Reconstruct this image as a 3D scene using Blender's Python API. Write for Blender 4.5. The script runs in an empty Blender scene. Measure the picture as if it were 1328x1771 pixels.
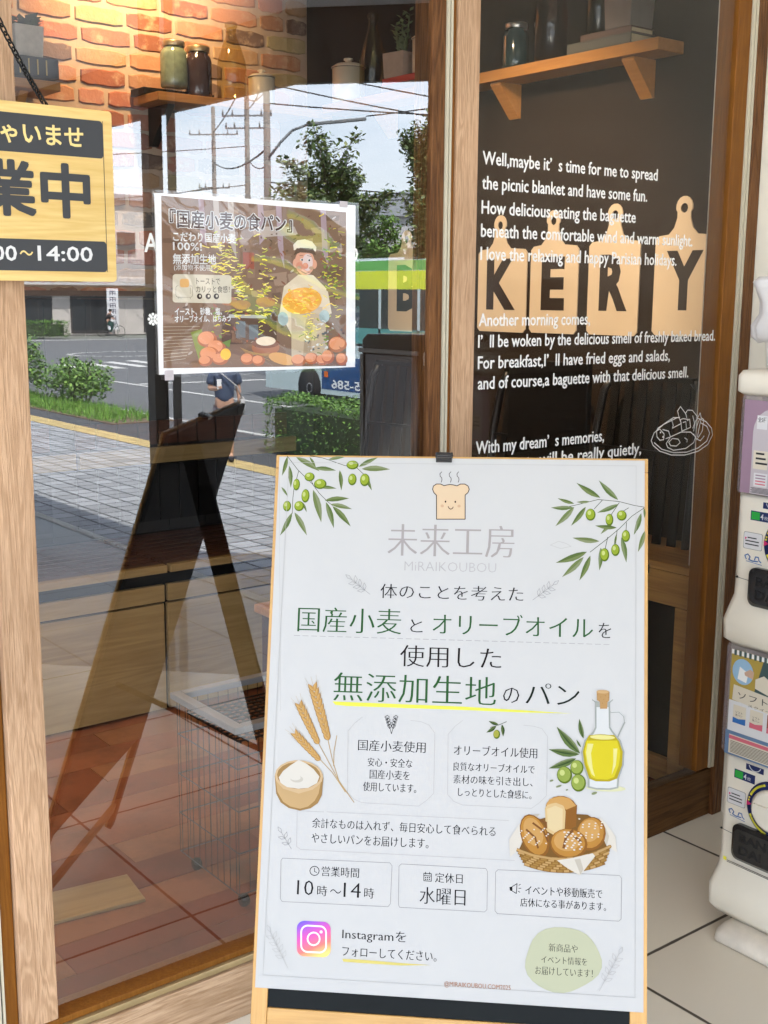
import bpy, bmesh, math, random
from mathutils import Vector, Matrix, Quaternion
from math import radians as R, sin, cos, pi
sc = bpy.context.scene
COL = sc.collection
# ---------------------------------------------------------------- camera
YAW, PITCH, ROLL = R(37.97), R(-10.41), R(0.404)
_f = Vector((sin(YAW)*cos(PITCH), cos(YAW)*cos(PITCH), sin(PITCH)))
_r = Vector((cos(YAW), -sin(YAW), 0)); _u = _r.cross(_f)
_r, _u = cos(ROLL)*_r + sin(ROLL)*_u, -sin(ROLL)*_r + cos(ROLL)*_u
cd = bpy.data.cameras.new('camera'); cam = bpy.data.objects.new('camera', cd); COL.objects.link(cam)
cd.sensor_fit = 'VERTICAL'; cd.sensor_height = 24; cd.sensor_width = 18; cd.lens = 24*2064.5/1771
cd.clip_start = .05; cd.clip_end = 2000
cam.matrix_world = Matrix(((_r.x, _u.x, -_f.x, 0), (_r.y, _u.y, -_f.y, 0), (_r.z, _u.z, -_f.z, 1.39), (0, 0, 0, 1)))
sc.camera = cam
# ---------------------------------------------------------------- sky, sun, exposure
SUN_EL, SUN_AZ = R(58), R(-15)          # azimuth from +y towards +x
w = bpy.data.worlds.new('World'); sc.world = w; w.use_nodes = True
nt = w.node_tree; bg = nt.nodes['Background']
sky = nt.nodes.new('ShaderNodeTexSky'); sky.sky_type = 'NISHITA'; sky.sun_disc = False
sky.sun_elevation = SUN_EL; sky.sun_rotation = SUN_AZ; sky.air_density = 1.0; sky.dust_density = 2.0; sky.ozone_density = 1.0
tc = nt.nodes.new('ShaderNodeTexCoord'); mp = nt.nodes.new('ShaderNodeMapping'); mp.inputs['Scale'].default_value = (1.6, 1.6, 4.5)
cn = nt.nodes.new('ShaderNodeTexNoise'); cn.inputs['Scale'].default_value = 1.7; cn.inputs['Detail'].default_value = 7; cn.inputs['Roughness'].default_value = .55
cr = nt.nodes.new('ShaderNodeValToRGB'); cr.color_ramp.elements[0].position = .30; cr.color_ramp.elements[1].position = .66
mx = nt.nodes.new('ShaderNodeMixRGB'); mx.inputs[2].default_value = (6.2, 6.45, 7.0, 1)   # sunlit thin cloud, in the sky's own units
nt.links.new(tc.outputs['Generated'], mp.inputs['Vector']); nt.links.new(mp.outputs['Vector'], cn.inputs['Vector'])
nt.links.new(cn.outputs['Fac'], cr.inputs['Fac']); nt.links.new(cr.outputs['Color'], mx.inputs[0])
nt.links.new(sky.outputs['Color'], mx.inputs[1]); nt.links.new(mx.outputs['Color'], bg.inputs['Color'])
bg.inputs['Strength'].default_value = .10
sd = bpy.data.lights.new('sun', 'SUN'); sd.energy = 2.5; sd.angle = R(.6); sd.color = (1, .95, .87)
sun = bpy.data.objects.new('sun', sd); COL.objects.link(sun)
sun.rotation_euler = Vector((-sin(SUN_AZ)*cos(SUN_EL), -cos(SUN_AZ)*cos(SUN_EL), -sin(SUN_EL))).to_track_quat('-Z', 'Y').to_euler()
sc.view_settings.view_transform = 'Standard'; sc.view_settings.look = 'None'; sc.view_settings.gamma = 1
sc.view_settings.use_curve_mapping = False
sc.view_settings.exposure = 3.3
sc.cycles.use_denoising = True
sc.cycles.max_bounces = 10; sc.cycles.transparent_max_bounces = 24; sc.cycles.glossy_bounces = 5; sc.cycles.diffuse_bounces = 4
sc.cycles.sample_clamp_indirect = 6.0
rnd = random.Random(11)
# ---------------------------------------------------------------- helpers
TXT = {}
def text_mesh(s, off=0.0):
    k = (s, off)
    if k not in TXT:
        c = bpy.data.curves.new('lettering', 'FONT'); c.body = s; c.size = 1; c.offset = off; c.resolution_u = 2
        o = bpy.data.objects.new('lettering', c); COL.objects.link(o); bpy.context.view_layer.update()
        m = bpy.data.meshes.new_from_object(o.evaluated_get(bpy.context.evaluated_depsgraph_get()))
        vs = [v.co.to_2d() for v in m.vertices]; fs = [tuple(p.vertices) for p in m.polygons]
        bpy.data.objects.remove(o); bpy.data.curves.remove(c); bpy.data.meshes.remove(m)
        TXT[k] = (vs, fs)
    return TXT[k]
class MB:
    def __init__(s): s.v = []; s.f = []; s.m = []; s.mats = []; s.sm = []
    def mi(s, m):
        if isinstance(m, str): m = M[m]
        if m not in s.mats: s.mats.append(m)
        return s.mats.index(m)
    def add(s, vs, fs, m, sm=False):
        b = len(s.v); s.v += [tuple(v) for v in vs]; i = s.mi(m)
        for f in fs: s.f.append(tuple(b+k for k in f)); s.m.append(i); s.sm.append(sm)
        return s
    def box(s, x0, x1, y0, y1, z0, z1, m, T=None):
        vs = [Vector((x, y, z)) for z in (z0, z1) for y in (y0, y1) for x in (x0, x1)]
        if T is not None: vs = [T @ v for v in vs]
        return s.add(vs, [(0,2,3,1), (4,5,7,6), (0,1,5,4), (2,6,7,3), (0,4,6,2), (1,3,7,5)], m)
    def bar(s, a, b, wx, wy, m, up=(0,0,1)):
        a, b = Vector(a), Vector(b); d = (b-a).normalized(); u = Vector(up)
        if abs(d.dot(u)) > .95: u = Vector((0,1,0))
        x = d.cross(u).normalized(); y = d.cross(x)
        vs = [p + x*i*wx/2 + y*j*wy/2 for p in (a, b) for i, j in ((-1,-1), (1,-1), (1,1), (-1,1))]
        return s.add(vs, [(3,2,1,0), (4,5,6,7), (0,1,5,4), (1,2,6,5), (2,3,7,6), (3,0,4,7)], m)
    def tube(s, pts, r, m, n=8, closed=False):
        pts = [Vector(p) for p in pts]; rs = r if isinstance(r, (list, tuple)) else [r]*len(pts); vs = []; N = len(pts)
        for i, p in enumerate(pts):
            a = pts[(i-1) % N] if closed else pts[max(0, i-1)]; b = pts[(i+1) % N] if closed else pts[min(N-1, i+1)]
            d = (b-a).normalized(); u = Vector((0,0,1)) if abs(d.z) < .9 else Vector((1,0,0))
            x = d.cross(u).normalized(); y = d.cross(x)
            vs += [p + x*cos(2*pi*k/n)*rs[i] + y*sin(2*pi*k/n)*rs[i] for k in range(n)]
        fs = []
        for i in range(N if closed else N-1):
            j = (i+1) % N
            fs += [(i*n+k, i*n+(k+1) % n, j*n+(k+1) % n, j*n+k) for k in range(n)]
        if not closed: fs += [tuple(range(n-1, -1, -1)), tuple((N-1)*n+k for k in range(n))]
        return s.add(vs, fs, m, True)
    def lathe(s, prof, m, c=(0,0,0), n=24, axis=None):
        vs = []; c = Vector(c); q = Vector(axis).to_track_quat('Z', 'Y') if axis else None
        for r, z in prof:
            for k in range(n):
                v = Vector((r*cos(2*pi*k/n), r*sin(2*pi*k/n), z)); vs.append(c + (q @ v if q else v))
        fs = [(i*n+k, i*n+(k+1) % n, (i+1)*n+(k+1) % n, (i+1)*n+k) for i in range(len(prof)-1) for k in range(n)]
        fs += [tuple(range(n-1, -1, -1)), tuple((len(prof)-1)*n+k for k in range(n))]
        return s.add(vs, fs, m, True)
    def ball(s, c, r, m, n=10, k=7):
        rx, ry, rz = r if isinstance(r, tuple) else (r, r, r); vs = []; c = Vector(c)
        for i in range(k+1):
            t = pi*i/k
            for j in range(n): vs.append(c + Vector((rx*sin(t)*cos(2*pi*j/n), ry*sin(t)*sin(2*pi*j/n), -rz*cos(t))))
        return s.add(vs, [(i*n+j, i*n+(j+1) % n, (i+1)*n+(j+1) % n, (i+1)*n+j) for i in range(k) for j in range(n)], m, True)
    def prism(s, poly, T, d, m):           # poly in a plane (u,v), T maps (u,v,w), thickness d along w
        n = len(poly); vs = [T @ Vector((u, v, 0)) for u, v in poly] + [T @ Vector((u, v, d)) for u, v in poly]
        return s.add(vs, [tuple(range(n-1, -1, -1)), tuple(range(n, 2*n))] + [(k, (k+1) % n, n+(k+1) % n, n+k) for k in range(n)], m)
    def loft(s, secs, m, sm=True):         # list of closed rings
        n = len(secs[0]); vs = [v for r in secs for v in r]
        fs = [(i*n+k, i*n+(k+1) % n, (i+1)*n+(k+1) % n, (i+1)*n+k) for i in range(len(secs)-1) for k in range(n)]
        fs += [tuple(range(n-1, -1, -1)), tuple((len(secs)-1)*n+k for k in range(n))]
        return s.add(vs, fs, m, sm)
    def text(s, txt, m, T, u0, u1, v0, v1, w, off=0.0, base=None):
        vs, fs = text_mesh(txt, off)
        if not vs: return s
        xs = [v.x for v in vs]; ys = [v.y for v in vs]; a, b = min(xs), max(xs); c, d = min(ys), max(ys)
        if base is None: ky = (v1-v0)/(d-c); oy = v0-c*ky
        else: ky = base/.727; oy = v0
        kx = (u1-u0)/(b-a)
        return s.add([T @ Vector((u0+(v.x-a)*kx, v.y*ky+oy, w)) for v in vs], fs, m)
    def build(s, name, parent=None, loc=None, bevel=0, mod=None):
        me = bpy.data.meshes.new(name); me.from_pydata(s.v, [], s.f)
        for m in s.mats: me.materials.append(m)
        me.polygons.foreach_set('material_index', s.m); me.polygons.foreach_set('use_smooth', s.sm)
        me.validate(); me.update()
        o = bpy.data.objects.new(name, me); COL.objects.link(o)
        if parent is not None: o.parent = parent
        if loc is not None: o.location = loc
        if bevel:
            b = o.modifiers.new('bevel', 'BEVEL'); b.width = bevel; b.segments = 2; b.limit_method = 'ANGLE'; b.angle_limit = R(50)
        return o
def tag(o, label=None, cat=None, group=None, kind=None):
    if label: o['label'] = label
    if cat: o['category'] = cat
    if group: o['group'] = group
    if kind: o['kind'] = kind
    return o
def thing(name, loc, label, cat, group=None, rz=0):
    o = bpy.data.objects.new(name, None); COL.objects.link(o); o.location = loc; o.rotation_euler = (0, 0, rz); o.empty_display_size = .1
    return tag(o, label, cat, group)
def copy_tree(o, parent=None):
    kids = list(o.children)
    c = o.copy(); COL.objects.link(c)
    if parent is not None: c.parent = parent
    for k in kids: copy_tree(k, c)
    return c
def rrect(x0, x1, y0, y1, r, n=5):
    return [(cx+r*cos(R(a+90*k/n)), cy+r*sin(R(a+90*k/n))) for cx, cy, a in ((x1-r, y1-r, 0), (x0+r, y1-r, 90), (x0+r, y0+r, 180), (x1-r, y0+r, 270)) for k in range(n+1)]
# drawn artwork: polygons, strokes, ellipses, leaves and lettering laid on a printed sheet
def stroke(pts, wd):
    q = []; pts = [Vector(p) for p in pts]; out = []
    for i in range(len(pts)-1):
        a, b = pts[i], pts[i+1]; d = b-a
        if d.length < 1e-6: continue
        d.normalize(); n = Vector((-d.y, d.x))*wd/2; e = d*wd*.22
        out.append([a-e+n, a-e-n, b+e-n, b+e+n])
    return out
def draw(mb, items, T, w0=.05, dw=.006):
    w = w0
    for it in items:
        k, m = it[0], it[1]; w += dw
        P = lambda pts: [T @ Vector((p[0], p[1], w)) for p in pts]
        if k == 'p': mb.add(P(it[2]), [tuple(range(len(it[2])))], m)
        elif k == 'l':
            for i, q in enumerate(stroke(it[3], it[2])): mb.add([T @ Vector((p[0], p[1], w+(i % 3)*.001)) for p in q], [(0,1,2,3)], m)
        elif k == 'e':
            _, _, cx, cy, rx, ry, ro = it; ca, sa = cos(R(ro)), sin(R(ro))
            pts = [(cx+rx*cos(a)*ca-ry*sin(a)*sa, cy+rx*cos(a)*sa+ry*sin(a)*ca) for a in [2*pi*j/18 for j in range(18)]]
            mb.add(P(pts), [tuple(range(18))], m)
        elif k == 'f':
            b, t = Vector(it[2]), Vector(it[3]); d = t-b; n = Vector((-d.y, d.x))*it[4]*.5; c = n*.25
            sh = ((.12,.5), (.3,.92), (.5,1), (.7,.72), (.88,.3))
            up = [b+d*f+n*g+c*sin(pi*f) for f, g in sh]; dn = [b+d*f-n*g+c*sin(pi*f) for f, g in sh]; md = [b+d*f+c*sin(pi*f) for f, g in sh]
            mb.add(P([b]+up+[t]+md[::-1]), [tuple(range(12))], m); mb.add(P([b]+md+[t]+dn[::-1]), [tuple(range(12))], m+'2')
        elif k == 't':
            _, _, s_, u0, u1, v0, v1, st = it
            if st == 'm':      # brush-like: thin across, thick down
                g = (v1-v0)*.014
                if len(s_) == 1 and s_ in '～' : g = 0
                for j in (-1, 0, 1): mb.text(s_, m, T, u0+g+j*g, u1-g+j*g, v0, v1, w+.0008*(j+1), -.014)
            elif st in ('s', 'thin'): mb.text(s_, m, T, u0, u1, v0, v1, w, 0 if st == 's' else -.016)
            else:
                g = (v1-v0)*{'b': .017, 'bb': .026, 'x': .05}[st]
                for j, (a_, c_) in enumerate(((-1,-1), (1,-1), (-1,1), (1,1), (0,1.25), (0,-1.25), (1.25,0), (-1.25,0))): mb.text(s_, m, T, u0+g+a_*g, u1-g+a_*g, v0+g+c_*g, v1-g+c_*g, w+.0003*j, 0)
        elif k in 'BM':
            q_ = random.Random(len(items)+int(w*977)); ms = it[1].split()
            for n_ in range(it[2] if k == 'M' else it[6]):
                if k == 'M': c = (q_.uniform(980,1351), q_.uniform(1264,1528)); ew, eh, mm = q_.uniform(.7,6), q_.uniform(.4,2.4), q_.choice(ms); ln = False
                else:
                    c = (min(1350,max(978,it[2]+q_.gauss(0,it[4]))), min(1530,max(1264,it[3]+q_.gauss(0,it[5])))); S_ = it[7]*1.25; mm = q_.choice(ms); ln = mm[:3] == 'yel' or mm in ('lime', 'loaf_l') or q_.random() < .3; ew, eh = S_*q_.uniform(.3,.9), S_*q_.uniform(.2,.5)
                w += .0006
                if ln:
                    L_ = S_*q_.uniform(.5,1.5); a = q_.uniform(-.7,.7); dx, dy = L_*cos(a), L_*sin(a)*.6; h_ = q_.uniform(.7,2.1)
                    for q2 in stroke([(c[0]-dx,c[1]-dy), (c[0],c[1]+q_.uniform(-2,2)), (c[0]+dx,c[1]+dy)], h_): mb.add([T @ Vector((p[0],p[1],w)) for p in q2], [(0,1,2,3)], mm)
                else:
                    a = q_.uniform(-1,1); mb.add([T @ Vector((c[0]+ew*cos(t)*cos(a)-eh*sin(t)*sin(a), c[1]+ew*cos(t)*sin(a)+eh*sin(t)*cos(a), w)) for t in [2*pi*j/9 for j in range(9)]], [tuple(range(9))], mm)
        elif k == 'b':
            g = it[6]*.026
            for j, (a_, c_) in enumerate(((-1,0), (1,0), (0,.8), (0,-.8))): mb.text(it[2], m, T, it[3]+g*a_, it[4]+g*a_, it[5]+g*c_, 0, w+.004*j, 0, base=it[6])
# ---------------------------------------------------------------- materials
M = {}
def nodes(name):
    m = bpy.data.materials.new(name); m.use_nodes = True; M[name] = m
    t = m.node_tree; return m, t, t.nodes['Principled BSDF']
def flat(name, c, rough=.5, metal=0, var=.06, scale=30, bump=0, spec=.5, coat=0, trans=0, alpha=1, ior=1.45):
    m, t, b = nodes(name); c = tuple(c)+(1,)
    b.inputs['Roughness'].default_value = rough; b.inputs['Metallic'].default_value = metal; b.inputs['Specular IOR Level'].default_value = spec
    b.inputs['Coat Weight'].default_value = coat; b.inputs['Coat Roughness'].default_value = .06
    b.inputs['Transmission Weight'].default_value = trans; b.inputs['Alpha'].default_value = alpha; b.inputs['IOR'].default_value = ior
    b.inputs['Base Color'].default_value = c
    if var or bump:
        g = t.nodes.new('ShaderNodeTexCoord'); n = t.nodes.new('ShaderNodeTexNoise'); n.inputs['Scale'].default_value = scale; n.inputs['Detail'].default_value = 5
        t.links.new(g.outputs['Object'], n.inputs['Vector'])
        if var:
            x = t.nodes.new('ShaderNodeMixRGB'); x.inputs[1].default_value = tuple(v*(1-var*1.6) for v in c[:3])+(1,); x.inputs[2].default_value = tuple(min(1, v*(1+var*1.6)) for v in c[:3])+(1,)
            t.links.new(n.outputs['Fac'], x.inputs[0]); t.links.new(x.outputs[0], b.inputs['Base Color'])
        if bump:
            bp = t.nodes.new('ShaderNodeBump'); bp.inputs['Strength'].default_value = bump; bp.inputs['Distance'].default_value = .004
            t.links.new(n.outputs['Fac'], bp.inputs['Height']); t.links.new(bp.outputs[0], b.inputs['Normal'])
    return m
def wood(name, ca, cb, axis='Z', rough=.5, scale=1.0, bump=.25, spec=.4, contrast=.5, knots=True):
    m, t, b = nodes(name); L = t.links; N = t.nodes.new
    g = N('ShaderNodeTexCoord'); mp = N('ShaderNodeMapping'); s = [16*scale]*3; s['XYZ'.index(axis)] = 1.1*scale; mp.inputs['Scale'].default_value = s
    L.new(g.outputs['Object'], mp.inputs['Vector'])
    d = N('ShaderNodeTexNoise'); d.inputs['Scale'].default_value = 1.3; d.inputs['Detail'].default_value = 3; d.inputs['Distortion'].default_value = .8; L.new(mp.outputs[0], d.inputs['Vector'])
    wv = N('ShaderNodeMath'); wv.operation = 'MULTIPLY'; wv.inputs[1].default_value = 46; L.new(d.outputs['Fac'], wv.inputs[0])
    sn = N('ShaderNodeMath'); sn.operation = 'SINE'; L.new(wv.outputs[0], sn.inputs[0])
    f = N('ShaderNodeTexNoise'); f.inputs['Scale'].default_value = 9; f.inputs['Detail'].default_value = 8; f.inputs['Roughness'].default_value = .7; L.new(mp.outputs[0], f.inputs['Vector'])
    a = N('ShaderNodeMath'); a.operation = 'MULTIPLY_ADD'; a.inputs[1].default_value = .16*contrast; L.new(sn.outputs[0], a.inputs[0]); L.new(f.outputs['Fac'], a.inputs[2])
    r = N('ShaderNodeValToRGB'); e = r.color_ramp.elements; e[0].position = .5-.22/max(.2, contrast)*.8; e[1].position = .5+.22/max(.2, contrast)*.8
    e[0].color = tuple(cb)+(1,); e[1].color = tuple(ca)+(1,); L.new(a.outputs[0], r.inputs[0])
    last = r.outputs[0]
    if knots:
        kn = N('ShaderNodeTexNoise'); kn.inputs['Scale'].default_value = 2.2; kn.inputs['Detail'].default_value = 2; L.new(g.outputs['Object'], kn.inputs['Vector'])
        kr = N('ShaderNodeMapRange'); kr.inputs[1].default_value = .3; kr.inputs[2].default_value = .7; kr.inputs[3].default_value = .78; kr.inputs[4].default_value = 1.14; L.new(kn.outputs['Fac'], kr.inputs[0])
        mu = N('ShaderNodeMixRGB'); mu.blend_type = 'MULTIPLY'; mu.inputs[0].default_value = 1; L.new(last, mu.inputs[1]); L.new(kr.outputs[0], mu.inputs[2]); last = mu.outputs[0]
    L.new(last, b.inputs['Base Color'])
    bp = N('ShaderNodeBump'); bp.inputs['Strength'].default_value = bump; bp.inputs['Distance'].default_value = .003; L.new(a.outputs[0], bp.inputs['Height']); L.new(bp.outputs[0], b.inputs['Normal'])
    b.inputs['Roughness'].default_value = rough; b.inputs['Specular IOR Level'].default_value = spec
    return m
def grid(name, c, cg, sx, sy, ox=0, oy=0, joint=.004, rough=.3, spec=.5, var=.05, bump=.4, coat=0, nscale=3):
    # rectangular tiles laid in world x / y with grooved joints
    m, t, b = nodes(name); L = t.links; N = t.nodes.new
    g = N('ShaderNodeTexCoord'); sp = N('ShaderNodeSeparateXYZ'); L.new(g.outputs['Object'], sp.inputs[0]); ds = []; ids = []
    for ax, s_, o_ in (('X', sx, ox), ('Y', sy, oy)):
        a = N('ShaderNodeMath'); a.operation = 'SUBTRACT'; a.inputs[1].default_value = o_; L.new(sp.outputs[ax], a.inputs[0])
        d = N('ShaderNodeMath'); d.operation = 'DIVIDE'; d.inputs[1].default_value = s_; L.new(a.outputs[0], d.inputs[0])
        fl = N('ShaderNodeMath'); fl.operation = 'FLOOR'; L.new(d.outputs[0], fl.inputs[0]); ids.append(fl)
        p = N('ShaderNodeMath'); p.operation = 'PINGPONG'; p.inputs[1].default_value = .5; L.new(d.outputs[0], p.inputs[0])
        k = N('ShaderNodeMath'); k.operation = 'MULTIPLY'; k.inputs[1].default_value = s_; L.new(p.outputs[0], k.inputs[0]); ds.append(k)
    mn = N('ShaderNodeMath'); mn.operation = 'MINIMUM'; L.new(ds[0].outputs[0], mn.inputs[0]); L.new(ds[1].outputs[0], mn.inputs[1])
    ns = N('ShaderNodeTexNoise'); ns.inputs['Scale'].default_value = 22; ns.inputs['Detail'].default_value = 4; L.new(g.outputs['Object'], ns.inputs['Vector'])
    md = N('ShaderNodeMath'); md.operation = 'MULTIPLY_ADD'; md.inputs[1].default_value = -joint*.5; L.new(ns.outputs['Fac'], md.inputs[0]); L.new(mn.outputs[0], md.inputs[2])
    mr = N('ShaderNodeMapRange'); mr.inputs[1].default_value = joint*.25; mr.inputs[2].default_value = joint*.6; L.new(md.outputs[0], mr.inputs[0])
    cb = N('ShaderNodeCombineXYZ'); L.new(ids[0].outputs[0], cb.inputs[0]); L.new(ids[1].outputs[0], cb.inputs[1])
    wn = N('ShaderNodeTexWhiteNoise'); L.new(cb.outputs[0], wn.inputs['Vector'])
    n2 = N('ShaderNodeTexNoise'); n2.inputs['Scale'].default_value = nscale; n2.inputs['Detail'].default_value = 6; L.new(g.outputs['Object'], n2.inputs['Vector'])
    ad = N('ShaderNodeMath'); ad.operation = 'ADD'; L.new(wn.outputs['Value'], ad.inputs[0]); L.new(n2.outputs['Fac'], ad.inputs[1])
    vr = N('ShaderNodeMapRange'); vr.inputs[1].default_value = .2; vr.inputs[2].default_value = 1.7; vr.inputs[3].default_value = 1-var*2; vr.inputs[4].default_value = 1+var*2; L.new(ad.outputs[0], vr.inputs[0])
    mu = N('ShaderNodeMixRGB'); mu.blend_type = 'MULTIPLY'; mu.inputs[0].default_value = 1; mu.inputs[1].default_value = tuple(c)+(1,); L.new(vr.outputs[0], mu.inputs[2])
    x = N('ShaderNodeMixRGB'); x.inputs[1].default_value = tuple(cg)+(1,); L.new(mr.outputs[0], x.inputs[0]); L.new(mu.outputs[0], x.inputs[2]); L.new(x.outputs[0], b.inputs['Base Color'])
    bp = N('ShaderNodeBump'); bp.inputs['Strength'].default_value = bump; bp.inputs['Distance'].default_value = .002; L.new(mr.outputs[0], bp.inputs['Height']); L.new(bp.outputs[0], b.inputs['Normal'])
    rr = N('ShaderNodeMapRange'); rr.inputs[3].default_value = .8; rr.inputs[4].default_value = rough; L.new(mr.outputs[0], rr.inputs[0]); L.new(rr.outputs[0], b.inputs['Roughness'])
    b.inputs['Specular IOR Level'].default_value = spec; b.inputs['Coat Weight'].default_value = coat; b.inputs['Coat Roughness'].default_value = .04
    return m
def island(name, cols, rough=.8, nscale=30, mix=.5, c2=(.5,.42,.33), bump=.6, lo=.45, hi=.6):
    # every separate piece of the mesh takes its own colour of the ramp; a second colour smears over it
    m, t, b = nodes(name); L = t.links; N = t.nodes.new
    ge = N('ShaderNodeNewGeometry'); r = N('ShaderNodeValToRGB'); r.color_ramp.interpolation = 'CONSTANT'; e = r.color_ramp.elements
    while len(e) < len(cols): e.new(.5)
    for i, c in enumerate(cols): e[i].position = i/len(cols); e[i].color = tuple(c)+(1,)
    L.new(ge.outputs['Random Per Island'], r.inputs[0])
    g = N('ShaderNodeTexCoord'); n = N('ShaderNodeTexNoise'); n.inputs['Scale'].default_value = nscale; n.inputs['Detail'].default_value = 8; n.inputs['Roughness'].default_value = .65; L.new(g.outputs['Object'], n.inputs['Vector'])
    mr = N('ShaderNodeMapRange'); mr.inputs[1].default_value = lo; mr.inputs[2].default_value = hi; mr.inputs[4].default_value = mix; L.new(n.outputs['Fac'], mr.inputs[0])
    x = N('ShaderNodeMixRGB'); L.new(mr.outputs[0], x.inputs[0]); L.new(r.outputs[0], x.inputs[1]); x.inputs[2].default_value = tuple(c2)+(1,); L.new(x.outputs[0], b.inputs['Base Color'])
    if bump:
        bp = N('ShaderNodeBump'); bp.inputs['Strength'].default_value = bump; bp.inputs['Distance'].default_value = .006; L.new(n.outputs['Fac'], bp.inputs['Height']); L.new(bp.outputs[0], b.inputs['Normal'])
    b.inputs['Roughness'].default_value = rough
    return m
def pane(name, refl, tint=(1,1,1)):
    m = bpy.data.materials.new(name); m.use_nodes = True; M[name] = m; t = m.node_tree; L = t.links; N = t.nodes.new
    t.nodes.remove(t.nodes['Principled BSDF']); out = t.nodes['Material Output']
    g = N('ShaderNodeNewGeometry'); dt = N('ShaderNodeVectorMath'); dt.operation = 'DOT_PRODUCT'; L.new(g.outputs['Incoming'], dt.inputs[0]); L.new(g.outputs['True Normal'], dt.inputs[1])
    ab = N('ShaderNodeMath'); ab.operation = 'ABSOLUTE'; L.new(dt.outputs['Value'], ab.inputs[0])
    om = N('ShaderNodeMath'); om.operation = 'SUBTRACT'; om.inputs[0].default_value = 1; L.new(ab.outputs[0], om.inputs[1])
    pw = N('ShaderNodeMath'); pw.operation = 'POWER'; pw.inputs[1].default_value = 5; L.new(om.outputs[0], pw.inputs[0])
    fa = N('ShaderNodeMath'); fa.operation = 'MULTIPLY_ADD'; fa.inputs[1].default_value = 1-refl; fa.inputs[2].default_value = refl; fa.use_clamp = True; L.new(pw.outputs[0], fa.inputs[0])
    tr = N('ShaderNodeBsdfTransparent'); tr.inputs[0].default_value = tuple(tint)+(1,); gl = N('ShaderNodeBsdfGlossy'); gl.inputs['Roughness'].default_value = 0; gl.inputs['Color'].default_value = (.96, .985, 1, 1)
    mx = N('ShaderNodeMixShader'); L.new(fa.outputs[0], mx.inputs[0]); L.new(tr.outputs[0], mx.inputs[1]); L.new(gl.outputs[0], mx.inputs[2]); L.new(mx.outputs[0], out.inputs['Surface'])
    return m
def clear_mat(name, tint, refl=.06):
    return pane(name, refl, tint)
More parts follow.
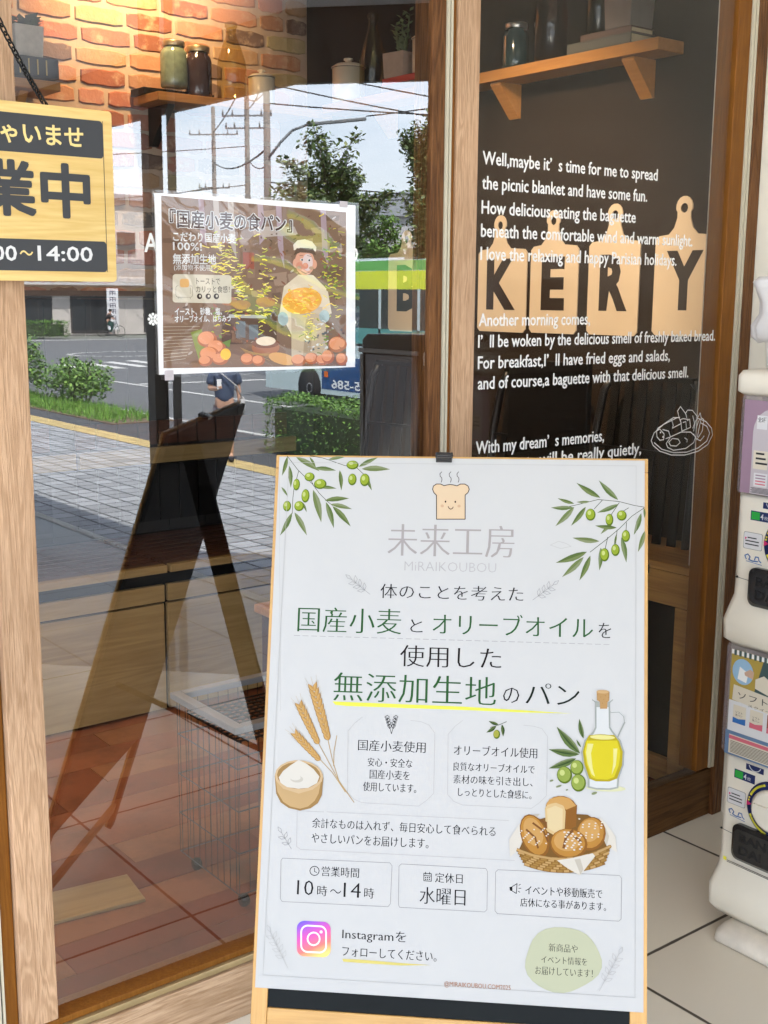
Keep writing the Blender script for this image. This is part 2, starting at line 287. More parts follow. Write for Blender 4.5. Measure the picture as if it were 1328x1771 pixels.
ART_SIGN = [('l','line_faint',0.5,[(0.9,815.7),
(20.6,425.5)]),
('l','stem',0.9,[(12.8,842.6),
(31.7,819.5),
(57.4,795.8),
(69.3,780.7),
(83.4,767.3),
(92.2,760.6)]),
('l','stem',0.9,[(51.3,843.1),
(72.0,839.8),
(85.8,835.5),
(110.0,827.3),
(130.5,823.4),
(141.1,814.0)]),
('l','stem',0.9,[(33.5,817.8),
(26.9,788.6),
(25.6,770.8),
(25.7,746.0)]),
('l','stem',0.9,[(59.6,792.5),
(52.9,806.0)]),
('f','leaf_a',(13.5,841.6),
(5.7,808.9),0.2),
('f','leaf_b',(17.0,826.2),
(21.4,789.2),0.2),
('f','leaf_c',(28.0,840.7),
(68.8,817.2),0.2),
('f','leaf_a',(50.7,841.0),
(61.7,823.9),0.2),
('f','leaf_b',(59.7,822.6),
(96.0,818.9),0.2),
('f','leaf_c',(82.4,837.2),
(109.5,841.6),0.2),
('f','leaf_a',(101.8,819.6),
(105.8,785.6),0.2),
('f','leaf_b',(133.2,825.5),
(164.5,841.5),0.2),
('f','leaf_c',(138.1,822.1),
(185.4,822.0),0.2),
('f','leaf_a',(141.0,814.7),
(156.2,786.3),0.2),
('f','leaf_b',(68.9,790.9),
(97.9,788.9),0.2),
('f','leaf_c',(58.8,786.3),
(74.7,732.2),0.2),
('f','leaf_a',(79.0,768.9),
(119.5,772.9),0.2),
('f','leaf_b',(81.1,766.2),
(95.7,723.2),0.2),
('f','leaf_c',(88.7,762.9),
(124.9,755.1),0.2),
('f','leaf_a',(92.2,759.6),
(123.6,726.4),0.2),
('f','leaf_b',(25.3,747.7),
(6.9,709.4),0.2),
('f','leaf_c',(29.4,748.4),
(51.8,710.2),0.2),
('f','leaf_a',(41.6,765.6),
(49.8,748.8),0.2),
('f','leaf_b',(5.6,790.0),
(17.3,774.1),0.2),
('e','olive_d',122.9,828.4,10.2,7.5,0),
('e','olive',122.2,829.5,8.4,6.2,0),
('e','olive_l',120.4,831.1,3.7,2.7,0),
('e','olive_d',123.4,804.2,7.1,9.9,0),
('e','olive',122.7,805.2,5.8,8.1,0),
('e','olive_l',121.0,806.9,2.6,3.6,0),
('e','olive_d',144.1,803.8,8.1,10.6,0),
('e','olive',143.4,804.8,6.7,8.7,0),
('e','olive_l',141.7,806.5,2.9,3.8,0),
('e','olive_d',52.1,807.7,8.5,7.5,0),
('e','olive',51.4,808.7,7.0,6.2,0),
('e','olive_l',49.6,810.4,3.1,2.7,0),
('e','olive_d',70.4,796.0,10.6,8.5,0),
('e','olive',69.6,797.0,8.7,7.0,0),
('e','olive_l',67.9,798.7,3.8,3.1,0),
('e','olive_d',30.8,794.5,5.8,9.9,0),
('e','olive',30.0,795.5,4.8,8.1,0),
('e','olive_l',28.2,797.2,2.1,3.6,0),
('e','olive_d',46.6,775.9,6.8,11.3,0),
('e','olive',45.9,776.9,5.6,9.2,0),
('e','olive_l',44.1,778.6,2.5,4.1,0),
('e','olive_d',16.6,758.4,6.8,8.9,0),
('e','olive',15.9,759.4,5.6,7.3,0),
('e','olive_l',14.1,761.1,2.5,3.2,0),
('e','olive_d',36.8,758.7,8.2,8.5,0),
('e','olive',36.0,759.7,6.7,7.0,0),
('e','olive_l',34.3,761.4,3.0,3.1,0),
('l','stem',0.9,[(593.5,765.8),
(577.2,768.5),
(554.3,774.2),
(521.4,777.1),
(488.5,768.2),
(465.4,762.7)]),
('l','stem',0.9,[(593.5,764.8),
(574.0,751.0),
(554.5,730.6),
(535.0,713.5),
(509.0,692.2)]),
('l','stem',0.9,[(528.0,776.5),
(515.0,761.8)]),
('l','stem',0.9,[(569.1,764.4),
(560.9,759.2)]),
('l','stem',0.9,[(565.9,740.8),
(565.0,727.4)]),
('l','stem',0.9,[(551.3,728.8),
(548.8,703.7)]),
('l','stem',0.9,[(536.6,716.8),
(532.5,696.7)]),
('l','stem',0.9,[(554.3,772.6),
(541.3,752.1)]),
('f','leaf_a',(524.7,779.9),
(486.5,803.7),0.2),
('f','leaf_b',(552.6,776.9),
(521.8,808.3),0.2),
('f','leaf_c',(508.3,773.5),
(486.8,772.5),0.2),
('f','leaf_a',(483.5,769.8),
(456.9,778.2),0.2),
('f','leaf_b',(482.0,763.7),
(446.5,762.8),0.2),
('f','leaf_c',(483.6,764.7),
(453.9,732.8),0.2),
('f','leaf_a',(501.7,765.0),
(478.6,733.9),0.2),
('f','leaf_b',(553.3,770.2),
(519.6,755.8),0.2),
('f','leaf_c',(545.3,743.8),
(525.1,721.3),0.2),
('f','leaf_a',(550.6,732.2),
(516.5,734.9),0.2),
('f','leaf_b',(588.7,756.3),
(577.1,720.9),0.2),
('f','leaf_c',(594.3,727.9),
(583.7,693.8),0.2),
('f','leaf_a',(550.0,721.1),
(546.8,704.3),0.2),
('f','leaf_b',(557.8,717.2),
(565.8,676.8),0.2),
('f','leaf_c',(523.6,709.9),
(481.2,714.8),0.2),
('f','leaf_a',(504.4,692.8),
(455.3,674.1),0.2),
('f','leaf_b',(525.9,699.9),
(523.9,663.3),0.2),
('f','leaf_c',(499.2,684.4),
(465.4,651.6),0.2),
('f','leaf_a',(509.7,686.9),
(492.7,646.6),0.2),
('f','leaf_b',(592.9,764.7),
(593.9,748.0),0.2),
('e','olive_d',509.4,752.3,7.9,9.8,0),
('e','olive',508.8,753.3,6.5,8.0,0),
('e','olive_l',507.4,755.3,2.8,3.5,0),
('e','olive_d',539.1,744.7,6.2,9.7,0),
('e','olive',538.4,745.7,5.1,8.0,0),
('e','olive_l',537.1,747.7,2.2,3.5,0),
('e','olive_d',558.3,751.8,7.8,8.4,0),
('e','olive',557.7,752.8,6.4,6.9,0),
('e','olive_l',556.3,754.8,2.8,3.0,0),
('e','olive_d',565.0,719.1,6.5,9.7,0),
('e','olive',564.4,720.0,5.3,7.9,0),
('e','olive_l',563.0,722.0,2.3,3.5,0),
('e','olive_d',548.8,696.4,6.8,9.7,0),
('e','olive',548.2,697.4,5.6,7.9,0),
('e','olive_l',546.8,699.3,2.5,3.5,0),
('e','olive_d',531.9,688.4,7.2,10.7,0),
('e','olive',531.2,689.4,5.9,8.8,0),
('e','olive_l',529.9,691.3,2.6,3.8,0),
('l','line_faint',0.6,[(446.3,702.4),
(459.5,708.7),
(471.0,705.5),
(479.3,701.0),
(462.9,697.0),
(446.3,702.4)]),
('p','bread_fill',[(262.3,780.1),
(257.9,784.4),
(255.7,789.8),
(256.9,795.2),
(261.8,798.6),
(268.5,798.7),
(274.2,796.1),
(278.5,797.2),
(284.1,798.2),
(290.1,797.3),
(295.2,796.0),
(300.7,799.1),
(308.0,799.2),
(313.1,796.0),
(315.2,790.6),
(313.3,785.2),
(308.8,781.1),
(309.7,741.7),
(263.4,740.9)]),
('l','ink_brown',1.3,[(262.3,780.1),
(257.9,784.4),
(255.7,789.8),
(256.9,795.2),
(261.8,798.6),
(268.5,798.7),
(274.2,796.1),
(278.5,797.2),
(284.1,798.2),
(290.1,797.3),
(295.2,796.0),
(300.7,799.1),
(308.0,799.2),
(313.1,796.0),
(315.2,790.6),
(313.3,785.2),
(308.8,781.1),
(309.7,741.7),
(263.4,740.9),
(262.3,780.1)]),
('l','ink_brown',0.9,[(270.0,819.0),
(267.0,815.6),
(267.5,811.5),
(270.2,808.9),
(270.6,805.5),
(269.4,801.4)]),
('l','ink_brown',0.9,[(284.9,819.2),
(282.0,815.8),
(282.5,811.7),
(285.2,809.0),
(285.6,805.7),
(284.4,801.6)]),
('l','ink_brown',0.9,[(297.6,819.3),
(294.7,815.9),
(295.1,811.9),
(297.8,809.2),
(298.2,805.8),
(297.0,801.8)]),
('e','ink_brown',277.2,769.9,1.3,1.7,0),
('e','ink_brown',293.1,769.8,1.3,1.7,0),
('e','blush',272.1,762.8,2.7,2.3,0),
('e','blush',299.3,762.9,2.6,2.3,0),
('l','ink_brown',1.2,[(281.7,761.9),
(283.5,758.9),
(286.2,757.6),
(288.8,759.0),
(290.0,761.4)]),
('t','silver','未来工房',185.2,389.5,680.5,731.9,'m'),
('t','silver_l','MiRAIKOUBOU',213.8,361.1,656.5,671.4,'thin'),
('t','ink','体のことを考えた',176.0,405.0,611.1,634.2,'m'),
('t','green','国産小麦',42.5,211.3,553.9,593.9,'m'),
('t','ink','と',225.9,245.9,557.8,578.1,'m'),
('t','green','オリーブオイル',262.0,514.8,556.7,589.6,'m'),
('t','ink','を',523.3,543.0,557.1,580.7,'m'),
('l','line_grey',0.6,[(37.6,547.1),
(47.0,547.1)]),
('l','line_grey',0.6,[(51.7,547.1),
(61.1,547.1)]),
('l','line_grey',0.6,[(65.9,547.1),
(75.2,547.1)]),
('l','line_grey',0.6,[(79.9,547.1),
(89.3,547.1)]),
('l','line_grey',0.6,[(94.0,547.1),
(103.3,547.1)]),
('l','line_grey',0.6,[(108.0,547.1),
(117.4,547.1)]),
('l','line_grey',0.6,[(122.0,547.1),
(131.3,547.1)]),
('l','line_grey',0.6,[(136.0,547.1),
(145.3,547.1)]),
('l','line_grey',0.6,[(150.0,547.1),
(159.3,547.1)]),
('l','line_grey',0.6,[(163.9,547.1),
(173.2,547.1)]),
('l','line_grey',0.6,[(177.8,547.1),
(187.1,547.1)]),
('l','line_grey',0.6,[(191.7,547.1),
(200.9,547.1)]),
('l','line_grey',0.6,[(205.6,547.1),
(214.8,547.1)]),
('l','line_grey',0.6,[(219.4,547.1),
(228.6,547.1)]),
('l','line_grey',0.6,[(233.2,547.1),
(242.4,547.1)]),
('l','line_grey',0.6,[(247.0,547.1),
(256.2,547.1)]),
('l','line_grey',0.6,[(260.8,547.1),
(270.0,547.1)]),
('l','line_grey',0.6,[(274.5,547.1),
(283.7,547.1)]),
('l','line_grey',0.6,[(288.3,547.1),
(297.4,547.1)]),
('l','line_grey',0.6,[(302.0,547.1),
(311.1,547.1)]),
('l','line_grey',0.6,[(315.6,547.1),
(324.7,547.1)]),
('l','line_grey',0.6,[(329.3,547.1),
(338.4,547.1)]),
('l','line_grey',0.6,[(342.9,547.1),
(352.0,547.1)]),
('l','line_grey',0.6,[(356.5,547.1),
(365.6,547.1)]),
('l','line_grey',0.6,[(370.1,547.1),
(379.1,547.1)]),
('l','line_grey',0.6,[(383.7,547.1),
(392.7,547.1)]),
('l','line_grey',0.6,[(397.2,547.1),
(406.2,547.1)]),
('l','line_grey',0.6,[(410.7,547.1),
(419.7,547.1)]),
('l','line_grey',0.6,[(424.2,547.1),
(433.2,547.1)]),
('l','line_grey',0.6,[(437.7,547.1),
(446.6,547.1)]),
('l','line_grey',0.6,[(451.1,547.1),
(460.0,547.1)]),
('l','line_grey',0.6,[(464.5,547.1),
(473.5,547.1)]),
('l','line_grey',0.6,[(477.9,547.1),
(486.8,547.1)]),
('l','line_grey',0.6,[(491.3,547.1),
(500.2,547.1)]),
('l','line_grey',0.6,[(504.7,547.1),
(513.5,547.1)]),
('l','line_grey',0.6,[(518.0,547.1),
(526.9,547.1)]),
('l','line_grey',0.6,[(531.3,547.1),
(540.1,547.1)]),
('t','ink2','使用した',211.1,372.1,503.2,536.9,'m'),
('t','green','無添加生地',105.6,364.9,445.9,490.4,'m'),
('t','ink','の',375.9,401.3,451.6,475.0,'m'),
('t','ink_green','パン',411.1,494.7,451.2,483.4,'m'),
('p','yellow',[(104.6,444.0),
(128.0,443.9),
(312.7,443.1),
(403.4,440.9),
(484.2,438.4),
(403.5,437.3),
(312.8,437.7),
(128.2,437.5),
(109.5,438.7)]),
('t','ink','国産小麦使用',148.6,255.9,368.8,385.8,'m'),
('t','ink','安心・安全な',164.8,235.6,344.9,358.3,'m'),
('t','ink','国産小麦を',168.7,232.1,325.7,340.0,'m'),
('t','ink','使用しています。',158.8,243.1,306.3,320.6,'m'),
('t','ink','オリーブオイル使用',300.6,430.5,367.4,383.4,'m'),
('t','ink','良質なオリーブオイルで',300.4,426.9,343.6,356.9,'m'),
('t','ink','素材の味を引き出し、',300.8,424.1,324.1,337.4,'m'),
('t','ink','しっとりとした食感に。',308.6,422.6,304.8,318.0,'m'),
('t','ink','余計なものは入れず、毎日安心して食べられる',79.8,368.3,246.1,261.1,'m'),
('t','ink','やさしいパンをお届けします。',79.8,264.6,222.9,237.9,'m'),
('l','line_grey',0.7,[(34.9,197.2),
(204.8,198.5),
(208.6,194.4),
(207.7,136.8),
(204.2,132.3),
(37.0,131.2),
(34.0,135.4),
(32.3,193.5),
(34.9,197.2)]),
('l','line_grey',0.7,[(223.0,197.7),
(354.2,197.3),
(357.0,193.1),
(357.3,136.2),
(353.8,132.6),
(222.3,132.4),
(220.4,136.6),
(219.5,194.0),
(223.0,197.7)]),
('l','line_grey',0.7,[(373.0,196.5),
(557.5,197.2),
(561.0,193.1),
(560.4,133.6),
(557.0,130.0),
(373.3,131.1),
(369.7,135.1),
(369.5,192.9),
(373.0,196.5)]),
('l','line_faint',0.6,[(97.6,271.2),
(54.8,271.1),
(56.3,216.0),
(63.0,211.9),
(398.4,211.6)]),
('l','line_faint',0.6,[(102.2,271.5),
(388.5,271.2)]),
('l','line_faint',0.6,[(154.0,421.1),
(142.3,411.6),
(131.6,398.5),
(134.2,303.2),
(144.8,293.0),
(157.8,288.2),
(247.5,286.8),
(260.0,296.2),
(270.6,307.3),
(269.9,400.1),
(260.4,412.4),
(247.4,417.3),
(230.9,418.5)]),
('l','line_faint',0.6,[(313.2,421.5),
(301.6,412.1),
(290.9,399.1),
(292.4,306.5),
(302.6,296.3),
(315.4,291.6),
(422.9,291.1),
(435.2,300.4),
(445.7,311.4),
(446.3,401.4),
(437.1,413.5),
(424.5,416.6),
(408.3,417.8)]),
('t','ink','営業時間',98.0,157.1,173.2,188.1,'m'),
('t','ink','10',60.0,85.8,143.2,165.1,'m'),
('t','ink','時',92.0,107.9,142.9,158.6,'m'),
('t','ink','～',112.5,129.9,147.9,154.0,'m'),
('t','ink','14',133.9,160.8,143.4,165.2,'m'),
('t','ink','時',166.4,181.8,143.3,159.0,'m'),
('l','ink',1,[(93.9,180.7),
(93.0,177.2),
(90.4,174.4),
(86.8,173.3),
(83.1,174.1),
(80.3,176.5),
(79.1,180.0),
(80.0,183.5),
(82.6,186.2),
(86.2,187.4),
(89.9,186.6),
(92.7,184.2),
(93.9,180.7)]),
('l','ink',0.9,[(86.3,184.7),
(86.5,179.5),
(90.3,177.9)]),
('t','ink','定休日',276.4,318.9,172.8,187.5,'m'),
('t','ink','水曜日',253.2,324.0,139.9,164.9,'m'),
('l','ink',0.9,[(258.6,185.5),
(270.3,185.2),
(270.6,174.0),
(258.9,174.2),
(258.6,185.5)]),
('l','ink',0.9,[(258.7,182.0),
(270.4,181.8)]),
('e','ink',261.5,179.1,0.9,0.9,0),
('e','ink',261.6,176.4,0.9,0.9,0),
('e','ink',264.5,179.3,0.9,0.9,0),
('e','ink',264.6,176.5,0.9,0.9,0),
('e','ink',267.6,179.5,0.9,0.9,0),
('e','ink',267.7,176.7,0.9,0.9,0),
('l','ink',0.9,[(261.2,187.4),
(261.3,183.9)]),
('l','ink',0.9,[(267.5,187.7),
(267.6,184.2)]),
('t','ink','イベントや移動販売で',415.6,532.0,161.7,175.4,'m'),
('t','ink','店休になる事があります。',408.3,537.8,143.7,156.5,'m'),
('p','ink',[(391.2,171.5),
(395.6,172.6),
(395.7,165.7),
(392.1,166.4)]),
('l','ink',0.9,[(395.6,172.6),
(402.6,177.3),
(401.9,162.6),
(395.7,165.7)]),
('l','ink',0.8,[(405.3,174.8),
(407.9,176.7)]),
('l','ink',0.8,[(405.3,170.5),
(408.9,170.7)]),
('l','ink',0.8,[(404.5,166.2),
(407.2,164.6)]),
('p','insta',[(103.4,104.4),
(107.1,104.1),
(110.4,102.7),
(113.2,100.3),
(115.0,97.3),
(115.7,93.8),
(116.9,63.2),
(116.5,59.7),
(114.9,56.5),
(112.4,53.8),
(109.2,52.1),
(105.6,51.3),
(75.9,51.0),
(72.2,51.3),
(68.9,52.7),
(66.1,55.1),
(64.3,58.1),
(63.6,61.5),
(62.2,92.3),
(62.6,95.8),
(64.2,99.0),
(66.7,101.7),
(70.0,103.5),
(73.6,104.2)]),
('l','white',2.6,[(98.2,97.3),
(101.3,97.1),
(104.2,95.9),
(106.5,93.9),
(108.0,91.3),
(108.6,88.4),
(109.4,68.1),
(109.1,65.1),
(107.7,62.4),
(105.6,60.2),
(102.9,58.7),
(99.8,58.0),
(80.6,57.8),
(77.5,58.1),
(74.7,59.3),
(72.4,61.3),
(70.8,63.8),
(70.2,66.8),
(69.3,87.1),
(69.7,90.1),
(71.0,92.8),
(73.1,95.0),
(75.9,96.6),
(79.0,97.2),
(98.2,97.3)]),
('l','white',2.6,[(99.0,78.4),
(98.4,74.7),
(96.4,71.5),
(93.4,69.3),
(89.8,68.3),
(86.1,68.9),
(82.9,70.7),
(80.7,73.7),
(79.8,77.3),
(80.4,81.0),
(82.3,84.2),
(85.4,86.4),
(89.0,87.4),
(92.7,86.9),
(95.9,85.0),
(98.1,82.0),
(99.0,78.4)]),
('e','white',100.8,88.9,2.4,2.3,0),
('t','ink','Instagramを',134.2,234.0,77.4,96.3,'m'),
('t','ink','フォローしてください。',135.1,281.7,55.0,69.5,'m'),
('p','yellow_o',[(135.6,50.7),
(160.9,51.3),
(224.0,49.9),
(273.2,49.3),
(224.1,46.0),
(161.1,46.2),
(137.5,46.5)]),
('t','orange','@MIRAIKOUBOU.COM2025',294.3,395.6,18.0,27.3,'s'),
('p','pale_lime',[(532.0,72.1),
(532.1,60.9),
(527.2,50.2),
(518.3,41.6),
(508.0,34.8),
(497.6,28.9),
(486.4,23.6),
(474.0,20.4),
(461.1,20.6),
(449.0,23.8),
(438.0,28.9),
(428.0,35.5),
(420.4,44.1),
(416.8,54.5),
(417.3,65.4),
(420.1,75.8),
(423.4,85.9),
(427.9,96.2),
(435.6,105.8),
(446.8,112.6),
(459.8,115.8),
(472.9,116.5),
(485.5,115.7),
(497.7,113.2),
(508.6,108.1),
(517.0,100.6),
(523.2,91.8),
(528.3,82.4)]),
('t','ink','新商品や',452.3,495.8,80.1,91.9,'m'),
('t','ink','イベント情報を',441.2,509.8,62.5,73.5,'m'),
('t','ink','お届けしています！',432.3,518.6,45.5,57.2,'m'),
('l','line_grey',0.6,[(159.3,616.6),
(128.2,640.2)]),
('l','line_grey',0.55,[(150.6,623.2),
(152.5,629.6),
(149.1,635.3),
(147.1,629.0),
(150.6,623.2)]),
('l','line_grey',0.55,[(150.6,623.2),
(144.1,625.0),
(138.5,621.5),
(144.9,619.7),
(150.6,623.2)]),
('l','line_grey',0.55,[(143.1,628.9),
(145.0,635.2),
(141.6,641.0),
(139.7,634.6),
(143.1,628.9)]),
('l','line_grey',0.55,[(143.1,628.9),
(136.6,630.7),
(131.0,627.2),
(137.5,625.4),
(143.1,628.9)]),
('l','line_grey',0.55,[(135.7,634.6),
(137.6,640.9),
(134.1,646.7),
(132.2,640.3),
(135.7,634.6)]),
('l','line_grey',0.55,[(135.7,634.6),
(129.2,636.4),
(123.5,632.8),
(130.0,631.0),
(135.7,634.6)]),
('l','line_grey',0.55,[(128.2,640.2),
(124.9,646.1),
(118.3,647.7),
(121.6,641.9),
(128.2,640.2)]),
('l','line_grey',0.6,[(419.7,613.8),
(451.2,638.5)]),
('l','line_grey',0.55,[(428.5,620.7),
(434.0,617.3),
(440.2,619.1),
(434.8,622.5),
(428.5,620.7)]),
('l','line_grey',0.55,[(428.5,620.7),
(431.8,626.4),
(429.9,632.6),
(426.6,626.9),
(428.5,620.7)]),
('l','line_grey',0.55,[(436.1,626.6),
(441.6,623.2),
(447.8,625.0),
(442.3,628.4),
(436.1,626.6)]),
('l','line_grey',0.55,[(436.1,626.6),
(439.4,632.3),
(437.5,638.5),
(434.2,632.8),
(436.1,626.6)]),
('l','line_grey',0.55,[(443.7,632.5),
(449.1,629.1),
(455.4,630.9),
(449.9,634.3),
(443.7,632.5)]),
('l','line_grey',0.55,[(443.7,632.5),
(447.0,638.2),
(445.1,644.4),
(441.8,638.8),
(443.7,632.5)]),
('l','line_grey',0.55,[(451.2,638.5),
(457.5,640.1),
(460.6,645.8),
(454.4,644.2),
(451.2,638.5)]),
('l','line_grey',0.6,[(48.2,212.0),
(31.3,236.1)]),
('l','line_grey',0.55,[(43.4,218.8),
(47.0,223.5),
(45.8,229.2),
(42.2,224.5),
(43.4,218.8)]),
('l','line_grey',0.55,[(43.4,218.8),
(38.4,222.0),
(32.5,220.6),
(37.5,217.4),
(43.4,218.8)]),
('l','line_grey',0.55,[(37.4,227.4),
(40.9,232.2),
(39.7,237.9),
(36.1,233.1),
(37.4,227.4)]),
('l','line_grey',0.55,[(37.4,227.4),
(32.3,230.7),
(26.4,229.3),
(31.4,226.1),
(37.4,227.4)]),
('l','line_grey',0.55,[(31.3,236.1),
(30.2,241.9),
(25.0,245.0),
(26.1,239.2),
(31.3,236.1)]),
('l','line_faint',0.6,[(50.7,31.9),
(20.7,84.0)]),
('l','line_faint',0.55,[(42.3,46.4),
(46.9,51.5),
(46.2,58.1),
(41.6,53.0),
(42.3,46.4)]),
('l','line_faint',0.55,[(42.3,46.4),
(36.9,50.6),
(30.0,49.5),
(35.4,45.4),
(42.3,46.4)]),
('l','line_faint',0.55,[(36.9,55.8),
(41.6,60.9),
(40.8,67.4),
(36.2,62.4),
(36.9,55.8)]),
('l','line_faint',0.55,[(36.9,55.8),
(31.5,59.9),
(24.6,58.9),
(30.0,54.8),
(36.9,55.8)]),
('l','line_faint',0.55,[(31.5,65.2),
(36.2,70.2),
(35.4,76.8),
(30.8,71.8),
(31.5,65.2)]),
('l','line_faint',0.55,[(31.5,65.2),
(26.1,69.3),
(19.2,68.3),
(24.6,64.2),
(31.5,65.2)]),
('l','line_faint',0.55,[(26.1,74.6),
(30.8,79.6),
(30.0,86.2),
(25.4,81.2),
(26.1,74.6)]),
('l','line_faint',0.55,[(26.1,74.6),
(20.7,78.7),
(13.7,77.7),
(19.2,73.6),
(26.1,74.6)]),
('l','line_faint',0.55,[(20.7,84.0),
(20.1,90.6),
(14.6,94.6),
(15.1,88.0),
(20.7,84.0)]),
('l','line_faint',0.6,[(528.3,26.7),
(557.2,82.0)]),
('l','line_faint',0.55,[(536.4,42.1),
(542.9,41.7),
(547.9,46.1),
(541.4,46.5),
(536.4,42.1)]),
('l','line_faint',0.55,[(536.4,42.1),
(537.0,48.5),
(532.6,53.1),
(532.0,46.7),
(536.4,42.1)]),
('l','line_faint',0.55,[(541.6,52.1),
(548.1,51.6),
(553.1,56.0),
(546.6,56.5),
(541.6,52.1)]),
('l','line_faint',0.55,[(541.6,52.1),
(542.2,58.5),
(537.8,63.0),
(537.2,56.6),
(541.6,52.1)]),
('l','line_faint',0.55,[(546.8,62.0),
(553.3,61.6),
(558.3,66.0),
(551.8,66.4),
(546.8,62.0)]),
('l','line_faint',0.55,[(546.8,62.0),
(547.4,68.5),
(543.0,73.0),
(542.4,66.6),
(546.8,62.0)]),
('l','line_faint',0.55,[(552.0,72.0),
(558.5,71.5),
(563.5,75.9),
(557.0,76.4),
(552.0,72.0)]),
('l','line_faint',0.55,[(552.0,72.0),
(552.6,78.4),
(548.2,83.0),
(547.6,76.5),
(552.0,72.0)]),
('l','line_faint',0.55,[(557.2,82.0),
(562.4,86.2),
(562.8,92.7),
(557.7,88.4),
(557.2,82.0)]),
('l','line_faint',0.6,[(16.7,831.4),
(580.5,832.2),
(581.5,20.8),
(11.8,19.3),
(16.7,831.4)]),
('l','ink',0.7,[(201.1,396.6),
(192.9,422.5)]),
('l','ink',0.7,[(198.1,404.6),
(194.3,409.0),
(198.3,411.9)]),
('l','ink',0.7,[(198.1,404.6),
(201.6,409.3),
(198.3,411.9)]),
('l','ink',0.7,[(196.6,409.1),
(192.7,413.5),
(196.8,416.4)]),
('l','ink',0.7,[(196.6,409.1),
(200.1,413.8),
(196.8,416.4)]),
('l','ink',0.7,[(195.0,413.6),
(191.2,418.0),
(195.3,420.8)]),
('l','ink',0.7,[(195.0,413.6),
(198.6,418.2),
(195.3,420.8)]),
('l','ink',0.7,[(193.5,418.0),
(189.7,422.4),
(193.7,425.3)]),
('l','ink',0.7,[(193.5,418.0),
(197.1,422.7),
(193.7,425.3)]),
('l','ink',0.7,[(201.1,396.6),
(207.7,423.1)]),
('l','ink',0.7,[(203.6,404.8),
(199.8,409.2),
(203.9,412.1)]),
('l','ink',0.7,[(203.6,404.8),
(207.2,409.5),
(203.9,412.1)]),
('l','ink',0.7,[(204.9,409.4),
(201.0,413.8),
(205.1,416.7)]),
('l','ink',0.7,[(204.9,409.4),
(208.4,414.1),
(205.1,416.7)]),
('l','ink',0.7,[(206.1,414.0),
(202.3,418.4),
(206.3,421.2)]),
('l','ink',0.7,[(206.1,414.0),
(209.7,418.6),
(206.3,421.2)]),
('l','ink',0.7,[(207.3,418.5),
(203.5,422.9),
(207.6,425.8)]),
('l','ink',0.7,[(207.3,418.5),
(210.9,423.2),
(207.6,425.8)]),
('l','stem',0.8,[(382.1,422.2),
(369.6,416.4),
(357.0,412.3)]),
('f','leaf_d',(369.6,417.3),
(354.1,422.1),0.3),
('f','leaf_d',(366.0,414.5),
(350.8,404.1),0.3),
('f','leaf_d',(375.0,417.5),
(377.1,398.8),0.3),
('e','olive_d',367.1,402.0,5.4,7.1,0),
('e','olive_o',366.2,402.9,4.2,5.7,0),
('l','wheat_l',1.1,[(99.0,386.3),
(108.1,352.6),
(119.7,320.5),
(141.4,292.8)]),
('l','wheat_l',1.1,[(83.6,379.4),
(103.1,347.4),
(122.5,315.7),
(145.4,288.0)]),
('l','wheat_l',1.1,[(87.3,353.1),
(108.9,332.6),
(130.7,303.5)]),
('l','wheat_l',1.1,[(113.9,390.7),
(110.2,365.3),
(110.6,342.7)]),
('l','wheat_l',0.4,[(71.5,470.6),
(68.1,481.6)]),
('f','wheat_d',(75.3,459.4),
(77.8,474.7),0.44),
('f','wheat',(75.3,459.7),
(77.3,474.6),0.36),
('l','wheat_l',0.3,[(77.3,474.6),
(76.5,485.1)]),
('f','wheat_d',(75.3,459.4),
(63.8,470.3),0.44),
('f','wheat',(75.3,459.7),
(64.3,470.5),0.36),
('l','wheat_l',0.3,[(64.3,470.5),
(58.5,479.5)]),
('f','wheat_d',(78.2,450.8),
(81.2,466.3),0.44),
('f','wheat',(78.2,451.1),
(80.7,466.1),0.36),
('l','wheat_l',0.3,[(80.7,466.1),
(79.9,476.7)]),
('f','wheat_d',(78.2,450.8),
(66.2,461.6),0.44),
('f','wheat',(78.2,451.1),
(66.7,461.7),0.36),
('l','wheat_l',0.3,[(66.7,461.7),
(60.9,470.7)]),
('f','wheat_d',(81.1,442.2),
(84.5,457.8),0.44),
('f','wheat',(81.0,442.5),
(84.0,457.6),0.36),
('l','wheat_l',0.3,[(84.0,457.6),
(83.2,468.2)]),
('f','wheat_d',(81.1,442.2),
(68.8,452.9),0.44),
('f','wheat',(81.0,442.5),
(69.3,453.0),0.36),
('l','wheat_l',0.3,[(69.3,453.0),
(63.5,462.0)]),
('f','wheat_d',(83.9,433.7),
(87.5,449.3),0.44),
('f','wheat',(83.9,433.9),
(87.0,449.1),0.36),
('l','wheat_l',0.3,[(87.0,449.1),
(86.2,459.6)]),
('f','wheat_d',(83.9,433.7),
(71.6,444.2),0.44),
('f','wheat',(83.9,433.9),
(72.1,444.4),0.36),
('l','wheat_l',0.3,[(72.1,444.4),
(66.3,453.3)]),
('f','wheat_d',(86.8,425.1),
(90.3,440.7),0.44),
('f','wheat',(86.8,425.4),
(89.8,440.5),0.36),
('f','wheat_d',(86.8,425.1),
(74.6,435.7),0.44),
('f','wheat',(86.8,425.4),
(75.1,435.8),0.36),
('f','wheat_d',(89.7,416.6),
(92.9,432.0),0.44),
('f','wheat',(89.7,416.8),
(92.4,431.9),0.36),
('f','wheat_d',(89.7,416.6),
(77.7,427.2),0.44),
('f','wheat',(89.7,416.8),
(78.2,427.4),0.36),
('f','wheat_d',(92.6,408.0),
(95.3,423.3),0.44),
('f','wheat',(92.6,408.3),
(94.8,423.2),0.36),
('f','wheat_d',(92.6,408.0),
(81.1,418.8),0.44),
('f','wheat',(92.6,408.3),
(81.6,419.0),0.36),
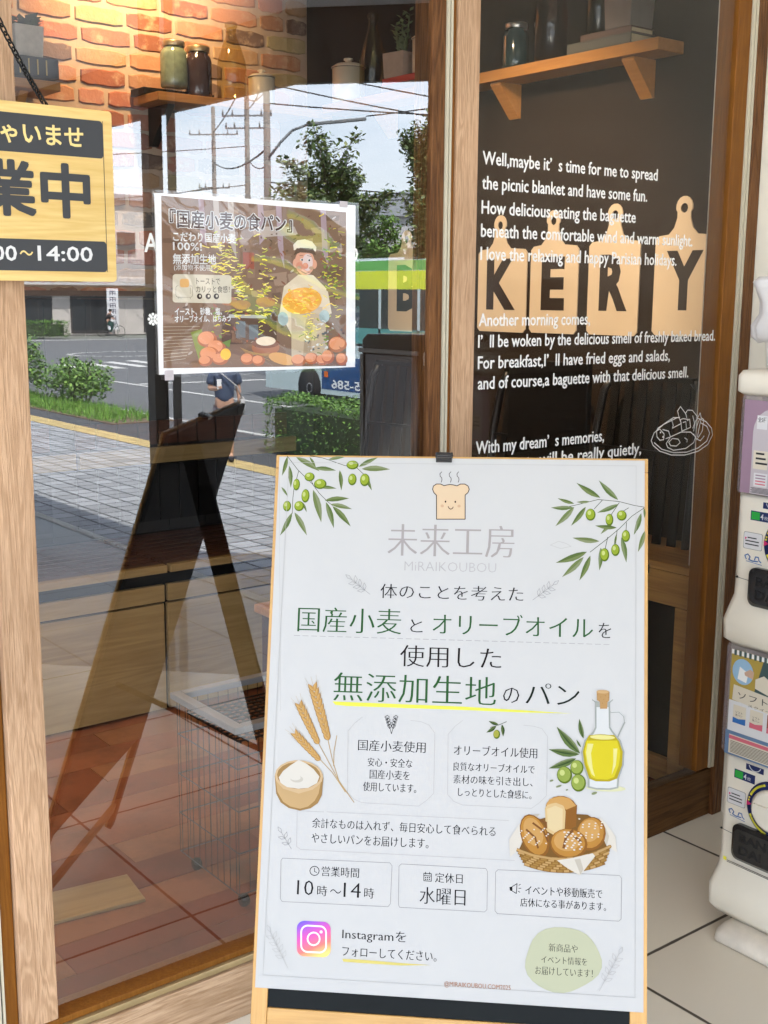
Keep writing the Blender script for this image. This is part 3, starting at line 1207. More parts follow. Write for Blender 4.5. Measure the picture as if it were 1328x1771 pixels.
('f','wheat_d',(95.5,399.5),
(97.5,414.6),0.44),
('f','wheat',(95.5,399.8),
(97.0,414.4),0.36),
('f','wheat_d',(95.5,399.5),
(84.6,410.5),0.44),
('f','wheat',(95.5,399.8),
(85.1,410.6),0.36),
('f','wheat_d',(98.3,391.0),
(99.7,405.8),0.44),
('f','wheat',(98.3,391.3),
(99.2,405.7),0.36),
('f','wheat_d',(98.3,391.0),
(88.2,402.2),0.44),
('f','wheat',(98.3,391.3),
(88.7,402.4),0.36),
('f','wheat_d',(101.2,382.6),
(101.7,397.1),0.44),
('f','wheat',(101.2,382.8),
(101.2,396.9),0.36),
('f','wheat_d',(101.2,382.6),
(91.9,394.0),0.44),
('f','wheat',(101.2,382.8),
(92.4,394.1),0.36),
('l','wheat_l',0.4,[(50.2,440.4),
(45.2,450.6)]),
('f','wheat_d',(55.1,431.4),
(54.8,445.1),0.44),
('f','wheat',(55.1,431.6),
(54.3,444.9),0.36),
('l','wheat_l',0.3,[(54.3,444.9),
(51.7,455.1)]),
('f','wheat_d',(55.1,431.4),
(43.6,439.4),0.44),
('f','wheat',(55.1,431.6),
(44.1,439.6),0.36),
('l','wheat_l',0.3,[(44.1,439.6),
(36.8,447.5)]),
('f','wheat_d',(58.9,424.4),
(59.0,438.4),0.44),
('f','wheat',(58.9,424.7),
(58.6,438.1),0.36),
('l','wheat_l',0.3,[(58.6,438.1),
(56.0,448.4)]),
('f','wheat_d',(58.9,424.4),
(47.0,432.2),0.44),
('f','wheat',(58.9,424.7),
(47.4,432.4),0.36),
('l','wheat_l',0.3,[(47.4,432.4),
(40.2,440.3)]),
('f','wheat_d',(62.7,417.5),
(63.1,431.6),0.44),
('f','wheat',(62.7,417.8),
(62.6,431.3),0.36),
('l','wheat_l',0.3,[(62.6,431.3),
(60.0,441.5)]),
('f','wheat_d',(62.7,417.5),
(50.5,425.1),0.44),
('f','wheat',(62.7,417.8),
(51.0,425.3),0.36),
('l','wheat_l',0.3,[(51.0,425.3),
(43.7,433.2)]),
('f','wheat_d',(66.5,410.6),
(67.0,424.6),0.44),
('f','wheat',(66.5,410.8),
(66.5,424.4),0.36),
('l','wheat_l',0.3,[(66.5,424.4),
(63.9,434.6)]),
('f','wheat_d',(66.5,410.6),
(54.2,418.1),0.44),
('f','wheat',(66.5,410.8),
(54.7,418.4),0.36),
('l','wheat_l',0.3,[(54.7,418.4),
(47.5,426.2)]),
('f','wheat_d',(70.3,403.7),
(70.6,417.6),0.44),
('f','wheat',(70.3,403.9),
(70.1,417.4),0.36),
('f','wheat_d',(70.3,403.7),
(58.2,411.3),0.44),
('f','wheat',(70.3,403.9),
(58.6,411.5),0.36),
('f','wheat_d',(74.1,396.8),
(74.0,410.5),0.44),
('f','wheat',(74.0,397.0),
(73.6,410.3),0.36),
('f','wheat_d',(74.1,396.8),
(62.3,404.5),0.44),
('f','wheat',(74.0,397.0),
(62.8,404.8),0.36),
('f','wheat_d',(77.8,389.9),
(77.3,403.4),0.44),
('f','wheat',(77.8,390.1),
(76.8,403.1),0.36),
('f','wheat_d',(77.8,389.9),
(66.6,397.9),0.44),
('f','wheat',(77.8,390.1),
(67.0,398.1),0.36),
('f','wheat_d',(81.6,383.0),
(80.4,396.1),0.44),
('f','wheat',(81.6,383.2),
(80.0,395.9),0.36),
('f','wheat_d',(81.6,383.0),
(71.0,391.3),0.44),
('f','wheat',(81.6,383.2),
(71.5,391.5),0.36),
('f','wheat_d',(85.3,376.1),
(83.5,388.9),0.44),
('f','wheat',(85.3,376.4),
(83.0,388.7),0.36),
('f','wheat_d',(85.3,376.1),
(75.5,384.8),0.44),
('f','wheat',(85.3,376.4),
(75.9,385.0),0.36),
('l','wheat_l',0.4,[(44.4,393.6),
(36.9,401.7)]),
('f','wheat_d',(51.4,386.9),
(46.8,398.9),0.44),
('f','wheat',(51.4,387.1),
(46.5,398.6),0.36),
('l','wheat_l',0.3,[(46.5,398.6),
(40.9,407.5)]),
('f','wheat_d',(51.4,386.9),
(38.9,391.2),0.44),
('f','wheat',(51.4,387.1),
(39.3,391.5),0.36),
('l','wheat_l',0.3,[(39.3,391.5),
(30.0,396.9)]),
('f','wheat_d',(56.8,381.7),
(52.6,394.1),0.44),
('f','wheat',(56.8,381.9),
(52.2,393.7),0.36),
('l','wheat_l',0.3,[(52.2,393.7),
(46.6,402.7)]),
('f','wheat_d',(56.8,381.7),
(44.0,385.7),0.44),
('f','wheat',(56.8,381.9),
(44.4,386.0),0.36),
('l','wheat_l',0.3,[(44.4,386.0),
(35.1,391.4)]),
('f','wheat_d',(62.2,376.5),
(58.2,389.1),0.44),
('f','wheat',(62.2,376.8),
(57.8,388.7),0.36),
('l','wheat_l',0.3,[(57.8,388.7),
(52.2,397.6)]),
('f','wheat_d',(62.2,376.5),
(49.2,380.3),0.44),
('f','wheat',(62.2,376.8),
(49.6,380.7),0.36),
('l','wheat_l',0.3,[(49.6,380.7),
(40.3,386.0)]),
('f','wheat_d',(67.5,371.4),
(63.5,383.9),0.44),
('f','wheat',(67.5,371.6),
(63.2,383.5),0.36),
('l','wheat_l',0.3,[(63.2,383.5),
(57.6,392.5)]),
('f','wheat_d',(67.5,371.4),
(54.6,375.1),0.44),
('f','wheat',(67.5,371.6),
(55.0,375.5),0.36),
('l','wheat_l',0.3,[(55.0,375.5),
(45.7,380.8)]),
('f','wheat_d',(72.9,366.2),
(68.7,378.5),0.44),
('f','wheat',(72.9,366.5),
(68.4,378.2),0.36),
('f','wheat_d',(72.9,366.2),
(60.2,370.1),0.44),
('f','wheat',(72.9,366.5),
(60.5,370.5),0.36),
('f','wheat_d',(78.3,361.1),
(73.8,373.0),0.44),
('f','wheat',(78.3,361.3),
(73.4,372.7),0.36),
('f','wheat_d',(78.3,361.1),
(65.9,365.3),0.44),
('f','wheat',(78.3,361.3),
(66.2,365.7),0.36),
('f','wheat_d',(83.6,355.9),
(78.7,367.4),0.44),
('f','wheat',(83.6,356.2),
(78.3,367.1),0.36),
('f','wheat_d',(83.6,355.9),
(71.7,360.6),0.44),
('f','wheat',(83.6,356.2),
(72.1,361.0),0.36),
('f','wheat_d',(89.0,350.8),
(83.5,361.7),0.44),
('f','wheat',(89.0,351.0),
(83.1,361.4),0.36),
('f','wheat_d',(89.0,350.8),
(77.6,356.0),0.44),
('f','wheat',(89.0,351.0),
(78.0,356.4),0.36),
('p','bowl_d',[(16.4,323.7),
(20.0,296.3),
(27.9,282.8),
(41.3,274.7),
(59.6,271.5),
(76.3,275.8),
(87.6,284.2),
(93.5,296.9),
(95.0,324.5)]),
('p','bowl',[(17.4,323.8),
(22.0,298.9),
(31.8,284.3),
(43.8,277.3),
(59.5,274.5),
(72.3,278.6),
(82.3,287.7),
(88.2,299.2),
(92.4,324.4)]),
('e','bowl_l',55.2,325.4,38.7,24.4,0),
('e','bowl_d',55.2,325.9,35.3,21.1,0),
('p','flour',[(23.0,321.5),
(29.6,331.8),
(40.9,341.1),
(54.1,350.0),
(66.9,344.7),
(78.9,336.4),
(88.5,325.5),
(85.0,315.3),
(71.1,307.2),
(55.6,305.3),
(37.3,307.0),
(26.6,312.9)]),
('e','flour_d',52.3,320.2,10.4,5.5,0),
('e','flour',49.6,322.6,8.8,4.5,0),
('p','bowl_l',[(17.0,322.5),
(18.6,316.3),
(30.9,304.3),
(56.4,297.8),
(78.9,305.1),
(92.7,318.2),
(94.4,325.7),
(93.9,332.0),
(88.8,318.0),
(76.2,308.7),
(56.2,302.3),
(34.6,307.4),
(22.5,316.5)]),
('f','leaf_b',(496.6,377.7),
(460.0,417.3),0.24),
('f','leaf_d',(496.6,377.7),
(460.0,417.3),0.1),
('f','leaf_b',(501.5,400.6),
(494.8,430.8),0.24),
('f','leaf_d',(501.5,400.6),
(494.8,430.8),0.1),
('f','leaf_b',(495.4,376.4),
(447.9,382.1),0.24),
('f','leaf_d',(495.4,376.4),
(447.9,382.1),0.1),
('f','leaf_b',(490.4,369.9),
(448.3,353.0),0.24),
('f','leaf_d',(490.4,369.9),
(448.3,353.0),0.1),
('f','leaf_b',(497.8,387.3),
(490.6,398.9),0.24),
('f','leaf_d',(497.8,387.3),
(490.6,398.9),0.1),
('e','shadow_y',536.2,326.6,30.2,5.0,0),
('p','glass_g',[(518.8,457.2),
(541.7,458.0),
(542.2,419.9),
(548.3,411.2),
(558.5,400.3),
(564.1,382.9),
(563.2,362.7),
(556.2,342.4),
(555.3,327.4),
(543.8,324.4),
(521.1,323.9),
(508.5,326.4),
(508.4,339.1),
(500.6,360.2),
(497.9,380.2),
(502.8,398.1),
(515.4,411.3),
(519.1,419.0)]),
('p','glass_l',[(521.1,449.6),
(539.4,450.2),
(540.2,418.5),
(546.3,409.4),
(555.4,398.6),
(561.1,382.7),
(560.2,362.6),
(553.2,343.5),
(552.5,329.3),
(541.2,326.8),
(522.4,326.5),
(511.5,328.5),
(511.4,340.5),
(503.6,361.6),
(501.2,380.4),
(505.8,397.0),
(517.4,408.8),
(521.4,417.8)]),
('p','oil_d',[(509.8,406.0),
(548.3,408.0),
(555.9,398.7),
(561.6,382.8),
(560.7,362.6),
(553.2,341.8),
(541.2,336.8),
(521.0,336.4),
(510.9,340.0),
(503.1,361.5),
(500.4,380.3),
(504.3,395.7)]),
('p','oil',[(506.6,397.8),
(552.9,399.5),
(558.0,382.6),
(556.1,362.4),
(548.7,344.1),
(538.6,339.7),
(522.3,339.7),
(513.9,343.1),
(506.9,361.7),
(503.4,380.5)]),
('p','oil_l',[(507.9,393.3),
(516.8,393.1),
(513.1,378.3),
(515.8,355.8),
(519.7,343.4),
(514.6,346.9),
(508.2,363.0),
(505.5,379.3)]),
('e','oil_d',530.6,403.2,21.3,5.1,0),
('e','oil_l',530.6,403.7,19.2,3.5,0),
('p','oil_l',[(547.2,387.2),
(553.5,387.5),
(551.1,362.2),
(544.9,346.9),
(547.3,367.1)]),
('l','glass_g',2.2,[(543.0,442.7),
(555.7,443.7),
(563.3,437.1),
(564.6,428.3),
(557.1,412.8),
(553.9,405.1)]),
('l','glass_l',1,[(543.5,443.3),
(555.7,444.2),
(563.8,437.1),
(565.1,428.3)]),
('l','glass_g',1.6,[(514.4,460.8),
(518.8,457.7),
(541.7,458.0),
(546.0,461.9)]),
('p','cork',[(521.0,473.8),
(540.8,473.7),
(540.4,460.5),
(537.9,457.8),
(537.4,447.6),
(526.5,447.2),
(525.9,457.9),
(521.6,460.3)]),
('e','cork_l',530.6,473.7,9.9,2.8,0),
('e','cork_d',523.0,468.8,0.5,0.5,0),
('e','cork_d',525.4,459.4,0.5,0.5,0),
('e','cork_d',527.6,465.4,0.5,0.5,0),
('e','cork_d',530.0,456.0,0.5,0.5,0),
('e','cork_d',532.2,462.0,0.5,0.5,0),
('e','cork_d',534.5,467.9,0.5,0.5,0),
('e','cork_d',536.8,458.6,0.5,0.5,0),
('e','cork_d',539.1,464.5,0.5,0.5,0),
('e','olive_d',472.9,343.9,11.7,13.1,0),
('e','olive_o2',472.1,344.9,10.0,11.3,0),
('e','olive_l',469.3,347.3,4.0,4.5,0),
('e','olive_d',491.8,356.0,10.1,11.6,0),
('e','olive_o2',491.0,357.0,8.7,10.0,0),
('e','olive_l',488.2,359.4,3.5,3.9,0),
('e','olive_d',494.5,332.8,11.4,13.3,0),
('e','olive_o2',493.8,333.8,9.8,11.4,0),
('e','olive_l',491.0,336.2,3.9,4.5,0),
('e','leaf_c',518.7,318.3,4.5,2.0,20),
('e','leaf_c',453.2,334.6,3.1,1.5,20),
('e','leaf_c',464.2,326.5,4.6,1.5,20),
('e','leaf_c',476.9,321.5,2.0,1.0,20),
('p','basket_d',[(402.1,228.3),
(405.6,248.3),
(425.6,271.7),
(465.9,286.0),
(508.9,285.5),
(536.6,269.4),
(544.3,241.3),
(538.2,222.6),
(523.3,207.6),
(502.1,201.1),
(474.6,198.0),
(446.9,199.3),
(424.1,205.1),
(408.7,214.2)]),
('p','cloth',[(405.3,268.3),
(419.1,281.4),
(435.6,282.2),
(415.6,256.3),
(404.7,228.4),
(391.4,216.6),
(389.2,242.6)]),
('p','cloth_d',[(419.1,281.4),
(435.6,283.4),
(418.1,258.9),
(405.9,230.9)]),
('p','cloth',[(526.5,283.8),
(537.8,273.1),
(551.2,255.2),
(553.3,231.7),
(538.1,239.8),
(527.9,261.5)]),
('p','cloth_d',[(536.6,266.9),
(541.7,254.8),
(538.1,239.8),
(527.9,261.5)]),
('e','bun_d',468.4,293.6,23.8,18.5,0),
('e','bun',467.6,294.8,21.4,16.6,0),
('e','bun_m',466.0,296.8,16.2,12.2,0),
('p','bun_d',[(474.7,293.9),
(492.6,299.7),
(491.4,267.3),
(475.1,259.1)]),
('p','crumb',[(443.6,292.5),
(448.0,299.0),
(460.7,301.3),
(472.1,297.5),
(475.3,288.9),
(473.9,257.8),
(458.8,252.1),
(445.5,258.9)]),
('p','crumb_l',[(446.9,291.4),
(459.5,297.0),
(470.9,292.5),
(470.8,261.4),
(458.7,257.1),
(448.5,262.8)]),
('p','bun_m',[(444.3,296.3),
(450.5,306.6),
(465.6,311.0),
(480.9,309.2),
(491.1,298.4),
(476.0,291.5),
(470.9,298.2),
(459.4,302.2)]),
('e','bun_d',514.1,257.2,22.1,25.8,-20),
('e','bun',513.4,258.4,19.9,23.2,-20),
('e','bun_m',511.9,261.7,15.0,17.0,-20),
('e','bun_d',428.4,249.9,20.8,33.9,22),
('e','bun',427.7,251.1,18.7,30.5,22),
('e','bun_m',426.3,255.9,14.1,22.4,22),
('l','bun_x',3,[(415.6,258.8),
(429.2,247.7),
(433.8,232.3)]),
('l','bun_x',3,[(425.6,269.2),
(441.8,258.3),
(448.8,242.9)]),
('l','bun_x',3,[(435.7,274.7),
(445.4,270.9),
(446.0,262.7)]),
('e','flour',496.3,278.7,1.5,1.0,0),
('e','flour',419.0,253.7,1.3,1.0,0),
('e','flour',520.1,265.4,1.5,1.0,0),
('e','flour',446.1,239.6,1.3,1.0,0),
('e','flour',506.2,250.4,1.5,1.0,0),
('e','flour',427.2,248.1,1.3,1.0,0),
('e','flour',529.6,266.8,1.5,1.0,0),
('e','flour',408.3,256.7,1.3,1.0,0),
('e','flour',515.7,251.8,1.5,1.0,0),
('e','flour',435.4,242.5,1.3,1.0,0),
('e','flour',501.5,266.5,1.5,1.0,0),
('e','flour',416.5,251.1,1.3,1.0,0),
('e','flour',525.2,253.2,1.5,1.0,0),
('e','flour',443.2,261.8,1.3,1.0,0),
('e','flour',511.0,267.9,1.5,1.0,0),
('e','flour',424.7,245.5,1.3,1.0,0),
('e','flour',497.1,252.9,1.5,1.0,0),
('e','flour',405.8,254.1,1.3,1.0,0),
('e','flour',520.6,269.4,1.5,1.0,0),
('e','flour',432.9,239.9,1.3,1.0,0),
('e','flour',506.6,254.4,1.5,1.0,0),
('e','flour',414.0,248.5,1.3,1.0,0),
('e','flour',530.1,270.8,1.5,1.0,0),
('e','flour',440.7,259.2,1.3,1.0,0),
('e','flour',516.2,255.8,1.5,1.0,0),
('e','flour',422.2,242.9,1.3,1.0,0),
('e','flour',502.0,270.5,1.5,1.0,0),
('e','flour',448.9,253.6,1.3,1.0,0),
('e','flour',525.7,257.2,1.5,1.0,0),
('e','flour',430.4,237.3,1.3,1.0,0),
('e','flour',511.5,271.9,1.5,1.0,0),
('e','flour',411.5,245.9,1.3,1.0,0),
('e','flour',497.6,256.9,1.5,1.0,0),
('e','flour',438.2,256.6,1.3,1.0,0),
('e','flour',521.0,273.4,1.5,1.0,0),
('e','flour',419.7,240.3,1.3,1.0,0),
('e','flour',507.1,258.3,1.5,1.0,0),
('e','flour',446.4,251.0,1.3,1.0,0),
('e','flour',530.6,274.8,1.5,1.0,0),
('e','flour',427.5,259.6,1.3,1.0,0),
('e','bun_d',480.4,240.7,28.7,23.0,0),
('e','bun',479.6,241.9,25.8,20.7,0),
('e','bun_m',477.4,244.7,19.5,15.2,0),
('l','bun_x',4,[(486.4,260.8),
(476.5,251.7),
(472.9,234.2)]),
('l','bun_x',4,[(489.0,252.3),
(499.2,244.1)]),
('e','flour',473.9,257.8,1.8,1.2,0),
('e','flour',484.3,252.6,1.8,1.2,0),
('e','flour',494.6,247.3,1.8,1.2,0),
('e','flour',474.8,240.7,1.8,1.2,0),
('e','flour',485.2,235.5,1.8,1.2,0),
('e','flour',495.3,257.5,1.8,1.2,0),
('e','flour',475.5,250.9,1.8,1.2,0),
('e','flour',485.8,245.7,1.8,1.2,0),
('e','flour',496.2,240.5,1.8,1.2,0),
('e','flour',476.4,233.9,1.8,1.2,0),
('e','flour',486.5,255.9,1.8,1.2,0),
('e','flour',496.9,250.7,1.8,1.2,0),
('e','flour',477.0,244.0,1.8,1.2,0),
('e','flour',487.4,238.8,1.8,1.2,0),
('e','flour',497.8,233.7,1.8,1.2,0),
('e','flour',477.7,254.2,1.8,1.2,0),
('e','flour',488.1,249.0,1.8,1.2,0),
('e','flour',498.4,243.8,1.8,1.2,0),
('e','flour',478.6,237.2,1.8,1.2,0),
('e','flour',489.0,232.0,1.8,1.2,0),
('e','flour',499.1,254.0,1.8,1.2,0),
('e','flour',479.3,247.4,1.8,1.2,0),
('e','flour',489.7,242.2,1.8,1.2,0),
('e','flour',500.0,237.0,1.8,1.2,0),
('e','flour',479.9,257.6,1.8,1.2,0),
('e','flour',490.3,252.3,1.8,1.2,0),
('l','basket_m',5.2,[(402.4,227.8),
(414.3,223.9),
(426.1,221.0),
(437.9,218.9),
(449.6,217.7),
(461.4,217.3),
(473.1,217.9),
(484.7,219.3),
(496.4,221.6),
(508.0,224.8),
(519.6,228.8),
(531.2,233.7),
(542.8,239.5)]),
('l','basket_l',3.6,[(408.3,225.8),
(415.7,223.5)]),
('l','basket',3.6,[(420.2,222.3),
(427.6,220.7)]),
('l','basket_l',3.6,[(432.0,219.8),
(439.4,218.7)]),
('l','basket',3.6,[(443.8,218.2),
(451.1,217.6)]),
('l','basket_l',3.6,[(455.5,217.4),
(462.8,217.4)]),
('l','basket',3.6,[(467.2,217.5),
(474.5,218.0)]),
('l','basket_l',3.6,[(478.9,218.5),
(486.2,219.5)]),
('l','basket',3.6,[(490.6,220.3),
(497.8,222.0)]),
('l','basket_l',3.6,[(502.2,223.1),
(509.5,225.2)]),
('l','basket',3.6,[(513.8,226.7),
(521.1,229.4)]),
('l','basket_l',3.6,[(525.4,231.2),
(532.7,234.4)]),
('l','basket',3.6,[(537.0,236.5),
(544.3,240.3)]),
('l','basket_m',5.2,[(404.7,223.7),
(416.3,220.0),
(427.8,217.2),
(439.2,215.2),
(450.6,214.0),
(462.0,213.7),
(473.4,214.2),
(484.7,215.5),
(496.0,217.7),
(507.3,220.6),
(518.6,224.4),
(529.8,229.1),
(541.1,234.5)]),
('l','basket_l',3.6,[(404.7,223.7),
(412.0,221.3)]),
('l','basket',3.6,[(416.3,220.0),
(423.4,218.2)]),
('l','basket_l',3.6,[(427.8,217.2),
(434.9,215.8)]),
('l','basket',3.6,[(439.2,215.2),
(446.3,214.4)]),
('l','basket_l',3.6,[(450.6,214.0),
(457.7,213.7)]),
('l','basket',3.6,[(462.0,213.7),
(469.1,213.9)]),
('l','basket_l',3.6,[(473.4,214.2),
(480.5,214.9)]),
('l','basket',3.6,[(484.7,215.5),
(491.8,216.8)]),
('l','basket_l',3.6,[(496.0,217.7),
(503.1,219.4)]),
('l','basket',3.6,[(507.3,220.6),
(514.4,222.9)]),
('l','basket_l',3.6,[(518.6,224.4),
(525.6,227.2)]),
('l','basket',3.6,[(529.8,229.1),
(536.9,232.4)]),
('l','basket_m',5.2,[(407.1,219.6),
(418.3,216.1),
(429.4,213.4),
(440.5,211.5),
(451.6,210.4),
(462.6,210.1),
(473.7,210.5),
(484.7,211.7),
(495.6,213.7),
(506.6,216.5),
(517.5,220.1),
(528.5,224.4),
(539.4,229.5)]),
('l','basket',3.6,[(412.7,217.8),
(419.7,215.7)]),
('l','basket_l',3.6,[(423.8,214.7),
(430.8,213.1)]),
('l','basket',3.6,[(435.0,212.4),
(441.9,211.3)]),
('l','basket_l',3.6,[(446.1,210.9),
(453.0,210.3)]),
('l','basket',3.6,[(457.1,210.1),
(464.0,210.1)]),
('l','basket_l',3.6,[(468.2,210.2),
(475.0,210.6)]),
('l','basket',3.6,[(479.2,211.0),
(486.0,211.9)]),
('l','basket_l',3.6,[(490.2,212.6),
(497.0,214.0)]),
('l','basket',3.6,[(501.1,215.0),
(508.0,216.9)]),
('l','basket_l',3.6,[(512.1,218.2),
(518.9,220.6)]),
('l','basket',3.6,[(523.0,222.1),
(529.8,225.0)]),
('l','basket_l',3.6,[(533.9,226.9),
(540.7,230.2)]),
('l','basket_m',5.2,[(409.5,215.5),
(420.3,212.2),
(431.1,209.7),
(441.8,207.9),
(452.6,206.8),
(463.3,206.4),
(474.0,206.8),
(484.6,208.0),
(495.3,209.8),
(505.9,212.4),
(516.5,215.7),
(527.1,219.7),
(537.7,224.5)]),
('l','basket',3.6,[(409.5,215.5),
(416.2,213.4)]),
('l','basket_l',3.6,[(420.3,212.2),
(427.0,210.5)]),
('l','basket',3.6,[(431.1,209.7),
(437.8,208.4)]),
('l','basket_l',3.6,[(441.8,207.9),
(448.5,207.1)]),
('l','basket',3.6,[(452.6,206.8),
(459.3,206.5)]),
('l','basket_l',3.6,[(463.3,206.4),
(470.0,206.6)]),
('l','basket',3.6,[(474.0,206.8),
(480.6,207.4)]),
('l','basket_l',3.6,[(484.6,208.0),
(491.3,209.0)]),
('l','basket',3.6,[(495.3,209.8),
(501.9,211.3)]),
('l','basket_l',3.6,[(505.9,212.4),
(512.5,214.4)]),
('l','basket',3.6,[(516.5,215.7),
(523.1,218.1)]),
('l','basket_l',3.6,[(527.1,219.7),
(533.7,222.6)]),
('l','basket_m',5.2,[(411.8,211.4),
(422.3,208.3),
(432.7,205.9),
(443.1,204.2),
(453.5,203.2),
(463.9,202.8),
(474.2,203.2),
(484.6,204.2),
(494.9,205.9),
(505.2,208.3),
(515.4,211.3),
(525.7,215.1),
(535.9,219.5)]),
('l','basket_l',3.6,[(417.0,209.8),
(423.6,208.0)]),
('l','basket',3.6,[(427.5,207.0),
(434.0,205.6)]),
('l','basket_l',3.6,[(437.9,205.0),
(444.4,204.0)]),
('l','basket',3.6,[(448.3,203.6),
(454.8,203.1)]),
('l','basket_l',3.6,[(458.7,202.9),
(465.2,202.8)]),
('l','basket',3.6,[(469.1,202.9),
(475.5,203.2)]),
('l','basket_l',3.6,[(479.4,203.6),
(485.9,204.4)]),
('l','basket',3.6,[(489.7,204.9),
(496.2,206.1)]),
('l','basket_l',3.6,[(500.0,207.0),
(506.5,208.6)]),
('l','basket',3.6,[(510.3,209.7),
(516.7,211.8)]),
('l','basket_l',3.6,[(520.6,213.1),
(527.0,215.6)]),
('l','basket',3.6,[(530.8,217.2),
(537.2,220.1)]),
('l','basket_m',5.2,[(414.2,207.3),
(424.3,204.4),
(434.4,202.1),
(444.5,200.5),
(454.5,199.5),
(464.5,199.2),
(474.5,199.5),
(484.5,200.4),
(494.5,202.0),
(504.5,204.1),
(514.4,207.0),
(524.3,210.4),
(534.2,214.5)]),
('l','basket_l',3.6,[(414.2,207.3),
(420.5,205.4)]),
('l','basket',3.6,[(424.3,204.4),
(430.6,202.9)]),
('l','basket_l',3.6,[(434.4,202.1),
(440.7,201.1)]),
('l','basket',3.6,[(444.5,200.5),
(450.7,199.8)]),
('l','basket_l',3.6,[(454.5,199.5),
(460.8,199.2)]),
('l','basket',3.6,[(464.5,199.2),
(470.8,199.3)]),
('l','basket_l',3.6,[(474.5,199.5),
(480.8,200.0)]),
('l','basket',3.6,[(484.5,200.4),
(490.8,201.3)]),
('l','basket_l',3.6,[(494.5,202.0),
(500.7,203.2)]),
('l','basket',3.6,[(504.5,204.1),
(510.7,205.8)]),
('l','basket_l',3.6,[(514.4,207.0),
(520.6,209.0)]),
('l','basket',3.6,[(524.3,210.4),
(530.5,212.9)]),
('l','basket_l',3.2,[(401.9,228.3),
(426.3,220.8),
(456.7,217.1),
(486.9,218.1),
(516.9,226.4),
(543.3,240.0)]),
('p','cloth',[(463.0,215.2),
(484.4,219.4),
(516.9,228.4),
(520.7,224.2),
(507.1,206.3),
(498.4,194.5),
(482.0,202.6),
(474.5,207.1)]),
('p','cloth_d',[(489.4,217.7),
(498.7,196.0),
(503.3,203.6),
(498.2,219.6)])]
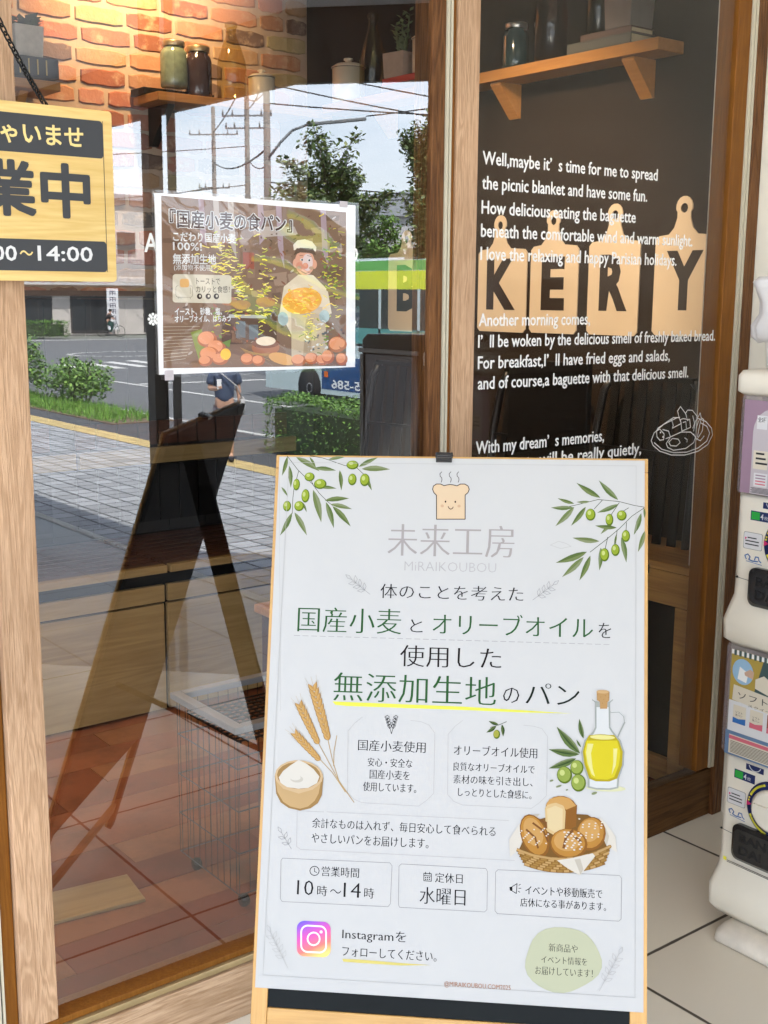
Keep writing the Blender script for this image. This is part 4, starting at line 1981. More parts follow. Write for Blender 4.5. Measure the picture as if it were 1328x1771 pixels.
ART_POSTER = [('p','pic_bg',[(971.1,1547.5),
(1354.4,1537.5),
(1354.8,1251.6),
(966.9,1259.8)]),
('p','stone_c',[(1173.9,1421.1),
(1221.0,1426.2),
(1218.5,1407.7),
(1178.4,1407.4)]),
('p','stone_a',[(1184.1,1454.1),
(1233.2,1458.3),
(1230.7,1442.0),
(1188.8,1442.0)]),
('p','stone_a',[(1196.9,1395.5),
(1217.3,1399.2),
(1216.2,1386.7),
(1198.9,1386.3)]),
('p','stone_b',[(1096.7,1522.9),
(1120.9,1527.5),
(1119.6,1511.9),
(1099.0,1511.4)]),
('p','stone_a',[(1050.4,1396.6),
(1093.2,1398.4),
(1091.0,1389.9),
(1054.5,1390.2)]),
('p','stone_a',[(1013.9,1444.6),
(1032.7,1446.3),
(1031.7,1439.9),
(1015.8,1439.8)]),
('p','stone_b',[(1023.6,1507.2),
(1073.5,1511.7),
(1070.8,1494.3),
(1028.4,1494.2)]),
('p','stone_a',[(1061.4,1508.8),
(1108.4,1512.3),
(1105.9,1498.1),
(1066.0,1498.2)]),
('p','stone_b',[(1293.2,1426.3),
(1350.9,1430.8),
(1348.0,1413.0),
(1298.9,1413.0)]),
('p','stone_b',[(970.1,1477.4),
(1007.5,1479.7),
(1005.1,1470.0),
(970.0,1470.3)]),
('p','stone_b',[(1072.4,1445.4),
(1087.3,1450.1),
(1086.4,1435.0),
(1073.8,1434.3)]),
('p','stone_a',[(986.8,1486.3),
(1011.6,1490.8),
(1010.2,1475.5),
(989.1,1475.0)]),
('p','stone_a',[(1135.8,1427.9),
(1153.3,1433.8),
(1152.3,1414.8),
(1137.4,1413.9)]),
('p','stone_b',[(1308.3,1477.8),
(1342.2,1481.4),
(1340.5,1468.1),
(1311.6,1468.0)]),
('p','stone_a',[(1095.3,1448.7),
(1110.6,1450.7),
(1109.8,1443.7),
(1096.8,1443.5)]),
('p','stone_b',[(1187.2,1387.3),
(1207.7,1390.0),
(1206.6,1380.4),
(1189.2,1380.2)]),
('p','stone_a',[(1078.4,1484.1),
(1112.7,1488.6),
(1110.8,1472.4),
(1081.7,1472.1)]),
('p','stone_b',[(1169.8,1415.1),
(1199.8,1417.8),
(1198.3,1407.5),
(1172.7,1407.5)]),
('p','stone_a',[(1308.2,1519.1),
(1339.4,1523.0),
(1337.9,1509.0),
(1311.3,1508.7)]),
('p','stone_b',[(1075.6,1394.7),
(1110.8,1397.4),
(1108.9,1386.9),
(1079.0,1386.9)]),
('p','stone_b',[(1062.4,1414.9),
(1100.3,1419.2),
(1098.3,1403.5),
(1066.0,1403.2)]),
('p','stone_c',[(1335.0,1507.5),
(1354.1,1513.3),
(1353.1,1494.5),
(1336.9,1493.7)]),
('p','stone_b',[(1291.1,1528.7),
(1338.9,1531.0),
(1336.5,1520.4),
(1295.8,1520.8)]),
('p','stone_a',[(1126.8,1472.4),
(1144.2,1478.0),
(1143.2,1460.0),
(1128.4,1459.1)]),
('p','stone_c',[(1254.0,1482.9),
(1278.8,1488.5),
(1277.5,1469.7),
(1256.4,1469.0)]),
('p','stone_b',[(1300.5,1435.5),
(1350.7,1436.9),
(1348.2,1429.2),
(1305.4,1429.7)]),
('p','stone_c',[(1090.8,1529.7),
(1121.4,1531.6),
(1119.8,1523.6),
(1093.8,1523.7)]),
('p','stone_c',[(1268.6,1382.0),
(1304.0,1385.4),
(1302.2,1372.7),
(1272.1,1372.5)]),
('p','stone_a',[(1070.1,1496.9),
(1102.2,1502.0),
(1100.5,1484.2),
(1073.2,1483.7)]),
('p','stone_b',[(1081.0,1384.4),
(1132.0,1388.1),
(1129.3,1373.6),
(1085.9,1373.6)]),
('p','stone_c',[(1274.1,1506.2),
(1311.1,1509.6),
(1309.2,1496.8),
(1277.8,1496.7)]),
('p','stone_c',[(1267.9,1478.3),
(1317.1,1482.4),
(1314.6,1466.3),
(1272.7,1466.3)]),
('p','stone_c',[(1170.8,1531.4),
(1198.3,1535.2),
(1196.8,1521.8),
(1173.4,1521.5)]),
('p','stone_b',[(1051.5,1464.3),
(1094.4,1468.3),
(1092.1,1453.1),
(1055.6,1453.0)]),
('p','stone_b',[(1316.1,1480.4),
(1340.6,1485.5),
(1339.3,1468.3),
(1318.5,1467.7)]),
('p','stone_c',[(1148.6,1498.5),
(1190.1,1501.5),
(1187.9,1489.3),
(1152.6,1489.4)]),
('p','stone_c',[(1191.8,1411.9),
(1221.4,1416.1),
(1219.9,1401.4),
(1194.7,1401.0)]),
('p','stone_c',[(1292.8,1470.3),
(1348.5,1471.8),
(1345.7,1463.3),
(1298.3,1463.9)]),
('p','stone_a',[(1119.5,1481.6),
(1147.4,1483.6),
(1145.9,1475.4),
(1122.2,1475.5)]),
('p','stone_a',[(1021.9,1484.4),
(1067.1,1486.6),
(1064.7,1476.6),
(1026.3,1476.9)]),
('p','stone_c',[(1222.8,1421.7),
(1245.8,1426.7),
(1244.6,1410.2),
(1225.1,1409.6)]),
('p','stone_c',[(1143.7,1391.2),
(1170.9,1395.1),
(1169.4,1381.5),
(1146.4,1381.1)]),
('p','stone_c',[(1057.5,1383.8),
(1079.4,1388.0),
(1078.2,1373.9),
(1059.6,1373.4)]),
('p','stone_a',[(1186.6,1502.4),
(1229.5,1506.1),
(1227.3,1491.8),
(1190.8,1491.8)]),
('p','stone_a',[(1328.4,1380.0),
(1352.6,1385.4),
(1351.4,1367.4),
(1330.8,1366.7)]),
('p','stone_b',[(1075.2,1511.1),
(1097.1,1512.8),
(1095.9,1506.0),
(1077.3,1506.1)]),
('p','lilac',[(1041.2,1545.7),
(1051.9,1545.4),
(1056.5,1467.3),
(1044.0,1475.1)]),
('p','stone_l',[(1070.1,1545.0),
(1081.0,1544.7),
(1085.7,1454.7),
(1073.0,1474.3)]),
('p','stone_l',[(1099.4,1544.2),
(1110.6,1543.9),
(1115.4,1446.7),
(1102.6,1473.6)]),
('p','lilac',[(1159.8,1542.6),
(1171.3,1542.3),
(1176.8,1485.8),
(1163.2,1472.1)]),
('p','lilac',[(1198.6,1541.6),
(1210.4,1541.3),
(1215.9,1430.8),
(1202.2,1471.1)]),
('p','lilac',[(1295.4,1539.1),
(1307.9,1538.7),
(1314.1,1433.3),
(1299.5,1468.6)]),
('p','stone_l',[(1151.9,1503.5),
(1238.2,1506.9),
(1246.2,1492.6),
(1171.0,1486.0)]),
('p','wood_dk',[(1082.9,1356.6),
(1197.8,1353.9),
(1197.5,1295.9),
(1082.4,1298.4)]),
('p','steel',[(1097.8,1350.4),
(1174.2,1348.7),
(1178.0,1342.8),
(1097.7,1344.6)]),
('p','steel_d',[(1112.7,1338.5),
(1131.7,1338.1),
(1131.4,1309.0),
(1112.5,1309.4)]),
('p','steel_d',[(1139.3,1332.1),
(1158.5,1331.6),
(1158.3,1305.5),
(1139.1,1305.9)]),
('p','brick_r',[(1128.7,1458.7),
(1151.6,1458.2),
(1151.4,1429.7),
(1128.5,1430.2)]),
('M','stone_a stone_b stone_c wood_dk stone_l pot_d brick_r',260),
('B','yel yel2 lime',1087.4,1442.7,18.6,22.9,70,4.5),
('B','yel yel2 lime',1120.7,1396.0,9.5,28.7,60,4),
('B','yel yel2 lime',1174.4,1394.8,9.8,37.5,70,4),
('B','lime yel leafg',1320.5,1425.5,14.8,39.9,90,4),
('e','pot',1124.3,1367.2,19.2,8.1,0),
('e','pot',1174.3,1371.8,21.0,9.2,0),
('e','pot',1098.0,1373.6,17.7,8.0,0),
('B','leafg lime yel',1075.4,1339.3,7.4,17.4,16,4),
('p','cream_s',[(1213.8,1399.6),
(1246.0,1421.7),
(1278.7,1420.9),
(1307.8,1397.3),
(1312.0,1351.3),
(1295.2,1316.9),
(1229.5,1312.6),
(1205.7,1353.7)]),
('p','apron',[(1229.7,1364.7),
(1303.6,1363.0),
(1312.0,1258.3),
(1229.4,1260.1)]),
('p','apron_d',[(1262.1,1340.9),
(1278.6,1340.5),
(1270.2,1259.2),
(1253.8,1259.6)]),
('p','cream_s',[(1213.8,1399.6),
(1229.8,1399.2),
(1225.7,1353.3),
(1201.7,1342.2)]),
('p','cream_s',[(1299.5,1397.5),
(1312.0,1391.5),
(1320.5,1351.1),
(1299.4,1345.8)]),
('e','skin_p',1260.3,1444.1,21.9,23.9,0),
('e','skin_p',1240.0,1441.8,6.3,8.3,0),
('e','skin_p',1280.8,1440.7,6.5,8.4,0),
('p','hat',[(1236.1,1464.6),
(1234.9,1474.5),
(1244.2,1482.8),
(1260.4,1485.2),
(1276.7,1481.4),
(1286.2,1471.8),
(1285.0,1463.3),
(1270.6,1469.4),
(1250.2,1469.9)]),
('p','hair_d',[(1236.0,1456.1),
(1242.1,1468.7),
(1278.8,1469.2),
(1285.0,1457.7),
(1270.6,1460.9),
(1250.2,1461.4)]),
('e','pale_pink',1266.4,1443.9,11.6,15.6,0),
('e','nose_r',1248.1,1435.9,7.7,8.3,0),
('l','hair_d',0.8,[(1248.1,1455.2),
(1256.3,1456.4)]),
('l','hair_d',0.8,[(1265.6,1456.2),
(1274.7,1454.5)]),
('e','white',1253.4,1448.5,3.3,2.3,0),
('e','ink',1254.2,1448.2,1.9,1.8,0),
('e','white',1269.3,1448.1,3.3,2.3,0),
('e','ink',1270.1,1447.8,1.9,1.8,0),
('e','nose_r',1261.5,1437.5,6.4,5.7,0),
('e','skin_p',1260.7,1439.3,3.8,3.1,0),
('l','ink_brown',0.6,[(1252.1,1427.2),
(1261.5,1423.6),
(1271.3,1426.7)]),
('e','blush',1248.1,1434.4,5.1,3.1,0),
('e','blush',1274.6,1433.8,5.2,3.1,0),
('e','loaf',1254.0,1374.2,44.2,24.1,5),
('B','yel loaf_l loaf orange_b',1254.0,1375.6,22.6,10.0,110,4),
('e','glove',1211.6,1342.0,11.4,12.5,20),
('e','glove',1303.6,1345.7,11.9,11.7,-30),
('B','steel white leafg steel_d',1295.2,1299.5,21.1,20.4,70,4),
('B','yel yel2',1278.6,1328.9,20.8,14.5,24,3.5),
('l','steel_l',0.5,[(968.0,1330.1),
(1038.8,1330.0)]),
('l','steel_l',0.5,[(967.9,1324.3),
(1035.8,1324.5)]),
('l','steel_l',0.5,[(967.8,1318.5),
(1032.9,1319.1)]),
('l','steel_l',0.5,[(967.7,1312.6),
(1029.9,1313.6)]),
('l','steel_l',0.5,[(967.6,1306.8),
(1027.0,1308.1)]),
('l','steel_l',0.5,[(967.5,1300.9),
(1024.0,1302.6)]),
('l','steel_l',0.5,[(967.4,1295.1),
(1021.1,1297.1)]),
('l','steel_l',0.5,[(967.4,1289.2),
(1018.2,1291.6)]),
('l','steel_l',0.5,[(967.3,1283.3),
(1015.2,1286.1)]),
('l','steel_l',0.5,[(967.2,1277.5),
(1012.3,1280.6)]),
('l','steel_l',0.5,[(967.1,1271.6),
(1009.4,1275.1)]),
('p','leafg2',[(1020.7,1320.2),
(1042.3,1325.6),
(1059.9,1266.6),
(1038.0,1264.2)]),
('e','fruit_d',1053.0,1307.8,19.7,14.0,0),
('e','fruit',1050.8,1309.9,15.7,11.2,0),
('e','fruit_d',1071.2,1292.8,18.8,13.1,0),
('e','fruit',1069.0,1294.9,15.0,10.5,0),
('e','fruit_d',1056.4,1281.4,19.8,13.1,0),
('e','fruit',1054.2,1283.5,15.8,10.5,0),
('e','fruit_d',1078.5,1272.1,16.5,10.2,0),
('e','fruit',1076.1,1274.2,13.2,8.1,0),
('e','fruit_d',1049.0,1269.8,13.9,9.1,0),
('e','fruit',1046.7,1271.9,11.1,7.2,0),
('e','yel_o',1089.7,1280.7,10.7,10.2,0),
('p','leafg',[(1082.4,1301.3),
(1101.1,1306.7),
(1097.3,1292.2)]),
('e','pot',1173.8,1290.5,29.9,14.6,0),
('e','pot_d',1173.9,1297.8,29.9,8.3,0),
('e','flour_w',1173.9,1302.2,21.1,8.3,0),
('l','wheat',0.7,[(1119.9,1291.7),
(1181.6,1267.0)]),
('l','wheat',0.7,[(1121.8,1289.9),
(1189.5,1268.6)]),
('l','wheat',0.7,[(1123.7,1288.1),
(1197.4,1270.1)]),
('l','wheat',0.7,[(1125.6,1286.3),
(1205.3,1271.7)]),
('l','wheat',0.7,[(1127.4,1284.5),
(1181.6,1274.0)]),
('l','wheat',0.7,[(1129.3,1282.7),
(1189.5,1275.6)]),
('l','wheat',0.7,[(1131.2,1280.9),
(1197.4,1277.2)]),
('l','wheat',0.7,[(1133.1,1279.1),
(1205.4,1278.7)]),
('l','wheat',0.7,[(1135.0,1277.3),
(1181.6,1281.0)]),
('e','loaf_b',1209.3,1269.3,30.6,10.5,-12),
('e','fruit_d',1135.0,1270.9,14.6,10.3,0),
('e','fruit',1132.6,1273.0,11.7,8.2,0),
('e','fruit_d',1158.1,1267.5,13.6,9.4,0),
('e','fruit',1155.7,1269.6,10.8,7.5,0),
('e','fruit_d',1245.6,1265.6,16.8,10.7,0),
('e','fruit',1243.1,1267.8,13.4,8.5,0),
('e','fruit_d',1274.4,1267.9,15.8,10.7,0),
('e','fruit',1271.8,1270.1,12.6,8.6,0),
('e','fruit_d',1299.4,1264.4,14.7,9.7,0),
('e','fruit',1296.7,1266.7,11.7,7.8,0),
('e','fruit_d',1333.3,1292.9,20.3,15.2,0),
('e','fruit',1330.6,1295.1,16.2,12.1,0),
('e','fruit_d',1312.0,1270.0,14.8,13.0,0),
('e','fruit',1309.4,1272.2,11.8,10.4,0),
('e','fruit_d',1344.0,1264.9,13.7,12.0,0),
('e','fruit',1341.3,1267.2,10.9,9.6,0),
('e','fruit_d',1346.1,1292.6,9.5,9.8,0),
('e','fruit',1343.4,1294.8,7.6,7.8,0),
('t','white','『国産小麦の食パン』',984.2,1234.4,1495.1,1527.0,'x'),
('t','title_b','『国産小麦の食パン』',985.9,1232.5,1495.8,1526.3,'b'),
('t','white','こだわり国産小麦',990.9,1113.8,1473.2,1489.7,'b'),
('t','white','100%!',990.4,1046.0,1458.7,1472.2,'b'),
('t','white','無添加生地',989.8,1073.7,1435.7,1453.2,'b'),
('t','white','(添加物不使用)',991.3,1065.7,1423.7,1435.4,'s'),
('p','cream_b',[(1098.0,1418.4),
(1099.8,1418.2),
(1101.4,1417.5),
(1102.7,1416.4),
(1103.5,1415.0),
(1103.7,1413.5),
(1103.0,1374.3),
(1102.7,1372.8),
(1101.8,1371.4),
(1100.5,1370.3),
(1098.9,1369.6),
(1097.0,1369.3),
(992.7,1371.1),
(991.0,1371.3),
(989.5,1372.0),
(988.3,1373.1),
(987.6,1374.4),
(987.3,1375.9),
(988.4,1413.8),
(988.7,1415.3),
(989.5,1416.6),
(990.8,1417.7),
(992.3,1418.4),
(994.0,1418.7)]),
('p','cream_b',[(1102.3,1401.4),
(1110.5,1397.4),
(1102.2,1393.4)]),
('l','ink_brown',0.5,[(1021.9,1399.6),
(1023.3,1399.5),
(1024.5,1398.9),
(1025.5,1398.1),
(1026.1,1397.0),
(1026.3,1395.8),
(1026.0,1384.0),
(1025.7,1382.8),
(1025.1,1381.7),
(1024.1,1380.8),
(1022.8,1380.2),
(1021.4,1380.0),
(998.0,1380.0),
(996.6,1380.2),
(995.4,1380.7),
(994.4,1381.6),
(993.8,1382.6),
(993.6,1383.8),
(994.0,1395.5),
(994.2,1396.7),
(994.9,1397.8),
(995.9,1398.7),
(997.1,1399.2),
(998.5,1399.4),
(998.5,1399.4)]),
('p','toast',[(1015.5,1411.3),
(1016.8,1411.1),
(1018.1,1410.6),
(1019.0,1409.7),
(1019.7,1408.6),
(1019.8,1407.4),
(1019.7,1400.6),
(1019.4,1399.4),
(1018.8,1398.3),
(1017.7,1397.4),
(1016.5,1396.9),
(1015.1,1396.7),
(1006.2,1396.6),
(1004.8,1396.8),
(1003.6,1397.3),
(1002.6,1398.2),
(1002.0,1399.2),
(1001.8,1400.4),
(1002.0,1407.2),
(1002.3,1408.4),
(1002.9,1409.5),
(1003.9,1410.4),
(1005.2,1411.0),
(1006.6,1411.2)]),
('l','ink_brown',0.4,[(1021.8,1395.7),
(1021.5,1385.9)]),
('l','ink_brown',0.5,[(998.0,1380.0),
(997.9,1377.0)]),
('l','ink_brown',0.5,[(1021.4,1380.0),
(1021.3,1377.1)]),
('t','ink_brown','トーストで',1033.9,1081.0,1401.9,1412.8,'s'),
('t','ink_brown','カリッと食感！',1033.0,1099.8,1387.9,1399.8,'s'),
('e','ink_brown',1039.5,1381.6,5.2,4.9,0),
('e','cream_b',1040.4,1382.1,2.0,2.3,0),
('e','ink_brown',1056.6,1381.6,5.3,5.0,0),
('e','cream_b',1057.6,1382.1,2.1,2.3,0),
('e','ink_brown',1072.8,1381.7,5.3,5.0,0),
('e','cream_b',1073.7,1382.2,2.1,2.3,0),
('t','white','イースト、砂糖、塩、',990.7,1083.8,1349.4,1362.3,'b'),
('t','white','オリーブオイル、はちみつ',990.3,1101.2,1337.2,1349.6,'b')]
ART_LEFT = [('t','vinyl','A',939.7,964.9,1454.4,1485.7,'b'),
('t','vinyl','D',1363.5,1386.0,1447.5,1475.4,'b'),
('t','vinyl','※',942.1,962.2,1332.4,1353.7,'b'),
('t','vinyl','。',1369.3,1381.6,1328.8,1338.7,'b')]
ART_RIGHT = [('b','vinyl','Well,maybe it’  s time for me to spread',1700.9,2246.4,1648.8,27.0,'c'),
('b','vinyl','the picnic blanket and have some fun.',1700.8,2213.1,1599.9,27.2,'c'),
('b','vinyl','How delicious,eating the baguette',1700.6,2176.4,1551.1,27.4,'c'),
('b','vinyl','beneath the comfortable wind and warm sunlight.',1700.4,2385.1,1504.6,27.6,'c'),
('b','vinyl','I love the relaxing and happy Parisian holidays.',1700.1,2329.2,1458.0,27.8,'c'),
('b','vinyl','Another morning comes,',1699.7,2036.4,1323.0,27.1,'c'),
('b','vinyl','I’  ll be woken by the delicious smell of freshly baked bread.',1698.8,2493.0,1278.7,27.2,'c'),
('b','vinyl','For breakfast,I’  ll have fried eggs and salads,',1699.3,2322.2,1234.2,27.4,'c'),
('b','vinyl','and of course,a baguette with that delicious smell.',1700.5,2395.9,1191.3,27.6,'c'),
('b','vinyl','With my dream’  s memories,',1698.5,2098.6,1054.6,28.2,'c'),
('b','vinyl','the streets will be really quietly,',1694.6,2232.1,1015.3,28.3,'c'),
('l','vinyl',2.3,[(2268.6,1043.6),
(2277.9,1061.5),
(2312.2,1080.3),
(2361.9,1093.7),
(2372.9,1094.0)]),
('l','vinyl',2.3,[(2440.6,1088.2),
(2475.9,1077.5),
(2500.7,1059.0),
(2506.2,1041.6),
(2488.9,1018.4),
(2451.7,1004.2),
(2399.3,998.5),
(2347.2,1002.6),
(2302.7,1015.4),
(2276.5,1031.4),
(2268.6,1043.6)]),
('l','vinyl',2.3,[(2279.6,1038.1),
(2309.6,1019.6),
(2354.1,1008.2),
(2406.2,1005.2),
(2451.0,1012.5),
(2484.2,1027.5),
(2494.0,1047.3),
(2480.9,1065.1),
(2453.0,1076.4)]),
('l','vinyl',2.3,[(2286.1,1065.6),
(2291.3,1072.3),
(2347.2,1094.6),
(2369.3,1093.3),
(2379.3,1078.5),
(2345.6,1068.8)]),
('l','vinyl',2.3,[(2286.1,1065.6),
(2298.6,1069.5),
(2315.4,1056.7),
(2315.0,1042.7),
(2300.7,1042.3),
(2289.3,1051.4),
(2286.1,1065.6)]),
('l','vinyl',2.3,[(2309.5,1067.8),
(2331.6,1062.7),
(2340.0,1048.0),
(2322.1,1044.5)]),
('l','vinyl',2.3,[(2340.3,1090.3),
(2348.7,1075.7),
(2345.6,1068.8)]),
('l','vinyl',2.3,[(2369.3,1093.3),
(2362.1,1110.2),
(2372.3,1120.4),
(2394.5,1101.3),
(2399.0,1091.6)]),
('l','vinyl',2.3,[(2394.3,1103.7),
(2401.2,1110.4),
(2420.0,1108.4),
(2437.8,1094.1),
(2441.0,1084.4)]),
('l','vinyl',2.3,[(2374.9,1088.2),
(2384.3,1090.1),
(2410.7,1086.1),
(2416.1,1066.7),
(2383.1,1059.3),
(2374.9,1088.2)]),
('l','vinyl',2.3,[(2385.1,1080.5),
(2396.1,1082.3),
(2399.7,1065.4)]),
('l','vinyl',2.3,[(2401.1,1084.3),
(2410.6,1087.1),
(2414.4,1069.2)]),
('l','vinyl',2.3,[(2428.2,1056.4),
(2433.8,1080.0),
(2450.9,1100.5),
(2455.8,1088.3),
(2450.3,1064.6),
(2444.7,1040.9)]),
('l','vinyl',2.3,[(2455.8,1088.3),
(2466.2,1082.9),
(2462.6,1054.2),
(2445.1,1036.1)]),
('l','vinyl',2.3,[(2437.5,1063.0),
(2448.6,1083.9)]),
('l','vinyl',2.3,[(2324.5,1032.6),
(2340.0,1048.0),
(2379.6,1057.2),
(2417.1,1054.7),
(2437.1,1041.4),
(2430.7,1027.4),
(2401.6,1015.1),
(2353.6,1013.9),
(2331.0,1022.7),
(2324.5,1032.6)]),
('l','vinyl',2.3,[(2333.7,1035.2),
(2347.6,1043.7),
(2369.9,1040.3),
(2378.0,1031.2),
(2363.9,1023.6),
(2341.7,1026.2),
(2333.7,1035.2)]),
('l','vinyl',2.3,[(2394.2,1041.9),
(2405.1,1036.4),
(2404.1,1030.3)]),
('l','vinyl',2.3,[(2428.8,1049.2),
(2439.8,1036.4),
(2457.1,1030.4),
(2471.4,1041.5)]),
('l','vinyl',2.3,[(2421.2,1095.0),
(2430.4,1075.4),
(2423.8,1063.9)]),
('e','vinyl',2300.7,1061.4,2.9,2.4,0),
('e','vinyl',2310.9,1050.0,2.9,2.4,0)]
ART_HANG = [('t','pine_text','いらっしゃいませ',541.5,805.9,1604.6,1635.6,'b'),
('t','charcoal','営業中',547.0,813.9,1499.1,1580.7,'bb'),
('t','white','10:00',615.0,692.4,1433.1,1455.8,'b'),
('t','pine_text','～',696.9,717.6,1441.5,1449.2,'b'),
('t','white','14:00',724.9,814.2,1434.2,1457.0,'b')]
# printed inks
INK = dict(stem=(.07,.085,.04), leaf_a=(.20,.26,.10), leaf_a2=(.12,.18,.06), leaf_b=(.13,.20,.07), leaf_b2=(.24,.30,.14), leaf_c=(.28,.33,.17), leaf_c2=(.18,.24,.09), leaf_d=(.06,.10,.035), leaf_d2=(.12,.17,.06),
 olive_d=(.13,.20,.02), olive=(.34,.45,.05), olive_l=(.62,.70,.24), olive_o=(.45,.45,.08), olive_o2=(.33,.43,.09), line_faint=(.355,.35,.345), line_grey=(.24,.24,.24), bread_fill=(.88,.67,.45), blush=(.75,.50,.32), ink_brown=(.05,.025,.02),
 ink=(.022,.022,.025), ink2=(.022,.014,.014), green=(.045,.135,.05), ink_green=(.016,.03,.02), yellow=(.95,.95,.12), yellow_o=(.86,.74,.22), white=(.66,.66,.66), orange=(.48,.19,.09), pale_lime=(.62,.64,.45),
 wheat_l=(.62,.42,.18), wheat=(.72,.44,.16), wheat2=(.62,.35,.11), wheat_d=(.38,.20,.06), wheat_d2=(.33,.17,.05), bowl=(.66,.44,.21), bowl_l=(.74,.53,.30), bowl_d=(.42,.25,.10), flour=(.82,.78,.70), flour_d=(.66,.62,.54),
 shadow_y=(.80,.80,.50), glass_g=(.42,.45,.42), glass_l=(.78,.80,.80), oil_d=(.52,.42,.02), oil=(.78,.66,.03), oil_l=(.88,.82,.30), cork=(.56,.33,.13), cork_l=(.68,.45,.22), cork_d=(.35,.18,.06),
 basket=(.42,.23,.07), basket_l=(.60,.37,.14), basket_m=(.30,.15,.04), basket_d=(.22,.11,.03), cloth=(.80,.75,.66), cloth_d=(.62,.57,.48), bun=(.55,.26,.06), bun_d=(.30,.12,.025), bun_m=(.68,.38,.12), bun_x=(.24,.10,.03), crumb=(.78,.56,.27), crumb_l=(.83,.66,.38),
 pic_bg=(.20,.12,.08), stone_a=(.24,.15,.10), stone_b=(.15,.09,.06), stone_c=(.30,.20,.14), stone_l=(.40,.33,.29), lilac=(.34,.25,.28), wood_dk=(.10,.055,.035), steel=(.40,.40,.38), steel_d=(.12,.13,.14), steel_l=(.55,.52,.42), brick_r=(.28,.08,.05),
 yel=(.80,.66,.06), yel2=(.88,.76,.22), yel_o=(.82,.45,.04), lime=(.50,.55,.06), leafg=(.16,.24,.05), leafg2=(.22,.25,.06), pot=(.36,.15,.08), pot_d=(.20,.08,.045), flour_w=(.72,.60,.45), cream_s=(.62,.52,.38), apron=(.48,.38,.27), apron_d=(.36,.27,.18), skin_p=(.62,.32,.22), hat=(.66,.58,.47), hair_d=(.10,.06,.04), nose_r=(.58,.24,.16),
 loaf=(.72,.36,.05), loaf_l=(.85,.58,.12), orange_b=(.78,.30,.03), loaf_b=(.62,.33,.12), glove=(.34,.42,.42), fruit=(.66,.27,.13), fruit_d=(.40,.13,.06), title_b=(.09,.035,.02), cream_b=(.56,.51,.41), toast=(.62,.36,.14))
KEEP = ('white', 'line_faint', 'line_grey', 'cream_b')
PIC_ = list(INK)[list(INK).index('pic_bg'):]
for k_, c_ in INK.items(): flat(k_, c_ if k_ in KEEP else tuple(v*1.05 for v in c_) if k_ in PIC_ and k_ != 'title_b' else tuple(v*(.62 if v > .12 else .62*(.5+v*4)) for v in c_), rough=.55, var=0, spec=.15)
def gradient_ink(name, stops, ang):
    m, t, b = nodes(name); g = t.nodes.new('ShaderNodeTexCoord'); mp = t.nodes.new('ShaderNodeMapping'); mp.inputs['Rotation'].default_value = (0, 0, ang)
    gr = t.nodes.new('ShaderNodeTexGradient'); r = t.nodes.new('ShaderNodeValToRGB'); e = r.color_ramp.elements
    while len(e) < len(stops): e.new(.5)
    for i, (p, c) in enumerate(stops): e[i].position = p; e[i].color = tuple(c)+(1,)
    return m, t, b, g, mp, gr, r
m, t, b, g, mp, gr, r = gradient_ink('insta', [(0, (.9,.62,.12)), (.3, (.85,.12,.10)), (.6, (.55,.03,.32)), (1, (.10,.04,.55))], 0)
sp = t.nodes.new('ShaderNodeSeparateXYZ'); ma = t.nodes.new('ShaderNodeMath'); ma.operation = 'MULTIPLY_ADD'; ma.inputs[1].default_value = 13.0; ma.inputs[2].default_value = -.35
sb = t.nodes.new('ShaderNodeMath'); sb.operation = 'MULTIPLY_ADD'; sb.inputs[1].default_value = -.45
t.links.new(g.outputs['Object'], sp.inputs[0]); t.links.new(sp.outputs['X'], sb.inputs[0]); t.links.new(sp.outputs['Y'], sb.inputs[2]); t.links.new(sb.outputs[0], ma.inputs[0]); t.links.new(ma.outputs[0], r.inputs[0]); t.links.new(r.outputs[0], b.inputs['Base Color'])
b.inputs['Roughness'].default_value = .4
flat('silver', (.27,.245,.24), rough=.35, var=0); flat('silver_l', (.33,.32,.32), rough=.35, var=0)
flat('paper', (.44,.44,.437), rough=.42, var=.012, scale=6, bump=.10, spec=.35)
flat('laminate', (.80,.80,.82), rough=.25, var=0, coat=.5)
flat('vinyl', (.82,.82,.80), rough=.5, var=.02)
# surfaces
wood('oak_light', (.60,.39,.245), (.40,.24,.135), 'Z', .6, 2.3, .6, .25, .8)
wood('oak_light_x', (.60,.41,.26), (.38,.235,.13), 'X', .6, 1.3, .5, .3, .9)
wood('frame_brown', (.27,.105,.014), (.15,.05,.006), 'Z', .45, 1.4, .2, .18)
wood('frame_dark', (.20,.085,.028), (.08,.03,.009), 'Z', .5, 1.5, .5, .2, .8)
wood('base_brown', (.17,.08,.025), (.07,.03,.009), 'X', .55, .9, .4, .2, .7)
wood('shelf_orange', (.52,.25,.07), (.36,.15,.035), 'Y', .45, .9, .2, .4)
wood('shelf_orange_x', (.52,.25,.07), (.36,.15,.035), 'X', .45, .9, .2, .4)
wood('bench_tan', (.40,.27,.11), (.26,.16,.055), 'X', .5, .45, .2, .4, .6)
wood('bench_red', (.11,.038,.018), (.05,.016,.008), 'X', .4, .8, .2, .4)
wood('crate_wood', (.62,.34,.10), (.42,.20,.05), 'Y', .5, .8, .3, .4, .7)
wood('a_frame_wood', (.60,.36,.12), (.47,.25,.07), 'Y', .4, 1.1, .15, .45, .5)
wood('pine', (.80,.60,.25), (.62,.40,.12), 'X', .5, .8, .12, .3, .62)
wood('black_wood', (.008,.007,.0065), (.004,.0035,.003), 'Y', .5, 1, .2, .2)
m = wood('floor_plank', (.17,.070,.038), (.095,.034,.018), 'X', .22, .5, .12, .5, .6)
